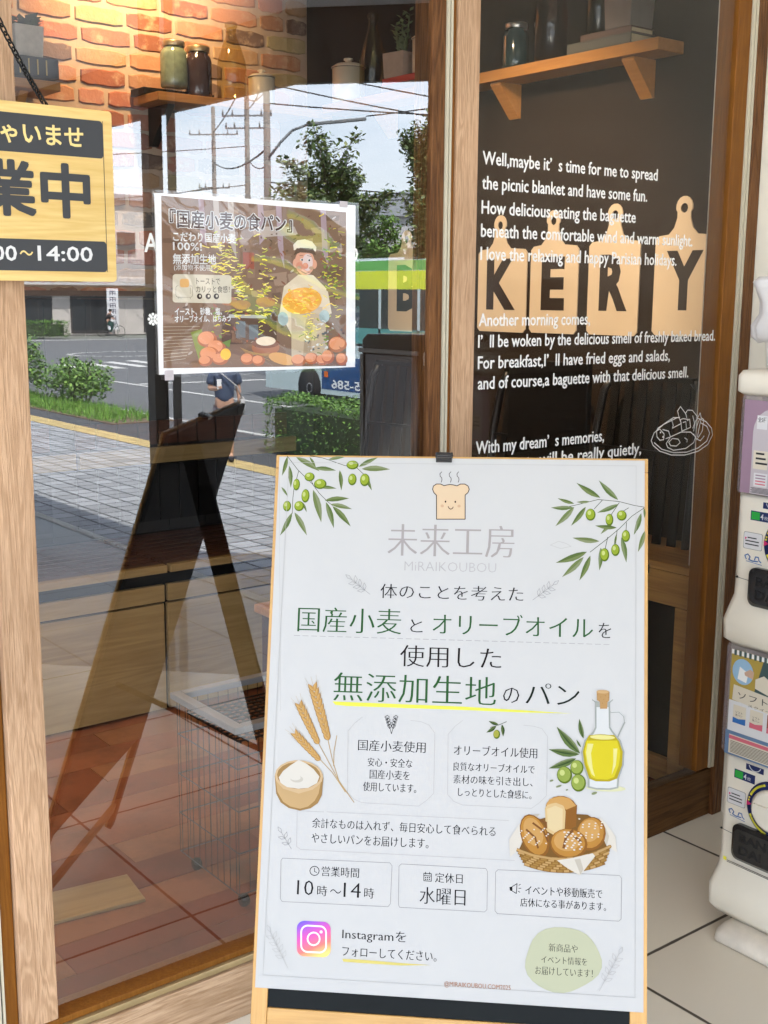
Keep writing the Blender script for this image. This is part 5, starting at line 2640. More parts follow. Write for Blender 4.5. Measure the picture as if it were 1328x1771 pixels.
grid('porch_tile', (.82,.755,.63), (.09,.075,.055), .5995, .5995, 2.3933, 1.4955, .006, .16, .3, .055, .25, 0, 1.6)
grid('paver', (.29,.30,.318), (.045,.048,.05), .30, .30, .05, .03, .022, .8, .3, .12, .6, 0, .9)
grid('tactile', (.46,.35,.16), (.27,.20,.09), .30, .30, 0, 0, .012, .85, .3, .08, .6)
grid('kerb_stone', (.42,.42,.41), (.12,.12,.12), 2, .6, 0, 0, .01, .85, .3, .08, .6)
flat('asphalt', (.115,.12,.128), .9, var=.10, scale=2.0, bump=.3); flat('asphalt_walk', (.065,.068,.075), .9, var=.12, scale=3, bump=.3)
flat('road_paint', (.55,.55,.54), .75, var=.08, scale=12); flat('soil', (.14,.10,.07), .95, var=.2, scale=12, bump=.8); flat('land', (.16,.17,.15), .95, var=.15, scale=.1)
flat('nosing', (.60,.60,.58), .5, var=.05); flat('porch_side', (.25,.24,.23), .8, var=.1, scale=8)
flat('mortar', (.38,.29,.22), .95, var=.14, scale=22, bump=.9)
island('brick', [(.36,.15,.09), (.32,.17,.10), (.26,.10,.065), (.40,.20,.12), (.15,.10,.08), (.37,.24,.14), (.34,.13,.085), (.22,.09,.06), (.31,.26,.14), (.40,.19,.14), (.11,.09,.075), (.34,.16,.09)], .95, 21, .75, (.46,.34,.23), 1.2, .53, .70); M['brick'].node_tree.nodes['Principled BSDF'].inputs['Specular IOR Level'].default_value = .12
flat('dark_wall', (.028,.0195,.0135), .95, var=.06, scale=3, spec=.06); flat('ceiling_in', (.10,.085,.07), .8, var=.04)
flat('board_tan', (.64,.51,.35), .6, var=.05, scale=9); flat('board_ink', (.030,.020,.014), .6, var=0)
flat('cream_wall', (.80,.75,.63), .8, var=.02, scale=14, bump=.12); flat('gasket', (.56,.51,.39), .5, var=.04); flat('gasket_line', (.03,.03,.025), .6, var=0)
flat('gold_trim', (.44,.33,.17), .38, metal=.5, var=.12, scale=25)
flat('soffit', (.72,.70,.67), .7, var=.04); flat('fascia', (.06,.055,.05), .6, var=.05); flat('steel_post', (.045,.042,.04), .5, var=.05); flat('pipe_grey', (.20,.195,.19), .5, var=.05)
flat('wall_ext', (.32,.22,.15), .8, var=.06, scale=5)
flat('blackboard', (.004,.006,.007), .4, var=.3, scale=5, spec=.12); flat('black_back', (.010,.009,.009), .6, var=.1); flat('black_plastic', (.012,.012,.013), .25, var=0, coat=.4); flat('black_metal', (.015,.014,.014), .35, var=0, metal=.2); flat('charcoal', (.035,.037,.042), .5, var=.04); flat('pine_text', (.78,.60,.23), .5, var=0)
flat('chain_black', (.012,.012,.012), .35, metal=.6, var=0)
flat('cream_plastic', (.80,.75,.64), .32, var=.015, coat=.3); flat('white_plastic', (.74,.71,.66), .4, var=.02); flat('scuffed_plastic', (.72,.66,.57), .4, var=.16, scale=26, bump=.1); flat('bag_white', (.70,.69,.69), .45, var=.02, bump=.2, scale=18)
flat('smoke_clear', (.40,.34,.36), .12, var=0, trans=.0, alpha=.42, coat=.5); flat('navy', (.008,.020,.10), .4, var=0); flat('signal_green', (.02,.35,.05), .4, var=0); flat('magenta', (.62,.03,.16), .4, var=0); flat('lemon', (.80,.74,.05), .4, var=0); flat('label_white', (.66,.66,.67), .4, var=0)
flat('lavender', (.31,.205,.275), .4, var=0); flat('lav_pale', (.50,.455,.48), .4, var=0); flat('mustard', (.42,.30,.06), .4, var=0); flat('sky_blue', (.30,.48,.66), .4, var=0); flat('deep_teal', (.05,.09,.09), .4, var=0); flat('steel_blue', (.12,.20,.33), .4, var=0); flat('rose', (.60,.13,.18), .4, var=0); flat('pale_pink', (.66,.52,.50), .4, var=0); flat('hand', (.58,.38,.27), .4, var=0); flat('label_cream', (.66,.60,.48), .4, var=0); flat('royal', (.03,.14,.40), .4, var=0); flat('inkblk', (.02,.02,.025), .5, var=0)
flat('ceramic', (.72,.64,.48), .3, var=.03, coat=.4); flat('ceramic_line', (.05,.04,.03), .4, var=0); flat('jar_dark', (.035,.022,.022), .12, var=.25, scale=30, coat=.6); flat('jar_green', (.15,.19,.13), .12, var=.35, scale=45, coat=.7); flat('jar_teal', (.018,.04,.042), .12, var=.25, scale=30, coat=.6); flat('lid_gold', (.42,.33,.19), .35, metal=.8, var=.1); flat('lid_silver', (.5,.48,.44), .3, metal=.8, var=.1)
clear_mat('bottle_amber', (.82,.76,.52), .035); clear_mat('bottle_green', (.45,.55,.28), .035); clear_mat('bottle_brown', (.62,.45,.36), .03)
flat('concrete', (.40,.31,.24), .9, var=.12, scale=40, bump=.5); flat('concrete_l', (.55,.50,.43), .9, var=.15, scale=40, bump=.5); flat('succulent', (.18,.23,.10), .6, var=.2); flat('leaf_dark', (.045,.07,.03), .6, var=.2)
flat('book_red', (.50,.05,.045), .5, var=.05); flat('book_grey', (.10,.10,.085), .6, var=.1); flat('book_brown', (.13,.085,.065), .6, var=.1); flat('book_black', (.02,.02,.02), .5, var=.1); flat('page_edge', (.52,.44,.28), .8, var=.08, scale=60); flat('gilt', (.5,.36,.12), .4, metal=.5, var=0); flat('bucket_metal', (.26,.24,.22), .45, metal=.5, var=.2, scale=12)
flat('mesh_brown', (.035,.02,.014), .6, var=.2, scale=60, spec=.1); flat('bin_white', (.03,.028,.027), .5, var=.02)
# street
flat('bus_white', (.55,.66,.66), .3, var=.02, coat=.5); flat('bus_green', (.14,.50,.09), .35, var=.03, coat=.5); flat('bus_yellow', (.80,.88,.03), .35, var=.03, coat=.5); flat('bus_blue', (.012,.075,.22), .35, var=.04, coat=.5); flat('bus_glass', (.02,.035,.035), .08, var=0, coat=.6); flat('bus_teal', (.10,.33,.30), .3, var=.05); flat('tyre', (.018,.018,.018), .85, var=.1); flat('wheel_grey', (.36,.36,.36), .4, metal=.4, var=.1); flat('amber', (.75,.16,.02), .3, var=0)
flat('bldg_wall', (.50,.46,.43), .85, var=.06, scale=1.2); flat('bldg_wall2', (.40,.40,.41), .85, var=.05, scale=1); flat('bldg_dark', (.055,.05,.05), .4, var=.1); flat('bldg_brown', (.22,.13,.09), .8, var=.1); flat('roof_grey', (.27,.29,.32), .8, var=.05, scale=.6); flat('window_dark', (.03,.035,.04), .15, var=0); flat('banner_white', (.66,.66,.68), .6, var=.03); flat('banner_ink', (.09,.08,.12), .6, var=0)
flat('pole_concrete', (.20,.18,.165), .85, var=.08); flat('pole_steel', (.17,.18,.19), .6, var=.05); flat('wire', (.03,.03,.032), .6, var=0); flat('lamp_case', (.15,.16,.17), .5, var=.05)
island('foliage', [(.11,.16,.055), (.065,.11,.038), (.145,.195,.055), (.09,.14,.04), (.18,.21,.07), (.05,.085,.03)], .6, 2, .25, (.12,.14,.04), 0)
island('foliage_bright', [(.11,.22,.035), (.07,.16,.028), (.16,.28,.05), (.05,.11,.022), (.13,.25,.035)], .6, 2, .25, (.13,.24,.045), 0)
island('foliage_hedge', [(.09,.20,.035), (.055,.13,.028), (.16,.29,.05), (.045,.10,.022), (.12,.24,.045)], .6, 2, .2, (.13,.24,.045), 0)
island('grass_blade', [(.10,.24,.03), (.14,.30,.035), (.08,.19,.03), (.17,.32,.05)], .7, 3, .2, (.16,.28,.05), 0)
flat('bark', (.10,.075,.055), .9, var=.2, scale=8, bump=.6)
flat('skin', (.46,.27,.19), .5, var=.03); flat('shirt_blue', (.045,.065,.115), .85, var=.15, scale=18); flat('shirt_teal', (.012,.10,.10), .85, var=.1); flat('shorts_grey', (.22,.19,.21), .85, var=.1); flat('hair', (.015,.012,.011), .6, var=.1); flat('shoe_dark', (.02,.02,.025), .6, var=.1); flat('bag_grey', (.36,.35,.35), .7, var=.1); flat('trouser_green', (.02,.065,.06), .85, var=.1); flat('cloth_black', (.018,.018,.022), .85, var=.1); flat('bike_steel', (.13,.14,.14), .4, metal=.5, var=0)
flat('phone_white', (.7,.7,.7), .3, var=0)
pane('glass', .15); pane('glass_plain', .035); pane('glass_back', .0)
m = bpy.data.materials.new('lamp_glow'); m.use_nodes = True; M['lamp_glow'] = m; bb = m.node_tree.nodes['Principled BSDF']; bb.inputs['Emission Color'].default_value = (1, .72, .36, 1); bb.inputs['Emission Strength'].default_value = 2
island('floor_board', [(.25,.075,.034), (.20,.055,.025), (.29,.095,.042), (.23,.067,.03), (.17,.048,.024), (.31,.125,.055)], .16, 5, .5, (.10,.04,.022), .05, .45, .65)
flat('wainscot', (.022,.02,.018), .7, var=.1); grid('porch_tile_shade', (.13,.135,.14), (.03,.03,.03), .5995, .5995, 2.3933, 1.4955, .006, .4, .3, .06, .3, .25)  # the second grid is porch tile with shade painted into its colour
ID = Matrix.Identity(4)
# ================================================================ the ground
def sheet(name, x0, x1, y0, y1, z, m, loc=True):
    o = MB().add([(x0,y0,z), (x1,y0,z), (x1,y1,z), (x0,y1,z)], [(0,1,2,3)], m).build(name); return tag(o, kind='structure')
sheet('ground', -700, 700, -700, 700, -1.42, 'land')
sheet('road', 12.0, 28.0, -120, 60, -1.374, 'asphalt'); sheet('crossing_road', 12.0, 140, -62, -37.5, -1.370, 'asphalt')
o = MB().box(-30, 9.36, -70, 40, -1.42, -1.262, 'paver'); tag(o.build('paving'), kind='structure')
o = MB().box(9.36, 9.80, -70, 40, -1.42, -1.258, 'tactile'); tag(o.build('tactile_paving'), kind='structure')
o = MB().box(9.80, 11.84, -70, 40, -1.42, -1.264, 'asphalt_walk'); tag(o.build('pavement'), kind='structure')
o = MB().box(11.84, 12.0, -70, 40, -1.42, -1.25, 'kerb_stone'); tag(o.build('kerb'), kind='structure')
mk = MB()
def line(pts, wd, z=-1.364):
    for q in stroke(pts, wd): mk.add([(p[0], p[1], z) for p in q], [(0,1,2,3)], 'road_paint')
line([(12.3, -60), (12.3, 30)], .15); line([(16.25, -34), (16.1, -27), (16.0, 30)], .16); line([(16.4, -29.2), (24, -28.4)], .32)
line([(20.5, -27), (20.4, 30)], .14)
for k in range(8): line([(18.0+1.15*k, -35.9-.45*k), (17.9+1.15*k+.3, -39.4-.4*k)], .5, -1.362)
arc = [(23.9+2.6*cos(a), -45.5+2.0*sin(a)) for a in [2*pi*k/24 for k in range(25)]]; line(arc, .28, -1.360)
line([(14, -61), (44, -60.5)], .5, -1.360)
tag(mk.build('road_markings'), kind='structure')
# porch: raised tiled terrace
PZ = Matrix.Translation((0,0,-1.42))
o = MB().prism([(-6,1.9), (-6,-8.52), (2.80,.72), (2.80,1.9)], PZ, 1.42, 'porch_tile'); tag(o.build('porch_floor'), kind='structure')
o = MB().prism([(-5.9,-8.425), (-5.9,-12), (2.80,-12), (2.80,.71)], PZ, 1.418, 'porch_tile_shade'); tag(o.build('porch_shade_floor'), kind='structure')  # outer porch tiles, their shade put into a darker colour
o = MB().box(2.803, 2.86, -12, .70, -1.42, .002, 'nosing'); tag(o.build('porch_edge'), kind='structure')
o = MB().box(2.803, 8, .703, 1.90, -1.42, -.004, 'porch_side'); tag(o.build('side_terrace'), kind='structure')
o = MB().box(-4, 2.877, 1.903, 4.3, -.2, -.003, 'floor_plank'); 
# separate boards on the shop floor
fl = MB(); rr_ = random.Random(4)
for j in range(19):
    y = 1.91+j*.125; x = -4+rr_.random()*.8
    while x < 2.85:
        L_ = rr_.uniform(.55, 1.1); fl.box(x+.001, min(2.86, x+L_-.001), y+.001, y+.124, -.002, .0015*rr_.random()+.001, 'floor_board'); x += L_
sb_ = o.build('shop_subfloor'); tag(sb_, kind='structure'); tag(fl.build('shop_floor'), kind='structure')
# ================================================================ shop front (glass at y = 1.862, street side is -y)
GY = 1.862
WT = Matrix(((.001,0,0,0), (0,0,-.001,GY), (0,.001,0,0), (0,0,0,1)))     # mm on the glass: u -> x, v -> z, w -> towards the street
def shop_window(label, x0, x1, z0, z1, frame_l, frame_r, gm_='glass'):
    """glass held between two wooden stiles; frame_* = (stile x from, to, gasket from, to)"""
    t = thing('shop_window', ((x0+x1)/2, GY, z0), label, 'window')
    inv = Matrix.Translation(-t.location)
    def part(name, mb, bevel=0):
        o = mb.build(name, t, bevel=bevel); o.data.transform(inv); return o
    g = MB(); g.add([(x0-.012, GY, z0-.01), (x1+.012, GY, z0-.01), (x1+.012, GY, z1+.02), (x0-.012, GY, z1+.02)], [(0,1,2,3)], gm_)
    g.box(x0-.012, x1+.012, GY+.004, GY+.008, z0-.01, z1+.02, 'glass_back'); part('glass_pane', g)
    for a, b, ga, gb in (frame_l, frame_r):
        part('stile', MB().box(a, b, GY-.008, GY+.05, z0, z1, 'frame_dark' if b < 1.6 and a > 1 else 'frame_brown'), .002)
        if gb > ga:
            s = MB(); w3 = (gb-ga)/2
            s.box(ga+.0005, ga+w3-.001, GY-.012, GY+.03, z0, z1, 'gasket'); s.box(ga+w3-.001, ga+w3+.0015, GY-.009, GY+.03, z0, z1, 'gasket_line'); s.box(ga+w3+.0015, gb-.0005, GY-.013, GY+.03, z0, z1, 'gasket'); part('gasket', s)
    return t, part
lw, lpart = shop_window('large left window pane reflecting the street, behind the bread poster', .722, 1.56, .135, 2.42, (.690, .722, 0, 0), (1.560, 1.592, 1.592, 1.606))
mb = MB(); draw(mb, ART_LEFT, WT, .5, .05); lpart('lettering', mb)
rw, rpart = shop_window('dark right window pane with white poem lettering and a drawn plate', 1.676, 2.507, .14, 2.42, (1.606, 1.6175, 0, 0), (2.507, 2.557, 2.557, 2.578), 'glass_plain')
mb = MB(); draw(mb, [i for i in ART_RIGHT if i[0] == 'b'], WT, .5, .05); rpart('lettering', mb)
mb = MB(); draw(mb, [i for i in ART_RIGHT if i[0] != 'b'], WT, .5, .05); rpart('plate_drawing', mb)
fw, fpart = shop_window('window pane at the far left edge, beyond the oak post', -1.9, .618, .135, 2.42, (-1.96, -1.9, 0, 0), (.634, .656, .621, .633))
def wall_piece(name, label, cat, mb, bevel=.002):
    return tag(mb.build(name, bevel=bevel), label, cat)
wall_piece('oak_post', 'light oak post with vertical grain at the left of the window, behind the hanging sign', 'post', MB().box(.657, .721, GY-.024, GY+.06, .137, 2.42, 'oak_light'))
wall_piece('oak_post', 'narrow light oak post between the two windows, above the A-board', 'post', MB().box(1.618, 1.676, GY-.014, GY+.06, .142, 2.42, 'oak_light'))
wall_piece('oak_fascia', 'wide grained oak board along the floor under the left window', 'board', MB().box(-2.0, 1.6125, 1.828, 1.90, 0, .107, 'oak_light_x'))
t = MB(); t.box(-2.0, 1.6125, 1.834, 1.90, .108, .121, 'gold_trim'); t.box(-2.0, 1.6125, 1.842, 1.90, .1215, .134, 'frame_brown')
wall_piece('sill_trim', 'thin brassy metal trim above the oak floor board', 'trim', t, .0015)
wall_piece('dark_plinth', 'dark brown stained plinth board under the right window', 'board', MB().box(1.614, 2.578, 1.858, 1.90, 0, .132, 'base_brown'))
wall_piece('jamb_board', 'rough brown timber jamb beside the cream wall and capsule machine', 'board', MB().box(2.5785, 2.6185, 1.846, 1.95, 0, 2.42, 'frame_dark'))
wall_piece('cream_wall', 'plain cream rendered side wall behind the capsule machine', 'wall', MB().box(2.6195, 8, .70, 2.0, -1.42, 3.1, 'cream_wall'), 0)
wall_piece('upper_wall', 'brown wall above the shop windows', 'wall', MB().box(-2.0, 2.619, 1.84, 1.95, 2.421, 4.0, 'wall_ext'), 0)
wall_piece('side_wall', 'brown outside wall at the far left of the shop front', 'wall', MB().box(-7, -2.001, 1.80, 1.98, 0, 4.0, 'wall_ext'), 0)
# canopy over the porch
cn = thing('porch_canopy', (0, 0, 2.90), 'grey porch canopy with a dark fascia, seen mirrored at the top of the glass', 'canopy')
edge = [(7.6,1.79), (7.6,-1.2), (5.85,-3.23), (5.17,-4.01), (5.12,-14), (-2.0,-14), (-2.0,1.79)]
s = MB(); s.prism(edge, Matrix.Translation((0,0,.525)), .25, 'soffit'); s.build('soffit', cn)
f = MB()
for i in range(1, 6):
    a, b = Vector(edge[i]), Vector(edge[i+1]) if i+1 < len(edge) else Vector(edge[0])
    d = (b-a).normalized(); n = Vector((-d.y, d.x))
    q = [a, b, b+n*.07*-1, a+n*.07*-1]
    f.prism([tuple(v) for v in q], Matrix.Translation((0,0,0)), .522, 'fascia')
f.build('fascia', cn)
pc = thing('canopy_column', (2.70, -1.52, 0), 'slim dark steel column holding the porch canopy, mirrored in the left window', 'column')
s = MB(); s.box(-.036, .036, -.036, .036, 0, 3.42, 'steel_post'); s.build('shaft', pc)
s = MB(); s.box(-.10, .05, -.075, .075, 2.22, 2.45, 'steel_post'); s.build('capital', pc)
s = MB(); s.tube([(.065,.07,0), (.065,.07,3.41)], .021, 'pipe_grey', 10); s.build('drain_pipe', pc)
# ================================================================ inside the shop
BY = 4.2; XW = 2.877
wl = MB(); br = random.Random(9)
wl.add([(-2.0, BY+.012, 0), (XW-.002, BY+.012, 0), (XW-.002, BY+.012, 2.75), (-2.0, BY+.012, 2.75)], [(0,1,2,3)], 'mortar')
wl.box(-2.0, XW-.002, BY+.02, BY+.2, 0, 2.75, 'ceiling_in')
ch, L0 = .0705, .2085
for j in range(int(2.7/ch)+1):
    z = j*ch+.006; x = -.3+(j % 2)*.105+br.uniform(-.02, .02)
    while x < XW-.02:
        l = L0*br.choice((1, 1, 1, .92, .6))+br.uniform(-.012, .012); g = .016
        x1 = min(x+l-g, XW-.006)
        if x1-x > .03:
            n = 6; d = br.uniform(.0025, .007); top = []; bot = []
            for k in range(n+1):
                xx = x+(x1-x)*k/n; e = .007 if k in (0, n) else 0
                top.append((xx+br.uniform(-.002,.002), z+ch-.014-e+br.uniform(-.003,.0025))); bot.append((xx+br.uniform(-.002,.002), z+e+br.uniform(-.0025,.003)))
            ring = bot+top[::-1]; c = Vector((sum(p[0] for p in ring)/len(ring), sum(p[1] for p in ring)/len(ring)))
            inn = [c+(Vector(p)-c)*Vector((.955,.87)).length*0+Vector(((p[0]-c.x)*.965, (p[1]-c.y)*.86)) for p in ring]
            m_ = len(ring); vs = [(p[0], BY+.013, p[1]) for p in ring]+[(p[0], BY+.013-d*.6, p[1]) for p in ring]+[(p[0], BY+.011-d, p[1]) for p in inn]
            fs = [(k, (k+1) % m_, m_+(k+1) % m_, m_+k) for k in range(m_)]+[(m_+k, m_+(k+1) % m_, 2*m_+(k+1) % m_, 2*m_+k) for k in range(m_)]+[tuple(range(2*m_, 3*m_))]
            wl.add(vs, fs, 'brick')
        x += l
tag(wl.build('brick_wall'), 'old multi-coloured brick wall at the back of the shop, lit from above', 'wall')
wn_ = MB(); wn_.box(-2.0, XW-.004, 4.172, 4.188, .0, 1.36, 'wainscot'); wn_.box(-2.0, XW-.004, 4.16, 4.188, 1.361, 1.39, 'wainscot')
for k in range(30): wn_.box(-1.98+k*.16, -1.972+k*.16, 4.168, 4.1715, .0, 1.355, 'wainscot')
tag(wn_.build('wainscot_panel'), 'dark panelling covering the lower half of the back brick wall', 'panelling')
wall_piece('dark_wall', 'dark brown painted inner wall carrying the cutting board letters', 'wall', MB().box(XW, XW+.1, 1.952, 4.5, -.2, 2.75, 'dark_wall'), 0)
wall_piece('inner_side_wall', 'plain dark wall at the left end of the shop inside', 'wall', MB().box(-2.1, -2.001, 1.99, 4.5, -.2, 2.75, 'dark_wall'), 0)
wall_piece('shop_ceiling', 'dark ceiling inside the shop', 'ceiling', MB().box(-2.1, XW+.1, 1.952, 4.5, 2.751, 2.85, 'ceiling_in'), 0)
# cutting board letters on the dark wall
TD = Matrix(((0,0,-1,XW), (-1,0,0,0), (0,1,0,0), (0,0,0,1)))     # u -> -y, v -> z, w -> into the room
LB = [('B',3.448,3.665,1.246,1.534,1.62), ('A',3.190,3.405,1.25,1.536,1.63), ('K',2.916,3.155,1.260,1.537,1.652), ('E',2.684,2.898,1.262,1.543,1.657), ('R',2.433,2.640,1.264,1.550,1.664), ('Y',2.164,2.376,1.270,1.560,1.672)]
hs = {'B':.5,'A':.5,'K':.44,'E':.46,'R':.49,'Y':.47}
for ch_, ya, yb, z0, z1, zt in LB:
    yc = ya+(yb-ya)*(1-hs[ch_]); w2 = (yb-ya)/2
    t = thing('letter_board', (XW, (ya+yb)/2, z0), 'tan cutting board shape bearing the letter %s on the dark wall' % ch_, 'wall letter', 'cutting board letters on the dark wall')
    T = Matrix(((0,0,-1,0), (-1,0,0,0), (0,1,0,0), (0,0,0,1))); H = z1-z0; hz = zt-z0; q = -(yc-(ya+yb)/2)
    out = [(-w2+.012,0), (w2-.012,0), (w2,.012), (w2,H-.012), (w2-.012,H), (q+.052,H+.004), (q+.034,H+.022), (q+.024,H+.05), (q+.024,hz-.045)]
    out += [(q+.03*cos(a), hz-.032+.032*sin(a)) for a in [R(-10+200*k/9) for k in range(10)]]
    out += [(q-.024,hz-.045), (q-.024,H+.05), (q-.034,H+.022), (q-.052,H+.004), (-w2+.012,H), (-w2,H-.012), (-w2,.012)]
    hole = [(q+.013*cos(R(-40-k*36)), hz-.034+.014*sin(R(-40-k*36))) for k in range(11)]
    # outline with a slit to the hanging hole
    i0 = 8
    ring = out[:9]+[(q+.0255,hz-.05)]*0+out[9:]
    bm = bmesh.new(); vo = [bm.verts.new((p[0], p[1], 0)) for p in out]; vh = [bm.verts.new((p[0], p[1], 0)) for p in hole[:-1]]
    es = [bm.edges.new((vo[k], vo[(k+1) % len(vo)])) for k in range(len(vo))]+[bm.edges.new((vh[k], vh[(k+1) % len(vh)])) for k in range(len(vh))]
    bmesh.ops.triangle_fill(bm, edges=es, use_beauty=True)
    g = bmesh.ops.extrude_face_region(bm, geom=list(bm.faces)); bmesh.ops.translate(bm, verts=[v for v in g['geom'] if isinstance(v, bmesh.types.BMVert)], vec=(0,0,.004))
    bmesh.ops.recalc_face_normals(bm, faces=bm.faces); bm.verts.index_update()
    mbb = MB(); mbb.add([T @ v.co for v in bm.verts], [tuple(v.index for v in f_.verts) for f_ in bm.faces], 'board_tan'); bm.free()
    mbb.build('board', t)
    lm = MB(); a = {'B':(-.055,.06),'A':(-.07,.07),'K':(-.075,.068),'E':(-.055,.05),'R':(-.055,.06),'Y':(-.062,.07)}[ch_]
    lm.text(ch_, 'board_ink', T, a[0], a[1], .075, .075+.172, .0046, .045); lm.build('letter', t)
# long shelf on the dark wall
sh = thing('wall_shelf', (XW, 3.0, 2.066), 'long orange-brown wall shelf on two brackets on the dark wall', 'shelf')
MB().box(-.113, 0, -.69, .95, 0, .034, 'shelf_orange').build('board', sh, bevel=.002)
for y in (2.41, 2.968, 3.62):
    b = MB(); yy = y-3.0; b.prism([(0,-.002), (-.096,-.002), (-.096,-.010), (-.008,-.108), (0,-.108)], Matrix(((1,0,0,0), (0,0,1,yy), (0,1,0,0), (0,0,0,1))), .046, 'shelf_orange'); b.build('bracket', sh)
# shelves on the brick wall
s2 = thing('wall_shelf', (2.35, BY, 2.06), 'short wall shelf on the brick wall under the glass jars', 'shelf')
MB().box(-.26, .5, -.2, -.004, 0, .03, 'shelf_orange_x').build('board', s2, bevel=.002)
for x in (-.2, .38):
    b = MB(); b.prism([(-.004,-.003), (-.16,-.003), (-.02,-.14), (-.004,-.14)], Matrix(((0,0,1,x), (1,0,0,0), (0,1,0,0), (0,0,0,1))), .03, 'black_metal'); b.build('bracket', s2)
b = MB(); b.box(-.27, .02, -.11, -.006, .0305, .054, 'black_wood'); b.build('riser', s2)
s3 = thing('wall_shelf', (1.45, BY, 2.05), 'wall shelf at the left of the brick wall behind the chain', 'shelf')
MB().box(-.5, .277, -.2, -.004, 0, .03, 'shelf_orange_x').build('board', s3, bevel=.002)
for x in (-.4, .15):
    b = MB(); b.prism([(-.004,-.003), (-.16,-.003), (-.02,-.14), (-.004,-.14)], Matrix(((0,0,1,x), (1,0,0,0), (0,1,0,0), (0,0,0,1))), .03, 'shelf_orange_x'); b.build('bracket', s3)
def jar(loc, r, h, glass, lid, label, group=None):
    t = thing('mason_jar', loc, label, 'jar', group)
    b = MB(); b.lathe([(r*.86,.0), (r*.97,.004), (r,.02), (r,h*.68), (r*.93,h*.76), (r*.74,h*.83), (r*.74,h*.86)], glass); b.build('body', t)
    b = MB(); b.lathe([(r*.80,h*.861), (r*.82,h*.87), (r*.82,h*.965), (r*.80,h*.975), (r*.60,h*.98), (r*.2,h)], lid); b.build('lid', t)
    return t
def bottle(loc, r, h, mat_, label):
    t = thing('glass_bottle', loc, label, 'bottle')
    b = MB(); p = [(r*.8,.003), (r,.012), (r,h*.42), (r*.93,h*.52), (r*.66,h*.68), (r*.40,h*.80), (r*.33,h*.86), (r*.33,h*.93), (r*.42,h*.935), (r*.42,h*.985), (r*.30,h)]
    b.lathe(p, mat_); b.build('glass', t)
    return t
ZS_ = 2.0905
jar((2.185, 4.055, 2.115), .050, .165, 'jar_green', 'lid_gold', 'pale green glass jar with gold lid on the brick wall shelf')
jar((2.288, 4.06, 2.0905), .050, .185, 'jar_dark', 'lid_gold', 'dark purple glass jar with gold lid beside the pale green jar')
bottle((2.43, 4.06, ZS_), .056, .285, 'bottle_amber', 'tall amber glass bottle on the brick wall shelf beside the dark jar')
def canister(loc, r, h, label, text=False, ang=0):
    t = thing('canister', loc, label, 'canister', rz=ang)
    b = MB(); b.lathe([(r*.96,0), (r,.004), (r,h*.76)], 'ceramic'); 
    if text:
        for k, (s_, zz, hh, wd) in enumerate((('BOUTIQUE DE FLEURS', .58, .011, 1.5), ('Paris', .50, .014, .7), ('SAINT JEAN PARIS', .42, .008, 1.2))):
            vs, fs = text_mesh(s_); a0 = min(v.x for v in vs); a1 = max(v.x for v in vs)
            b.add([((r+.0006)*cos(-pi/2+wd*((v.x-a0)/(a1-a0)-.5)), (r+.0006)*sin(-pi/2+wd*((v.x-a0)/(a1-a0)-.5)), h*zz+v.y*hh*1.2) for v in vs], fs, 'ceramic_line')
        for k in range(14):
            a = -pi/2+rnd.uniform(-.5, .5); z = h*rnd.uniform(.14, .3); b.ball(((r)*cos(a), r*sin(a), z), .0045, rnd.choice(('rose', 'succulent', 'pale_pink')), 6, 4)
    b.build('body', t)
    b = MB(); b.lathe([(r*1.0,h*.762), (r*1.04,h*.77)], 'ceramic_line'); b.lathe([(r*1.07,h*.771), (r*1.07,h*.785), (r*.75,h*.86), (r*.3,h*.89), (r*.2,h*.90), (r*.2,h*.93), (r*.3,h*.95), (r*.28,h*.985), (r*.1,h)], 'ceramic'); b.build('lid', t)
    return t
canister((2.555, 4.05, ZS_), .05, .13, 'small cream canister half hidden by the mirrored sky, right of the amber bottle')
SZ = 2.1005
canister((2.818, 3.85, SZ), .062, .165, 'cream lidded canister at the far end of the dark wall shelf')
bottle((2.82, 3.70, SZ), .050, .30, 'bottle_amber', 'tall clear glass bottle beside the cream canister on the dark wall shelf')
def book(loc, dx, dy, dz, cov, label, spine=True):
    t = thing('book', loc, label, 'book')
    b = MB(); b.box(-dx, dx, -dy, dy, 0, .003, cov); b.box(-dx, dx, -dy, dy, dz-.003, dz, cov); b.box(-dx, -dx+.003, -dy, dy, .0031, dz-.0031, cov); b.build('cover', t, bevel=.0008)
    MB().box(-dx+.0032, dx-.005, -dy+.005, dy-.005, .0032, dz-.0032, 'page_edge').build('pages', t)
    return t
book((2.822, 3.455, SZ), .054, .125, .024, 'book_brown', 'brown book lying under the red book on the dark wall shelf')
book((2.820, 3.45, SZ+.0245), .053, .125, .022, 'book_red', 'red book lying under the cube plant pot and the printed canister')
pz = SZ+.047
canister((2.820, 3.385, pz), .053, .15, 'cream canister printed with lettering and flowers on the red book', True, R(-38))
pp = thing('plant_pot', (2.815, 3.52, pz), 'square pinkish concrete pot with a grey-green succulent on the red book', 'potted plant', rz=R(8))
b = MB(); b.loft([[Vector((x*k, y*k, z)) for x, y in ((-1,-1), (1,-1), (1,1), (-1,1))] for k, z in ((.046,0), (.050,.085), (.044,.085), (.043,.07))], 'concrete', False); b.build('pot', pp, bevel=.001)
b = MB()
def fleaf(mb, c, d, l, wd, m):
    d = Vector(d).normalized(); s_ = d.cross(Vector((.2,.1,1))).normalized()*wd; c = Vector(c); mb.add([c, c+d*l*.5+s_, c+d*l, c+d*l*.5-s_], [(0,1,2), (0,2,3)], m)
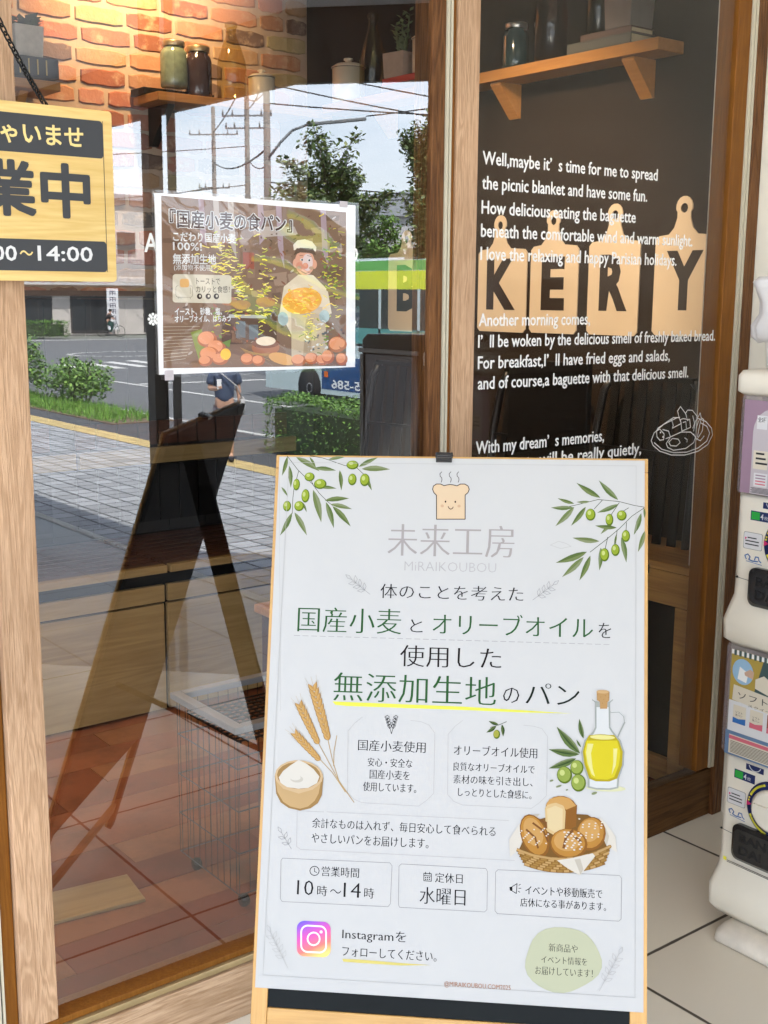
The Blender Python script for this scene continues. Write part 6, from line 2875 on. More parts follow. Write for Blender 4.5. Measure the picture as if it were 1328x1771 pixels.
for sx, sy, hh in ((0,0,.135), (.015,-.02,.15), (-.02,.012,.10), (.0,.03,.085), (-.012,-.028,.07)):
    b.tube([(sx*.5,sy*.5,.07), (sx,sy,.07+hh)], .003, 'succulent', 5)
    for k in range(16):
        z = .08+hh*(.1+.9*k/15); a = k*2.4; fleaf(b, (sx*(k/15),sy*(k/15),z), (cos(a),sin(a),.5), .026, .0075, 'succulent')
b.build('succulent', pp)
# right part of the dark wall shelf
jar((2.82, 2.94, SZ), .043, .145, 'jar_teal', 'lid_silver', 'dark teal glass jar with silver lid near the oak post on the dark wall shelf')
bottle((2.82, 2.785, SZ), .052, .33, 'bottle_brown', 'tall brownish glass bottle in the middle of the dark wall shelf')
book((2.822, 2.54, SZ), .053, .125, .030, 'book_grey', 'grey-green book lying at the bottom of the stack on the dark wall shelf')
book((2.823, 2.515, SZ+.0305), .052, .098, .018, 'book_brown', 'thin brown book on top of the grey-green book')
bottle((2.805, 2.575, SZ+.049), .034, .24, 'bottle_green', 'yellow-green glass bottle standing on the book stack')
pb = thing('metal_box', (2.818, 2.468, SZ+.049), 'square worn metal planter standing on the book stack', 'planter')
b = MB(); b.loft([[Vector((x*k, y*k, z)) for x, y in ((-1,-1), (1,-1), (1,1), (-1,1))] for k, z in ((.048,0), (.054,.14), (.050,.14), (.047,.01))], 'bucket_metal', False); b.build('body', pb, bevel=.0015)
# left shelf things
p2 = thing('plant_pot', (1.63, 4.06, 2.147), 'white textured pot with a dark leafy plant beside the chain', 'potted plant')
b = MB(); b.loft([[Vector((x*k, y*k, z)) for x, y in ((-1,-1), (1,-1), (1,1), (-1,1))] for k, z in ((.045,0), (.05,.105), (.044,.105), (.042,.09))], 'concrete_l', False); b.build('pot', p2, bevel=.001)
b = MB()
for k in range(46):
    a = k*2.4; r_ = .02+.045*((k*7) % 10)/10; fleaf(b, (.02*cos(a),.02*sin(a),.10+.03*((k*3) % 7)/7), (cos(a),sin(a),.35), r_, .014, 'leaf_dark')
b.build('leaves', p2)
bk = thing('book', (1.58, 4.05, 2.0805), 'thick black book with gilt bands lying on the left shelf', 'book')
b = MB(); b.box(-.13, .125, -.09, .09, 0, .064, 'book_black')
for x in (-.10,-.07,-.04,-.01,.02,.05,.08): b.box(x, x+.005, -.0912, -.0902, .008, .056, 'gilt')
b.build('cover', bk, bevel=.012)
# bench along the brick wall
bn = thing('wall_bench', (1.55, 3.46, 0), 'long wooden bench with tan front panels and a reddish slatted seat along the brick wall', 'bench')
for x0, x1 in ((-2.6,-.88), (-.87, .232), (.244, 1.2)):
    MB().box(x0, x1, 0, .018, .0+.012, .375, 'bench_tan').build('front_panel', bn, bevel=.002)
    MB().box(x0, x1, -.006, .012, .383, .44, 'bench_tan').build('upper_panel', bn, bevel=.002)
    MB().box(x0, x1, -.03, .0, .485, .510, 'bench_tan').build('seat_edge', bn, bevel=.002)
    s = MB()
    for k in range(9): s.box(x0, x1, .004+k*.054, .004+k*.054+.044, .488, .508, 'bench_red')
    s.build('seat', bn)
    MB().box(x0, x1, .66, .685, .74, .80, 'bench_tan').build('back_rail', bn, bevel=.002)
    s = MB(); 
    for k in range(int((x1-x0)/.085)): s.box(x0+k*.085, x0+k*.085+.078, .69, .70, .51, .73, 'black_wood')
    for k in range(int((x1-x0)/.085)): s.box(x0+k*.085, x0+k*.085+.078, .69, .70, .81, .9, 'bench_red')
    s.build('back_slats', bn)
s = MB(); s.box(-2.6, 1.2, .03, .68, .0, .47, 'black_wood'); s.build('carcass', bn)
# white bin near the glass
flat('rim_grey', (.22,.22,.225), .5, var=.02)
wb = thing('wire_bin', (1.45, 2.30, 0), 'wire bin with a white rim on castors just inside the left window beside the A-board', 'bin')
s = MB()
for k in range(13): x = -.168+k*.028; s.tube([(x,-.138,.05), (x,-.138,.435)], .0009, 'mesh_brown', 4); s.tube([(x,.138,.05), (x,.138,.435)], .0009, 'mesh_brown', 4)
for k in range(10): y = -.126+k*.028; s.tube([(-.168,y,.05), (-.168,y,.435)], .0009, 'mesh_brown', 4); s.tube([(.168,y,.05), (.168,y,.435)], .0009, 'mesh_brown', 4)
for z in (.05,.15,.25,.35): s.tube([(-.168,-.138,z), (.168,-.138,z), (.168,.138,z), (-.168,.138,z)], .0018, 'bin_white', 4, True)
s.build('wire_sides', wb)
s = MB()
for x0, x1, y0, y1 in ((-.18,-.155,-.15,.15), (.155,.18,-.15,.15), (-.154,.154,-.15,-.125), (-.154,.154,.125,.15)): s.box(x0, x1, y0, y1, .436, .452, 'rim_grey')
s.build('rim', wb, bevel=.002)
s = MB()
for k in range(16): s.box(-.15+k*.02, -.146+k*.02, -.12, .12, .40, .404, 'mesh_brown')
for k in range(13): s.box(-.15, .15, -.12+k*.02, -.116+k*.02, .4045, .408, 'mesh_brown')
s.build('mesh_lid', wb)
for x in (-.14, .14):
    for y in (-.11, .11): MB().lathe([(.014,-.008), (.016,0), (.014,.008)], 'black_plastic', (x, y, .018), 12, (1,0,0)).build('castor', wb)
# small table behind the A-board
tb = thing('wooden_table', (1.90, 2.62, 0), 'small wooden table with a pale top beside the A-board inside', 'table')
MB().box(-.21, .30, -.13, .13, .515, .54, 'shelf_orange_x').build('table_top', tb, bevel=.004)
for x, y in ((-.17,-.1), (.26,-.1), (-.17,.10), (.26,.10)): MB().box(x-.02, x+.02, y-.02, y+.02, .004, .514, 'bench_red').build('leg', tb)
# loose pale board on the floor
fb = thing('loose_plank', (.98, 2.44, .004), 'short pale floorboard lying on the shop floor behind the left window', 'plank', rz=R(-8))
MB().box(-.5, .17, -.075, .06, 0, .008, 'bench_tan').build('plank', fb, bevel=.001)
# chairs with slatted backs
def chair(loc, rz, label, first=[None]):
    if first[0] is None:
        t = thing('slat_chair', loc, label, 'chair', 'black slat-backed chairs inside', rz)
        MB().box(-.19, .19, -.19, .19, .62, .65, 'black_wood').build('seat', t, bevel=.006)
        for x, y in ((-.17,.17), (.17,.17)): MB().tube([(x,y,.003), (x*.98,y*.9,.61)], .013, 'black_metal', 8).build('leg', t)
        for x in (-.18, .18): MB().tube([(x,-.2,.003), (x,-.18,.62), (x,-.21,.95), (x*.94,-.235,1.10), (x*.8,-.24,1.14)], .013, 'black_metal', 8).build('leg', t)
        s = MB()
        for k in range(6):
            xx = -.13+k*.052; s.bar((xx,-.185,.655), (xx*.96,-.236,1.135), .028, .008, 'black_wood', (0,1,0))
        s.bar((-.15,-.24,1.145), (.15,-.24,1.145), .03, .014, 'black_wood'); s.bar((-.17,-.21,.93), (.17,-.21,.93), .016, .01, 'black_wood'); s.build('backrest', t)
        MB().tube([(-.17,.16,.25), (.17,.16,.25)], .008, 'black_metal', 6).build('stretcher', t)
        first[0] = t
    else:
        t = copy_tree(first[0]); t.location = loc; t.rotation_euler = (0,0,rz); t['label'] = label
    return t
chair((2.58, 2.30, 0), R(95), 'black slat-backed chair nearest the right window frame, behind the poem lettering')
chair((2.52, 2.74, 0), R(88), 'black slat-backed chair behind the oak post, second from the right frame')
chair((2.42, 3.22, 0), R(100), 'black slat-backed chair seen through the left window below the letter B')
# wooden crates at the right
cr_ = thing('wooden_crate', (2.74, 2.16, 0), 'open-fronted wooden box shelf behind the right window, beside the A-board', 'box shelf')
MB().box(-.15, .13, -.22, .30, .64, .662, 'crate_wood').build('top', cr_, bevel=.002)
MB().box(-.15, -.13, -.22, .30, .545, .639, 'crate_wood').build('top_rail', cr_, bevel=.002)
for y in (-.22, .22): MB().box(-.151, -.128, y, y+.075, .03, .544, 'crate_wood').build('post', cr_, bevel=.002)
MB().box(-.15, -.13, -.144, .219, .03, .10, 'crate_wood').build('bottom_rail', cr_, bevel=.002)
MB().box(-.10, .12, -.21, .29, .03, .63, 'black_wood').build('inner_panel', cr_)
bl = thing('leaning_panel', (2.45, 2.20, .004), 'tall narrow black panel standing beside the wooden box shelf', 'panel')
MB().box(-.01, .01, .03, .34, .0, 1.2, 'black_wood').build('board', bl, bevel=.004)
# spot lamps: the brick wall lamp, then added fill spots
def spot(loc, aim, power, size, blend, col, label, rad=.03):
    t = thing('spot_lamp', loc, label, 'lamp')
    d = (Vector(aim)-Vector(loc)).normalized(); b = MB(); b.lathe([(.02,-.09), (.045,-.07), (.045,.0), (.04,.0), (.038,-.02)], 'black_metal', axis=tuple(d)); b.build('housing', t)
    b = MB(); b.lathe([(.034,-.022), (.034,-.018)], 'lamp_glow', axis=tuple(d)); b.build('bulb', t)
    b = MB(); b.tube([(0,0,-.0)-d*.09 if 0 else tuple(-d*.09), (0,0,2.751-loc[2])], .008, 'black_metal', 6); b.build('stem', t)
    l = bpy.data.lights.new('spot_light', 'SPOT'); l.energy = power; l.spot_size = size; l.spot_blend = blend; l.color = col; l.shadow_soft_size = rad
    o = bpy.data.objects.new('spot_light', l); COL.objects.link(o); o.parent = t; o.location = d*.01; o.rotation_euler = d.to_track_quat('-Z', 'Y').to_euler()
    return t
spot((2.02, 3.82, 2.70), (2.08, 4.2, 2.5), 8, R(112), .7, (1, .64, .30), 'black spot lamp washing the brick wall with warm light')
spot((1.1, 2.35, 2.66), (1.5, 3.40, .12), 5, R(34), .7, (1, .76, .42), 'added black fill spot brightening the bench front')  # added light without a known lamp, brightens the bench panels
spot((1.35, 2.35, 2.66), (2.877, 2.85, 1.34), 23, R(50), .8, (1, .76, .5), 'added black fill spot brightening the dark wall letters')  # added fill to lift the letter boards, no fixture known there
spot((.75, 2.75, 2.66), (1.05, 2.72, 0), 14, R(50), .8, (1, .68, .40), 'added black fill spot brightening the shop floor by the left window')  # added warm fill for the floorboards, not a known fixture
# ================================================================ A-board with the printed poster
SO = Vector((.889, 1.457, .324)); SX = Vector((.70972, -.70437, .01245)).normalized(); SU = Vector((.21527, .23367, .94819)).normalized(); SN = SX.cross(SU)
ab = thing('a_board', (1.22, 1.40, 0), 'wooden easel signboard with a big white bakery poster clipped to its front', 'signboard')
def st_mat(o): return Matrix(((SX.x*.001, SU.x*.001, SN.x*.001, o.x), (SX.y*.001, SU.y*.001, SN.y*.001, o.y), (SX.z*.001, SU.z*.001, SN.z*.001, o.z), (0,0,0,1)))
ST = st_mat(SO - ab.location)
def apart(name, mb, bevel=0, parent=None): return mb.build(name, parent or ab, bevel=bevel)
LEG = -341
# parts are meshed in the board's own plane so that the grain follows each rail
def rail(name, u0, u1, v0, v1, w0, w1, m, bevel=.0015):
    mb = MB().box(-(u1-u0)/2000, (u1-u0)/2000, -(v1-v0)/2000, (v1-v0)/2000, w0/1000, w1/1000, m)
    o = mb.build(name, ab, bevel=bevel); R3 = Matrix((SX, SU, SN)).transposed().to_4x4()
    c = ST @ Vector(((u0+u1)/2, (v0+v1)/2, 0)); o.matrix_local = Matrix.Translation(c) @ R3; return o
rail('side_rail', -5.5, 20, LEG+4, 822, -7, -1.0, 'a_frame_wood'); rail('side_rail', 574, 599.5, LEG+4, 822, -7, -1.0, 'a_frame_wood')
wood('a_frame_wood_x', (.60,.36,.12), (.47,.25,.07), 'X', .4, 1.1, .15, .45, .5)
rail('top_rail', -5.5, 599.5, 822.3, 844.5, -7, -1.0, 'a_frame_wood_x'); rail('bottom_rail', 20.3, 573.7, -66, -29, -7, -1.0, 'a_frame_wood_x')
rail('lower_rung', 20.3, 573.7, -290, -262, -15, -3, 'a_frame_wood_x')
rail('blackboard', 20.3, 573.7, -28.7, 822, -11, -4.5, 'blackboard', 0)
rail('back_panel', -5.3, 599.3, -64, 842, -19, -11.3, 'black_back', 0)
for u_ in (-5.3, 574.2): rail('back_strip', u_, u_+25, LEG+4, -65, -19, -7.3, 'black_back', 0)
rail('ledge', 55, 540, -86, -67, -8, 12, 'black_plastic')
# clip
mb = MB(); mb.box(259, 287, 841.5, 851, -20, 3, 'black_plastic', ST); mb.box(260, 286, 834, 841.4, 1.4, 3.4, 'black_plastic', ST); mb.tube([ST @ Vector((262,846,3.2)), ST @ Vector((284,846,3.2))], .0022, 'black_plastic', 8); apart('clip', mb, .0008)
# prop leg
top = ST @ Vector((150, 810, -22)); foot = Vector((1.375, 1.735, .004)) - ab.location
apart('prop_leg', MB().bar(tuple(top), tuple(foot), .045, .016, 'black_wood', tuple(SX)), .002)
a = ST @ Vector((150, 250, -22)); b = top.lerp(foot, .62); apart('stay', MB().bar(tuple(a), tuple(b), .004, .012, 'black_metal'))
# poster sheet: slightly waved paper
pt = bpy.data.objects
pm = MB(); nu, nv = 12, 16
def pw(u, v): return .9*sin(u/594*5.1+.6)*sin(v/841*3.6+.4)+.5*sin(v/841*9)*(u/594)
NU = [[(594*i/nu, 841*j/nv) for i in range(nu+1)] for j in range(nv+1)]
pm.add([Vector((u/1000, v/1000, -.0004)) for r_ in NU for u, v in r_], [(j*(nu+1)+i, j*(nu+1)+i+1, (j+1)*(nu+1)+i+1, (j+1)*(nu+1)+i) for j in range(nv) for i in range(nu)], 'paper', True)
pm.add([Vector((u/1000, v/1000, -.0008)) for r_ in NU for u, v in r_], [(j*(nu+1)+i, (j+1)*(nu+1)+i, (j+1)*(nu+1)+i+1, j*(nu+1)+i+1) for j in range(nv) for i in range(nu)], 'paper', True)
LT = Matrix.Diagonal((.001, .001, .001, 1))
draw(pm, ART_SIGN, LT, -.35, .003)
po = pm.build('poster', ab); R3 = Matrix((SX, SU, SN)).transposed().to_4x4(); po.matrix_local = Matrix.Translation(ST @ Vector((0, 0, .9))) @ R3
po['label'] = 'white A1 poster printed with Japanese text, olives, wheat, oil and bread'
# icon gradient is measured on the sheet: shift it to the icon
n_ = [n for n in M['insta'].node_tree.nodes if n.type == 'TEX_COORD'][0]
mpn = [n for n in M['insta'].node_tree.nodes if n.type == 'MAPPING'][0]
ic = [i for i in ART_SIGN if i[1] == 'insta'][0][2]; cx = sum(p[0] for p in ic)/len(ic)/1000; cy = sum(p[1] for p in ic)/len(ic)/1000
mpn.inputs['Location'].default_value = (-cx, -cy, 0); tr_ = M['insta'].node_tree; sepn = [n for n in tr_.nodes if n.type == 'SEPXYZ'][0]
tr_.links.new(n_.outputs['Object'], mpn.inputs['Vector']); tr_.links.new(mpn.outputs['Vector'], sepn.inputs[0])
man = [n for n in tr_.nodes if n.type == 'MATH' and n.inputs[1].default_value > 10][0]; man.inputs[1].default_value = 15.0; man.inputs[2].default_value = .5
# ================================================================ laminated bread poster on the glass
wp = thing('window_poster', (1.167, GY-.005, 1.40), 'laminated photo poster of a baker with bread, taped to the left window', 'poster')
PT = Matrix(((.001,0,0,-1.167), (0,0,-.001,-.0002), (0,.001,0,-1.40), (0,0,0,1)))
mb = MB(); mb.box(959, 1376, 1249, 1551, -2.5, 0, 'laminate', PT); draw(mb, ART_POSTER, PT, .02, .002); mb.build('sheet', wp)
s = MB(); s.box(968, 985, 1239, 1256, 1.9, 2.1, 'lav_pale', PT); s.build('tape', wp); s = MB(); s.box(1338, 1356, 1546, 1557, 1.9, 2.1, 'lav_pale', PT); s.build('tape', wp)
M['sleeve'] = pane('sleeve', .05)
s = MB(); q = [Vector((u, v, 2.6+1.2*sin(u*.021+1)*sin(v*.017)+.6*sin(v*.05+u*.02))) for v in [1244+312*j/16 for j in range(17)] for u in [953+430*i/20 for i in range(21)]]
s.add([PT @ v for v in q], [(j*21+i, j*21+i+1, (j+1)*21+i+1, (j+1)*21+i) for j in range(16) for i in range(20)], 'sleeve', True); s.build('plastic_sleeve', wp)
# ================================================================ hanging opening-hours board
hb = thing('hanging_sign', (.667, 1.80, 1.404), 'pine opening-hours board hanging from a black chain on the oak post', 'sign')
mb = MB(); mb.prism(rrect(-.187, .187, 0, .26, .006), Matrix(((1,0,0,0), (0,0,1,-.0095), (0,1,0,0), (0,0,0,1))), .019, 'pine')
HT = Matrix(((.001,0,0,-.667), (0,0,-.001,-.0097), (0,.001,0,-1.404), (0,0,0,1)))
for z0, z1 in ((1419, 1466), (1592, 1648)):
    q = rrect(667-171, 667+171, z0, z1, 5); mb.add([HT @ Vector((u, v, .15)) for u, v in q], [tuple(range(len(q)))], 'charcoal')
for u in (667-171.5, 667+171.5): mb.add([HT @ Vector(p) for p in ((u-.5,1419,.1), (u+.5,1419,.1), (u+.5,1648,.1), (u-.5,1648,.1))], [(0,1,2,3)], 'charcoal')
draw(mb, ART_HANG, HT, .3, .05); mb.build('board', hb, bevel=.001)
for sx in (-1, 1):
    c = MB(); a = Vector((sx*.088, 0, .256)); b = Vector((sx*.006, .028, .43)); n = 17
    d = (b-a).normalized()
    for k in range(n):
        p = a+(b-a)*(k+.5)/n+Vector((0,0,-.010*sin(pi*(k+.5)/n))); q = Quaternion(d, R(90*(k % 2)+20)); e = q @ d.cross(Vector((0,1,0))).normalized()
        c.tube([p+d*.0095*cos(t)*.95+e*.0042*sin(t) for t in [2*pi*j/10 for j in range(10)]], .0015, 'chain_black', 5, closed=True)
    c.build('chain', hb)
mb = MB(); mb.tube([(0,.037,.43), (0,.02,.43), (0,.015,.437)], .003, 'black_metal', 6); mb.build('hook', hb)
# ================================================================ capsule machine
gm = thing('capsule_machine', (2.10, 1.354, 0), 'cream two-tier capsule toy machine against the side wall', 'vending machine')
def ring(xf, xb, hw, z, r=.02, n=4):
    return [Vector((x, y, z)) for x, y in rrect(xf, xb, -hw, hw, r, n)]
b = MB()
b.loft([ring(.005,.42,.138,.040), ring(-.012,.42,.146,.060), ring(-.014,.42,.147,.105), ring(-.010,.42,.143,.118), ring(.0,.42,.136,.150), ring(.002,.42,.133,.18), ring(.002,.42,.133,.405), ring(.01,.42,.128,.412)], 'cream_plastic'); b.build('lower_body', gm); b = MB()
b.loft([ring(.008,.42,.138,.655), ring(-.016,.42,.147,.672), ring(-.018,.42,.148,.712), ring(-.012,.42,.145,.730), ring(.0,.42,.138,.765), ring(.002,.42,.137,.80), ring(.002,.42,.139,.975), ring(.01,.42,.134,.982)], 'cream_plastic')
b.build('upper_body', gm)
b = MB(); b.loft([ring(.004,.42,.147,1.188), ring(-.01,.42,.152,1.196), ring(-.01,.42,.152,1.228), ring(-.002,.42,.148,1.238), ring(.02,.40,.13,1.241)], 'cream_plastic'); b.build('lid', gm)
for z0, z1 in ((.413,.654), (.983,1.187)):
    b = MB(); b.loft([ring(.006,.41,.143,z0,.012), ring(.002,.41,.144,z0+.006,.012), ring(.002,.41,.144,z1-.006,.012), ring(.006,.41,.143,z1,.012)], 'smoke_clear', False); b.build('clear_case', gm)
    b = MB(); b.box(.06,.40,-.13,.13,z0+.004,z1-.004,'cream_plastic'); b.build('inner_case', gm)
GT = Matrix(((0,0,-.001,0), (-.001,0,0,0), (0,.001,0,0), (0,0,0,1)))     # mm: u -> -y (left to right on the front), v -> z, w -> towards -x
def gpoly(mb, q, m, w=.4): mb.add([GT @ Vector((u, v, w)) for u, v in q], [tuple(range(len(q)))], m)
def gbox(mb, u0, u1, v0, v1, m, w=.4): gpoly(mb, [(u0,v0), (u1,v0), (u1,v1), (u0,v1)], m, w)
# upper display card (lavender)
c = MB(); W = -8
gbox(c, -124, 128, 988, 1180, 'lavender', 8); q = [(-100,988), (128,988), (128,1166)]+[(-50+50*cos(R(90+k*15))*1.0, 1116+50*sin(R(90+k*15))) for k in range(0,7)]
gpoly(c, q, 'lav_pale', 8.2)
def gtext(mb, s_, m, u0, u1, v0, v1, w, off=0): mb.text(s_, m, GT, u0, u1, v0, v1, w, off)
gbox(c, -92, -68, 1122, 1150, 'label_white', 8.4); gtext(c, '全5種', 'inkblk', -90, -70, 1136, 1147, 8.6, .01)
gtext(c, '地域みやげ', 'inkblk', -55, 110, 1122, 1156, 8.6, .01)
gbox(c, -96, -62, 1040, 1078, 'label_cream', 8.4)
for k in range(3): gbox(c, -90, -70+4*k, 1070-10*k, 1074-10*k, 'inkblk', 8.6)
gbox(c, -92, -60, 1004, 1032, 'label_white', 8.4)
for k in range(4): gbox(c, -88, -64, 1008+6*k, 1010.5+6*k, 'rose' if k < 2 else 'lavender', 8.6)
for k in range(5): gbox(c, -98+(k % 2)*3, 100, 1000-2.4*k, 1001.1-2.4*k, 'inkblk', 8.6)
c.build('upper_card', gm)
# lower display card
c = MB(); gbox(c, -118, 128, 416, 650, 'mustard', 8)
for k in range(20): gpoly(c, [(-118+k*12.3,640), (-112+k*12.3,640), (-112.5+k*12.3,650), (-118+k*12.3,650)], 'vinyl', 8.4); gpoly(c, [(-111.8+k*12.3,638), (-106+k*12.3,638), (-106+k*12.3,650), (-112.3+k*12.3,650)], 'deep_teal', 8.4)
gpoly(c, [(-88+26*cos(a), 606+28*sin(a)) for a in [2*pi*k/24 for k in range(24)]], 'sky_blue', 8.6)
gpoly(c, [(-100,588), (-78,584), (-74,606), (-96,616)], 'vinyl', 8.8); gpoly(c, [(-82,600), (-62,596), (-60,612), (-70,616), (-84,606)], 'hand', 9.0)
gpoly(c, [(-60,560), (60,560), (60,640), (-40,640)], 'deep_teal', 8.2); gpoly(c, [(-56,578), (-20,570), (-16,600), (-36,610), (-56,598)], 'label_cream', 8.8)
gpoly(c, [(-110,540), (120,520), (120,558), (-108,574)], 'label_cream', 9.2); gtext(c, 'ソフト食パン', 'inkblk', -96, 60, 546, 562, 9.4); gtext(c, 'スクイーズ', 'inkblk', -70, 0, 534, 540, 9.4)
gbox(c, -118, 128, 470, 538, 'label_white', 8.4)
for k, m_ in enumerate(('sky_blue', 'pale_pink', 'brick_r')):
    u = -106+k*42; gbox(c, u, u+32, 490, 530, 'label_cream' if k < 2 else m_, 8.6); gpoly(c, [(u,490), (u+32,490), (u+32,504), (u+14,500), (u,502)], 'royal' if k == 0 else 'rose', 8.8); gtext(c, 'ソフト', 'inkblk', u+6, u+24, 512, 517, 9); gtext(c, '食パン', 'inkblk', u+6, u+24, 506, 511, 9)
gbox(c, -122, 128, 416, 470, 'steel_blue', 8.6); gbox(c, -112, 120, 420, 462, 'label_cream', 8.8); gbox(c, -112, 120, 452, 460, 'rose', 9)
for k in range(9): gbox(c, -108, 110-(k*37) % 60, 447-3*k, 448.2-3*k, 'inkblk', 9)
c.build('lower_card', gm)
for zb in (0, .567):
    z = zb*1000; s = MB()
    gbox(s, -72, -28, 392+z-z*.0, 410+z-5, 'navy', -1.5); q = [(-50+15*cos(R(200+k*14)), 408+z+15*sin(R(200+k*14))) for k in range(11)]
    for st in stroke(q, 2): gpoly(s, [tuple(p) for p in st], 'label_white', -1.2)
    s.build('logo_sticker', gm); s = MB()
    gbox(s, -100, -48, 364+z, 384+z, 'navy', -1.5); gbox(s, -98, -78, 366+z, 382+z, 'signal_green', -1.2); gtext(s, '4', 'label_white', -76, -69, 368+z, 380+z, -1.0, .02); gtext(s, '枚', 'label_white', -67, -58, 368+z, 376+z, -1.0)
    s.build('coin_sticker', gm); s = MB()
    q = rrect(-114, -68, 302+z, 338+z, 4); gpoly(s, q, 'line_grey', -1.5); q = rrect(-113, -69, 303+z, 337+z, 4); gpoly(s, q, 'label_white', -1.3)
    gpoly(s, [(-110,330-3+z), (-105,327-2+z), (-110,322-1+z)], 'magenta', -1.0)
    for k in range(3): gbox(s, -104+(-5 if k else 0), -76-6*(k == 0), 325-7*k+z, 327.5-7*k+z, 'inkblk', -1.0)
    s.build('instruction_sticker', gm); s = MB()
    for st in stroke([(-104,280+z), (-108,287+z), (-101,291+z), (-95,286+z), (-98,280+z), (-90,278+z), (-76,279+z)], 2.4)+stroke([(-84,281+z), (-82,288+z), (-75,288+z), (-73,281+z), (-68,278+z)], 2.4)+stroke([(-104,276+z), (-66,273+z)], 1.2): gpoly(s, [tuple(p) for p in st], 'royal', -1.2)
    s.build('wave_mark', gm); s = MB()
    gbox(s, -112, -104, 168+z+2, 176+z+2, 'lemon', 2.5)
    for k in range(2): gbox(s, -102, 60, 171.6-3*k+z, 173+z-3*k, 'inkblk', 3.5)
    s.build('caution_strip', gm)
    # turning dial
    d = MB(); cx_, cz_, rr2 = 0, 322+z, 62
    d.lathe([(.062,0), (.062,.006), (.058,.009)], 'royal' if 0 else 'navy', (.004, 0, cz_/1000), 36, (-1,0,0)); d.build('dial_ring', gm)
    for a0, a1 in ((110,160), (205,262), (20,80)):
        d2 = MB(); q = [(55*cos(R(a)), cz_+55*sin(R(a))) for a in range(a0, a1, 6)]
        for st in stroke(q, 5): gpoly(d2, [tuple(p) for p in st], 'lemon', 5.4)
        d2.build('dial_arc', gm)
    d3 = MB(); gpoly(d3, [(-60,cz_+6), (-48,cz_), (-60,cz_-6)], 'magenta', 5.4); d3.build('dial_arrow', gm)
    for a in (166, 172): d2 = MB(); gpoly(d2, [(56*cos(R(a))+2.2*cos(t), cz_+56*sin(R(a))+2.2*sin(t)) for t in [2*pi*k/10 for k in range(10)]], 'lemon', 5.4); d2.build('dial_dot', gm)
    k2 = MB(); k2.lathe([(.046,0), (.046,.012), (.040,.018), (.036,.018)], 'cream_plastic', (.002,0,cz_/1000), 32, (-1,0,0)); k2.bar((-.016,-.034,cz_/1000), (-.016,.034,cz_/1000), .014, .022, 'cream_plastic'); k2.build('dial_knob', gm)
    # outlet
    f = MB(); q = rrect(-92, 60, 178+z, 272+z, 12); gpoly(f, q, 'cream_plastic', -1.0); f.build('outlet_frame', gm)
    f = MB(); q0 = rrect(-88, 58, 186+z, 268+z, 16); q1 = rrect(-80, 50, 194+z, 260+z, 14); n_ = len(q0)
    f.add([GT @ Vector((u,v,0)) for u,v in q0]+[GT @ Vector((u,v,10)) for u,v in q0]+[GT @ Vector((u,v,16)) for u,v in q1], [(k,(k+1)%n_,n_+(k+1)%n_,n_+k) for k in range(n_)]+[(n_+k,n_+(k+1)%n_,2*n_+(k+1)%n_,2*n_+k) for k in range(n_)]+[tuple(range(2*n_,3*n_))], 'black_plastic')
    gtext(f, 'BAN', 'black_back', -66, 0, 232+z, 252+z, 16.4, .03); gtext(f, 'DAI', 'black_back', -66, -10, 204+z, 224+z, 16.4, .03); f.build('outlet_door', gm)
    f = MB(); f.tube([GT @ Vector((-128,238+z,-1)), GT @ Vector((-118,237+z,-1.2)), GT @ Vector((-92,235+z,-1.5))], .0006, 'gasket_line', 5); f.ball(tuple(GT @ Vector((-124,238+z,-1.5))), .0025, 'gasket_line'); f.build('seam', gm)
for y in (-.10, .10):
    for x in (.06, .36): MB().lathe([(.018,.0), (.022,.004), (.022,.039)], 'black_plastic', (x, y, .0), 14).build('foot', gm)
b = MB(); b.loft([ring(.0,.36,.15,.001,.02), ring(-.006,.36,.153,.005,.02), ring(-.004,.36,.152,.022,.025), ring(.006,.35,.146,.033,.03), ring(.022,.34,.135,.0385,.03), ring(.05,.3,.11,.0392,.03)], 'scuffed_plastic')
pl_ = thing('stand_base', (2.055, 1.30, 0), 'scuffed white plastic base foot on the tiles in front of the capsule machine', 'base'); b.build('block', pl_)
# second machine further along, dark
g2 = thing('capsule_cabinet', (2.10, 1.05, 0), 'tall black smoky-fronted cabinet, seen mirrored in the glass below the letter B', 'cabinet')
b = MB(); b.loft([ring(.0,.42,.138,.002,.02), ring(0,.42,.138,1.255,.02), ring(.012,.41,.13,1.272,.02)], 'black_plastic'); b.build('body', g2)
b = MB(); gbox(b, -112, 112, 640, 1215, 'jar_dark', 1.5); b.build('smoky_door', g2)
b = MB(); b.box(-.006, -.0, -.135, .135, 1.22, 1.232, 'pipe_grey'); b.box(-.006, 0, -.128, -.112, .62, 1.215, 'pipe_grey'); b.build('trim', g2)
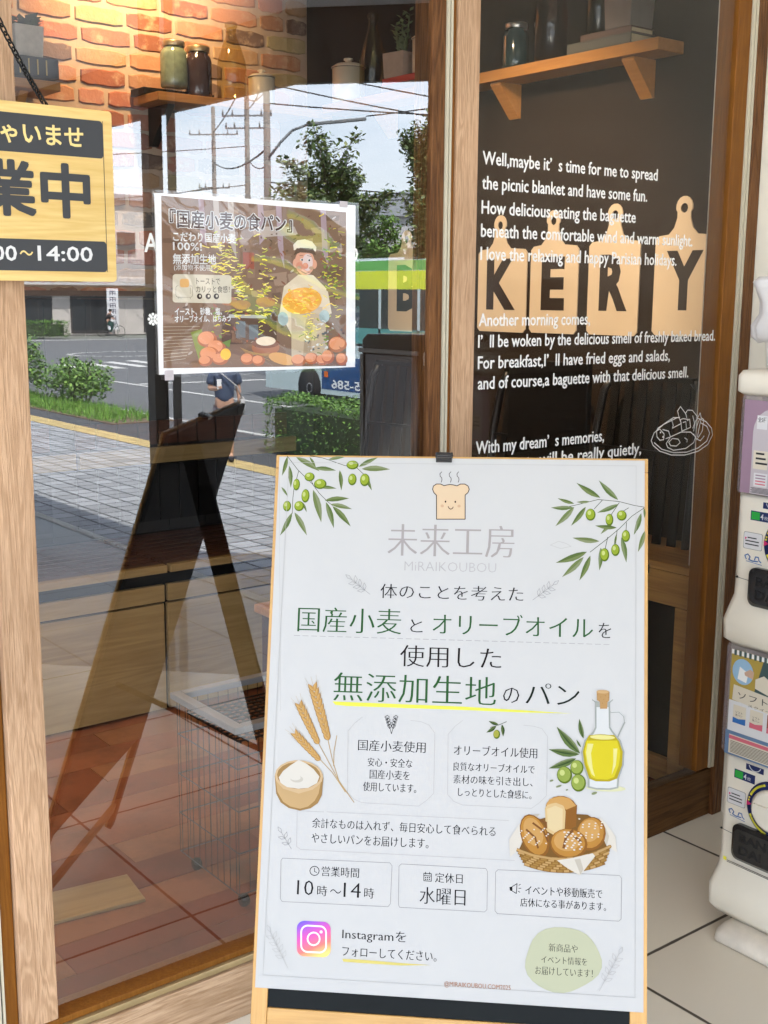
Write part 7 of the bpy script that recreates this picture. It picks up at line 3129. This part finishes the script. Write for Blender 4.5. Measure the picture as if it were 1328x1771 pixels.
# tub and bag on top
tbx = thing('plastic_tub', (2.24, 1.36, 1.2425), 'white tub with black handwriting under a crumpled white plastic bag, on the capsule machine', 'tub')
b = MB(); b.loft([[Vector((x, y, z)) for x, y in rrect(-.10-k, .12+k, -.118-k, .116+k, .02)] for k, z in ((0,0), (.004,.06), (.008,.12))], 'white_plastic'); 
b.text('MENU', 'inkblk', Matrix(((0,0,-1,-.1035), (-1,0,0,0), (0,1,0,0), (0,0,0,1))), -.072, .03, .022, .044, .001, .012); b.build('tub', tbx)
b = MB(); secs = []; q_ = random.Random(3)
for k, (g_, z) in enumerate(((.010,.052), (.020,.064), (.022,.085), (.012,.11), (.013,.135), (.020,.16), (.024,.175), (.016,.184), (-.03,.186))):
    base = rrect(-.105-g_, .125+g_, -.122-g_, .12+g_, .03, 8); secs.append([Vector((x+.003*sin(i*.9+k*.5)+q_.uniform(-.001,.001), y+.003*cos(i*1.1+k*.6)+q_.uniform(-.001,.001), z+.0015*sin(i*.9+k*2))) for i, (x, y) in enumerate(base)])
b.loft(secs, 'bag_white'); b.build('bag', tbx)
# ================================================================ the street seen in the glass
GZ = -1.258
def leaves(mb, pts, size, m, r, flatn=.5):
    for p in pts:
        d = Vector((r.gauss(0,1), r.gauss(0,1), r.gauss(0,.6))).normalized(); s_ = d.cross(Vector((r.gauss(0,1), r.gauss(0,1), 1.5+r.random()))).normalized()
        l = size*r.uniform(.6, 1.35); w_ = l*flatn; p = Vector(p)
        mb.add([p-d*l*.5, p+s_*w_*.5, p+d*l*.5, p-s_*w_*.5], [(0,1,2,3)], m)
def tree(loc, h, crown, label, seed, n=3600, leaf=.13, m='foliage', trunk=.11, sprays=26, group='street trees'):
    r = random.Random(seed); t = thing('street_tree', loc, label, 'tree', group)
    cx, cy, cz, rx, rz = crown; b = MB()
    b.tube([(0,0,0), (.05,.02,h*.25), (cx*.4,cy*.4,h*.5), (cx*.8,cy*.8,h*.8)], [trunk, trunk*.8, trunk*.55, trunk*.2], 'bark', 8)
    pts = []; cl = []
    for k in range(sprays):
        a = r.uniform(0, 2*pi); e = r.uniform(-.9, 1); q = (1-e*e)**.5; rr = r.uniform(.45, 1.05)
        tip = Vector((cx+rx*q*cos(a)*rr, cy+rx*q*sin(a)*rr, cz+rz*e*rr)); root = Vector((cx*.5, cy*.5, max(h*.32, tip.z-rz*r.uniform(.5,.95))))
        mid = root.lerp(tip, .5)+Vector((0,0,.12*rz)); b.tube([root, mid, tip], [trunk*.3, trunk*.16, .008], 'bark', 5); cl.append((root, mid, tip))
    for k in range(n):
        ro, mi, ti = r.choice(cl); f = r.random()**.6; p = (ro.lerp(mi, f*2) if f < .5 else mi.lerp(ti, f*2-1)); sp = .10*rx*(1.25-f)+.05
        pts.append(p+Vector((r.gauss(0,sp), r.gauss(0,sp), r.gauss(0,sp*.8))))
    b.build('trunk', t); c = MB(); leaves(c, pts, leaf, m, r); c.build('crown', t); return t
tree((22.7, -28.4, -1.3), 7.6, (0,0,5.6,2.1,2.3), 'loose grey-green street tree above the bread poster, beside the street lamp', 2, 9500, .20, sprays=75)
tree((17.4, -17.2, -1.3), 7.2, (.1,.1,5.2,.85,2.0), 'tall narrow street tree mirrored at the right edge of the left window', 5, 9000, .13, sprays=60)
tree((26.6, -24.0, -1.3), 6.5, (0,0,4.9,1.8,1.7), 'street tree half hidden behind the narrow tall one', 8, 3600, .18, sprays=30)
tree((37.6, -45.2, -1.35), 7.2, (0,0,5.1,2.4,2.0), 'round bright green tree beyond the bus roof', 12, 3800, .22, 'foliage_bright', .16, 30)
tree((43.5, -42.0, -1.35), 7.6, (0,0,5.2,2.6,2.1), 'bright green tree to the right of the round one, behind the letter B', 13, 3000, .22, 'foliage_bright', .16, 26)
def bush(loc, rad, label, seed, n, m, leaf, name='bush', cat='bush', boxy=False, group=None):
    r = random.Random(seed); t = thing(name, loc, label, cat, group); b = MB()
    for k in range(9): b.tube([(r.uniform(-.3,.3)*rad[0], r.uniform(-.3,.3)*rad[1], 0), (r.uniform(-.7,.7)*rad[0], r.uniform(-.7,.7)*rad[1], rad[2]*.8)], [.02, .006], 'bark', 5)
    if boxy: b.box(-rad[0]*.8, rad[0]*.8, -rad[1]*.9, rad[1]*.9, .05, rad[2]*.82, 'leaf_dark')
    b.build('stem', t); pts = []
    for k in range(n):
        if boxy:
            s_ = r.random(); x, y, z = r.uniform(-1,1), r.uniform(-1,1), r.random()
            f = r.choice((0, 1, 2, 2)); 
            if f == 0: x = r.choice((-1,1))*r.uniform(.9,1.03)
            elif f == 1: y = r.choice((-1,1))*r.uniform(.95,1.02)
            else: z = r.uniform(.9,1.06)+.05*sin(x*3+y*5)
            pts.append((x*rad[0], y*rad[1], z*rad[2]))
        else:
            a = r.uniform(0,2*pi); e = r.uniform(0,1); q = (1-(2*e-1)**2)**.5; rr = r.random()**.4*(1+.18*sin(3*a+5*e))
            pts.append((rad[0]*q*cos(a)*rr, rad[1]*q*sin(a)*rr, rad[2]*(.5+(e-.5)*rr)+.05))
    c = MB(); leaves(c, pts, leaf, m, r, .55); c.build('foliage', t); return t
bush((11.9, -23.6, GZ), (.75,1.6,1.0), 'loose green shrub in the roadside planting strip, right of the oak post', 3, 2600, 'foliage_bright', .11)
bush((11.5, -26.3, GZ), (.7,1.1,1.5), 'taller green shrub with stray shoots at the left edge of the mirrored street', 4, 2200, 'foliage_bright', .11)
bush((11.15, -11.1, GZ), (.52,2.1,.92), 'clipped box hedge beside the mirrored bus', 6, 9000, 'foliage_hedge', .055, 'clipped_hedge', 'hedge', True)
bush((27.2, -64.2, -1.3), (1.8,.7,.9), 'low clipped hedge in front of the far shop building', 7, 1200, 'foliage_hedge', .16, 'clipped_hedge', 'hedge', True)
g = MB(); r_ = random.Random(1)
for k in range(5200):
    y = r_.uniform(-29, -18.6); x = 10.45+r_.random()*1.35; hh = r_.uniform(.06, .22)*(1 if r_.random() < .9 else 1.7); a = r_.uniform(0, pi)
    if y > -19.2 and r_.random() < .6: continue
    dx, dy = cos(a)*.012, sin(a)*.012; lx, ly = r_.gauss(0,.06), r_.gauss(0,.06)
    g.add([(x-dx,y-dy,GZ), (x+dx,y+dy,GZ), (x+lx,y+ly,GZ+hh)], [(0,1,2)], 'grass_blade')
g.box(10.4, 11.82, -29, -18.5, GZ-.1, GZ+.012, 'soil'); tag(g.build('roadside_grass'), 'bright green grass growing in the planting strip below the shrub', 'grass', kind='stuff')
# bus
bus = thing('bus', (16.95, -17.6, -1.374), 'green and yellow topped bus with a blue skirt, mirrored beside the bread poster', 'bus')
def byz(mb, y0, y1, z0, z1, m, x=-.004): mb.add([(x,y0,z0), (x,y0,z1), (x,y1,z1), (x,y1,z0)], [(3,2,1,0)], m)
L0_, L1_ = -5.6, 4.4
b = MB()
prof = [(.30, .0), (.34, -.0), (1.0, 0), (1.66, .0), (2.85, .05), (3.25, .09), (3.50, .22), (3.56, .5)]
ringb = lambda k: [Vector((x, y, z)) for x, y, z in []]
secs = []
for y, ins in ((L0_, .12), (L0_+.10, .0), (L1_-.10, 0), (L1_, .12)):
    half = [(d+ins*.6, z) for z, d in prof]; pts = [(x, z) for x, z in half]+[(2.3-x, z) for x, z in half[::-1]]; secs.append([Vector((x, y+(.0 if z < 1.2 or y > 0 else (z-1.2)*.12), z)) for x, z in pts])
b.loft(secs, 'bus_white', False); b.build('body', bus)
p = MB(); byz(p, -2.92, L1_-.1, .42, 1.22, 'bus_blue'); byz(p, L0_+.2, L1_-.1, 2.84, 3.25, 'bus_yellow', .03); byz(p, L0_+.2, L1_-.1, 3.26, 3.48, 'bus_green', .05); p.build('colour_bands', bus)
s = MB(); byz(s, L0_+.25, L1_-.15, 1.52, 2.84, 'bus_glass', .0); s.build('side_windows', bus)
s = MB()
for y in (-3.3, -2.0, -.6, .8, 2.2, 3.4): s.box(-.012, .02, y-.04, y+.04, 1.52, 2.84, 'bus_white')
byz(s, -1.9, 1.2, 1.58, 1.95, 'bus_teal', -.012); s.build('window_bars', bus)
for y in (-3.46, 2.6):
    w_ = thing('wheel', (.06, y, .41), None, None); w_.parent = bus; del_ = None
    q = MB(); q.lathe([(.20,-.04), (.39,-.04), (.41,.0), (.41,.18), (.3,.2)], 'tyre', n=28, axis=(1,0,0)); q.build('tyre', w_)
    q = MB(); q.lathe([(.06,-.05), (.12,-.075), (.14,-.05), (.22,-.03), (.255,-.06), (.262,-.03)], 'wheel_grey', n=24, axis=(1,0,0))
    for k in range(8): q.ball((-.055, .18*cos(k*pi/4), .18*sin(k*pi/4)), .02, 'tyre', 6, 4)
    q.build('rim', w_)
    q = MB(); q.lathe([(.50,-.066), (.50,.0)], 'tyre', (.0,0,.02), 28, (1,0,0)); q.build('wheel_arch', w_)
q = MB(); q.box(-.02, .0, -2.80, -2.66, .72, .86, 'amber'); q.build('side_marker', bus)
BT = Matrix(((0,0,-1,-.006), (-1,0,0,0), (0,1,0,0), (0,0,0,1)))
q = MB(); q.text('0120-605-586', 'vinyl', BT, -.35, 2.5, .46, .68, .002, .02); q.build('phone_number', bus)
q = MB(); q.box(.15, 2.15, L0_-.0-.04, L0_+.1, .36, .75, 'bus_white'); q.build('bumper', bus)
q = MB(); q.box(-.22, -.1, L0_+.05, L0_+.2, 1.9, 2.35, 'black_plastic'); q.tube([(-.16,L0_+.12,2.35), (0,L0_+.3,2.6)], .02, 'black_plastic', 6); q.build('mirror', bus)
# person on the pavement
def figure(name, loc, joints, edges, m, parent, lv=2, fx=1):
    joints = [(j[0]*fx,)+tuple(j[1:]) for j in joints]
    me = bpy.data.meshes.new(name); me.from_pydata([j[:3] for j in joints], edges, []); o = bpy.data.objects.new(name, me); COL.objects.link(o); o.parent = parent; o.location = loc
    me.materials.append(M[m]); s_ = o.modifiers.new('skin', 'SKIN'); s_.use_smooth_shade = True
    for v, j in zip(me.skin_vertices[0].data, joints): v.radius = (j[3], j[4] if len(j) > 4 else j[3])
    me.skin_vertices[0].data[0].use_root = True
    o.modifiers.new('subsurf', 'SUBSURF').levels = lv; o.modifiers['subsurf'].render_levels = lv; return o
# joints: x across (right hand side positive), y facing (-y is forward), z up
def walker(t):
    J = [(0,.0,.93,.14,.11), (0,0,1.10,.135,.10), (0,.0,1.28,.155,.105), (0,.01,1.42,.11,.08), (0,.0,1.48,.052), (0,-.01,1.54,.055),
         (0,-.015,1.60,.088,.10), (0,-.015,1.68,.078,.095), (.17,.01,1.40,.055), (.225,.02,1.14,.042), (.235,-.03,.92,.030), (-.17,.01,1.40,.055), (-.225,-.02,1.15,.042), (-.12,-.22,1.17,.032),
         (.085,.0,.86,.088), (.09,-.05,.47,.062), (.09,.06,.10,.042), (-.085,.0,.86,.088), (-.09,.03,.47,.062), (-.09,-.02,.10,.042), (.09,-.08,.035,.035), (-.09,-.15,.035,.035), (.235,-.045,.86,.028), (-.09,-.275,1.19,.028)]
    E_ = [(0,1),(1,2),(2,3),(3,4),(4,5),(5,6),(6,7),(3,8),(8,9),(9,10),(3,11),(11,12),(12,13),(0,14),(14,15),(15,16),(0,17),(17,18),(18,19),(16,20),(19,21),(10,22),(13,23)]
    body = figure('body', (0,0,0), J, E_, 'skin', t, 2, -1)
    sh_ = figure('shirt', (0,0,0), [(0,0,.90,.165,.13), (0,0,1.10,.16,.125), (0,0,1.29,.182,.13), (0,.01,1.40,.14,.10), (.17,.01,1.395,.076), (.23,.02,1.20,.082), (-.17,.01,1.395,.076), (-.23,-.02,1.20,.082), (0,.005,1.445,.07)], [(0,1),(1,2),(2,3),(3,4),(4,5),(3,6),(6,7),(3,8)], 'shirt_blue', t, 2, -1)
    figure('shorts', (0,0,0), [(0,0,.94,.15,.12), (.09,0,.82,.115), (.095,-.03,.55,.105), (-.09,0,.82,.115), (-.095,.02,.55,.10)], [(0,1),(1,2),(0,3),(3,4)], 'shorts_grey', t, 2, -1)
    hr = MB(); hr.ball((0,.01,1.665), (.092,.108,.098), 'hair', 14, 9); hr.build('hair', t)
    fc = MB(); 
    for x in (-.034,.034): fc.ball((x,-.108,1.625), (.013,.008,.008), 'vinyl', 8, 6); fc.ball((x,-.114,1.625), .005, 'hair', 6, 4)
    fc.ball((0,-.122,1.59), (.014,.02,.02), 'skin', 8, 6); fc.ball((0,-.106,1.553), (.024,.008,.006), 'brick_r', 8, 5)
    for x in (-.09,.09): fc.ball((x,0,1.61), (.012,.022,.032), 'skin', 8, 6)
    fc.build('face', t)
    for x, y, z, dz, sx in ((-.235,-.05,.84,-1,-1), (.08,-.30,1.19,.3,1)):
        h_ = MB()
        for k in range(4):
            o_ = (k-1.5)*.017; L_ = (.065,.075,.07,.055)[k]
            h_.tube([(x+ (0 if dz<0 else o_), y+(o_ if dz<0 else 0), z), (x+(.004 if dz<0 else o_*1.1), y+(o_*1.1 if dz<0 else -L_*.6), z+(-L_*.55 if dz<0 else .015)), (x-.012*sx, y+(o_ if dz<0 else -L_*.75), z+(-L_*.9 if dz<0 else -.02))], [.009,.0085,.006], 'skin', 7)
        h_.tube([(x,y-.02,z+.03), (x-.02*sx,y-.055,z+.01), (x-.022*sx,y-.065,z-.02)], [.010,.0095,.007], 'skin', 7); h_.build('hand', t)
    for x, y in ((-.09,-.06), (.09,-.13)): 
        q = MB(); q.ball((x, y, .045), (.05,.135,.045), 'shoe_dark', 12, 8); q.build('shoe', t)
pn = thing('person', (9.56, -12.62, GZ), 'person in a dark blue T-shirt and grey shorts holding something to the chest', 'person', rz=R(-152))
walker(pn)
bg_ = thing('shoulder_bag', (9.56, -12.62, GZ), 'pale round bag with a long strap carried by the standing person', 'bag', rz=R(-152))
q = MB(); q.loft([[Vector((-.27-.05*s_, -.02+k*cos(a), .88+k*1.1*sin(a))) for a in [2*pi*j/16 for j in range(16)]] for k, s_ in ((.08,-1), (.13,-.6), (.14,0), (.13,.6), (.08,1))], 'bag_grey'); q.build('bag_body', bg_)
q = MB(); q.tube([(-.27,-.10,1.0), (-.19,-.17,1.2), (.0,-.17,1.36), (.12,-.07,1.47), (.13,.07,1.46), (0,.16,1.3), (-.2,.14,1.1), (-.27,.06,1.0)], .011, 'bag_grey', 6); q.build('strap', bg_)
ph = thing('folded_paper', (9.56, -12.62, GZ), 'small white folded paper held at the chest by the standing person', 'paper', rz=R(-152))
q = MB(); q.box(.055, .125, -.335, -.327, 1.17, 1.32, 'phone_white'); q.build('sheet', ph, bevel=.004)
# cyclist
cyc = thing('bicycle', (32.0, -64.4, -1.374), 'dark city bicycle ridden past the far shop building', 'bicycle', rz=R(35))
for x in (-.52,.52):
    q = MB(); q.tube([(x+.33*cos(a), 0, .34+.33*sin(a)) for a in [2*pi*k/28 for k in range(28)]], .02, 'tyre', 6, True)
    for k in range(8): q.tube([(x,0,.34), (x+.33*cos(k*pi/4),0,.34+.33*sin(k*pi/4))], .004, 'bike_steel', 4)
    q.build('wheel', cyc)
q = MB()
for a, b_ in (((-.52,0,.34),(-.12,0,.30)), ((-.12,0,.30),(-.25,0,.82)), ((-.52,0,.34),(-.22,0,.70)), ((-.12,0,.30),(.36,0,.72)), ((-.22,0,.62),(.37,0,.82)), ((.52,0,.34),(.34,0,.98))): q.tube([a, b_], .018, 'bike_steel', 6)
q.build('frame', cyc); q = MB(); q.tube([(.25,-.26,1.02), (.34,-.1,1.0), (.34,.1,1.0), (.25,.26,1.02)], .014, 'bike_steel', 6); q.build('handlebar', cyc); q = MB(); q.ball((-.26,0,.86), (.13,.07,.04), 'shoe_dark'); q.build('saddle', cyc)
rd = thing('person', (32.0, -64.4, -1.374), 'cyclist in a black top and green trousers riding past the far building', 'person', rz=R(35))
figure('body', (0,0,0), [(-.22,0,.93,.13,.15), (-.16,0,1.15,.12,.16), (-.08,0,1.36,.12,.17), (-.03,0,1.44,.055), (0,0,1.56,.09), (-.07,.2,1.36,.05), (.08,.25,1.15,.04), (.26,.26,1.06,.035), (-.07,-.2,1.36,.05), (.08,-.25,1.15,.04), (.26,-.26,1.06,.035), (-.05,.1,.80,.08), (.12,.1,.55,.06), (-.05,.1,.25,.045), (-.02,-.1,.86,.08), (.20,-.1,.78,.06), (.02,-.1,.45,.045), (.07,.1,.2,.04), (.12,-.1,.42,.04)], [(0,1),(1,2),(2,3),(3,4),(2,5),(5,6),(6,7),(2,8),(8,9),(9,10),(0,11),(11,12),(12,13),(0,14),(14,15),(15,16),(13,17),(16,18)], 'skin', rd, 1)
figure('jacket', (0,0,0), [(-.22,0,.90,.15,.17), (-.16,0,1.15,.15,.19), (-.08,0,1.34,.14,.19), (-.07,.2,1.36,.07), (.08,.25,1.15,.06), (-.07,-.2,1.36,.07), (.08,-.25,1.15,.06)], [(0,1),(1,2),(2,3),(3,4),(2,5),(5,6)], 'cloth_black', rd, 1)
figure('trousers', (0,0,0), [(-.2,0,.9,.14,.15), (-.05,.1,.80,.1), (.12,.1,.55,.08), (-.05,.1,.27,.06), (-.02,-.1,.86,.1), (.20,-.1,.78,.08), (.02,-.1,.47,.06)], [(0,1),(1,2),(2,3),(0,4),(4,5),(5,6)], 'trouser_green', rd, 1)
q = MB(); q.ball((-.01,0,1.6), (.105,.1,.10), 'hair'); q.build('hair', rd)
# far building with shop fronts
def facade(t, x0, x1, y0, y1, z0, z1, rects, wall):
    """rects: (x0,x1,z0,z1,material,name) on the +y front"""
    return
fb_ = thing('shop_building', (33, -72, -1.374), 'pale two-storey building with dark shop fronts across the road junction', 'building')
q = MB(); q.box(-12, 8.5, -6, 4.0, 0, 8.4, 'bldg_wall'); q.build('wall', fb_)
q = MB(); q.box(-12.3, 8.8, -6.3, 4.4, 8.402, 8.75, 'roof_grey'); q.build('roof', fb_)
q = MB(); q.box(-12.1, 8.6, 4.003, 4.9, 3.1, 3.55, 'bldg_wall2'); q.build('canopy', fb_)
q = MB(); q.box(-11.9, 8.4, 4.003, 4.12, 2.45, 3.09, 'bldg_brown'); q.build('sign_band', fb_)
for x0, x1 in ((-11,-8), (-7.2,-5.4), (-5.0,-3.2), (-2.0,.6), (3.0,5.6)):
    f = MB(); f.box(x0, x1, 4.003, 4.06, .12, 2.42, 'bldg_dark'); f_ = f.build('shop_window', fb_)
    f = MB(); f.box(x0+.1, (x0+x1)/2-.04, 4.063, 4.08, .3, 2.3, 'window_dark'); f.box((x0+x1)/2+.04, x1-.1, 4.063, 4.08, .3, 2.3, 'window_dark'); f.build('pane', f_)
for x0, x1 in ((-10.5,-8.5), (-6.5,-4.5), (-2.0,-.3), (1.2,2.6), (4.5,6.5)):
    f = MB(); f.box(x0, x1, 4.003, 4.07, 5.0, 6.5, 'bldg_wall2'); f_ = f.build('window', fb_)
    f = MB(); f.box(x0+.08, x1-.08, 4.073, 4.09, 5.08, 6.42, 'window_dark'); f.build('pane', f_)
q = MB()
for k in range(9): q.box(.2, 8.3, 4.003, 4.05, 3.75+k*.12, 3.82+k*.12, 'bldg_wall2')
q.build('louvre', fb_)
bn_ = thing('banner_sign', (33.2, -66.6, -1.36), 'tall white vertical banner sign standing in front of the far building', 'sign')
q = MB(); q.box(-.38, .38, -.04, .04, .35, 2.9, 'banner_white'); q.build('panel', bn_)
q = MB()
for k in range(6): 
    z = 2.6-k*.38
    for dx, dz, ww, hh in ((-.2,.1,.4,.04), (-.2,-.02,.4,.04), (-.03,-.12,.06,.28), (-.2,-.12,.05,.2), (.15,-.12,.05,.2)): q.box(dx, dx+ww, .0405, .045+.001*(hh > .1), z+dz, z+dz+hh, 'banner_ink')
q.build('lettering', bn_); q = MB(); q.tube([(-.3,0,0), (-.3,0,.36)], .03, 'pole_steel', 6); q.tube([(.3,0,0), (.3,0,.36)], .03, 'pole_steel', 6); q.build('stand', bn_)
b2 = thing('grey_building', (76, -92, -1.4), 'large grey gabled building far behind the bright green trees', 'building')
q = MB(); q.box(-16, 12, -10, 10, 0, 9.5, 'bldg_wall2'); q.build('wall', b2)
q = MB(); q.prism([(-16.5,9.502), (12.5,9.502), (12.5,11.0), (2,12.4), (-8,11.6)], Matrix(((1,0,0,0), (0,0,1,-10.5), (0,1,0,0), (0,0,0,1))), 21, 'roof_grey'); q.build('roof', b2)
for k in range(7): q = MB(); q.box(-14+k*3.6, -12+k*3.6, 10.003, 10.06, 5.2, 6.8, 'window_dark'); q.build('window', b2)
b3 = thing('low_building', (54, -60, -1.4), 'low tan building behind the street trees across the road', 'building')
q = MB(); q.box(-9, 14, -5, 5, 0, 4.6, 'bldg_wall'); q.build('wall', b3); q = MB(); q.box(-9.3, 14.3, -5.3, 5.3, 4.602, 4.9, 'roof_grey'); q.build('roof', b3)
for k in range(6): q = MB(); q.box(-8+k*3.7, -6+k*3.7, 5.003, 5.06, .8, 2.6, 'window_dark'); q.build('window', b3)
# utility poles, wires, street lamp
def upole(loc, h, r0, label, arms=()):
    t = thing('utility_pole', loc, label, 'utility pole', 'utility poles along the street')
    q = MB(); q.tube([(0,0,0), (0,0,h)], [r0, r0*.72], 'pole_concrete', 10); q.build('pole', t)
    for z, L_ in arms:
        q = MB(); q.bar((-L_*.7,-L_*.7,z), (L_*.7,L_*.7,z), .09, .09, 'pole_steel')
        for s_ in (-1,-.6,.6,1): q.tube([(L_*.68*s_,L_*.68*s_,z+.04), (L_*.68*s_,L_*.68*s_,z+.34)], [.06,.03], 'pole_steel', 6); 
        q.build('crossarm', t)
    return t
upole((24.7, -35.1, -1.374), 12.2, .16, 'thick grey utility pole carrying the street lamp arm', ((11.3,.9),))
upole((38.4, -58.8, -1.374), 15.6, .19, 'slim utility pole with two crossarms left of the thick one', ((14.9,1.3), (12.9,1.5), (12.2,1.3)))
upole((47.3, -78.1, -1.374), 16.4, .20, 'distant thin utility pole with one wide crossarm', ((14.4,1.9), (10.5,1.2)))
lm = thing('street_lamp', (24.7, -35.1, 6.2), 'grey street lamp on a curved arm held by the thick pole', 'street lamp')
q = MB(); q.tube([(0,.17,.1), (.35,.35,.6), (.75,.55,1.05), (1.25,.85,1.28)], .05, 'lamp_case', 8); q.build('arm', lm)
q = MB(); q.bar((1.2,.83,1.27), (3.0,2.1,1.50), .17, .12, 'lamp_case'); q.build('head', lm, bevel=.03)
wires = [((24.7,-35.1,8.2), (33,-21,6.9)), ((24.7,-35.1,11.0), (34,-22,9.0)), ((38.4,-58.8,12.6), (24.7,-35.1,8.7)), ((38.4,-58.8,9.2), (24.7,-35.1,6.0)), ((47.3,-78.1,11.0), (24.7,-35.1,6.6)), ((47.3,-78.1,13.2), (38.4,-58.8,13.7)), ((38.4,-58.8,13.7), (24.7,-35.1,10.1)), ((38.4,-58.8,11.9), (24.7,-35.1,9.3)), ((24.7,-35.1,10.2), (30,-22,7.2)), ((24.7,-35.1,9.6), (31,-22,6.5)), ((24.7,-35.1,8.9), (31,-22,5.9)), ((24.7,-35.1,10.4), (10,-52,9.2)), ((24.7,-35.1,10.1), (9,-52,8.6)), ((24.7,-35.1,4.6), (34,-20,5.4)), ((38.4,-58.8,7.6), (14,-74,5.2)), ((38.4,-58.8,9.8), (14,-78,8.9)), ((24.7,-35.1,5.4), (36,-22,4.4)), ((47.3,-78.1,9.2), (20,-90,4.4)), ((27.7,-33.0,7.8), (30,-27,8.2))]
for k, (a, b_) in enumerate(wires):
    a, b_ = Vector(a), Vector(b_); L_ = (a-b_).length; q = MB()
    q.tube([a.lerp(b_, f/10)+Vector((0,0,-.012*L_*4*(f/10)*(1-f/10))) for f in range(11)], .025 if a.y > -60 else .04, 'wire', 5)
    tag(q.build('overhead_wire'), 'thin dark overhead wire strung between the utility poles', 'wire', 'overhead wires')
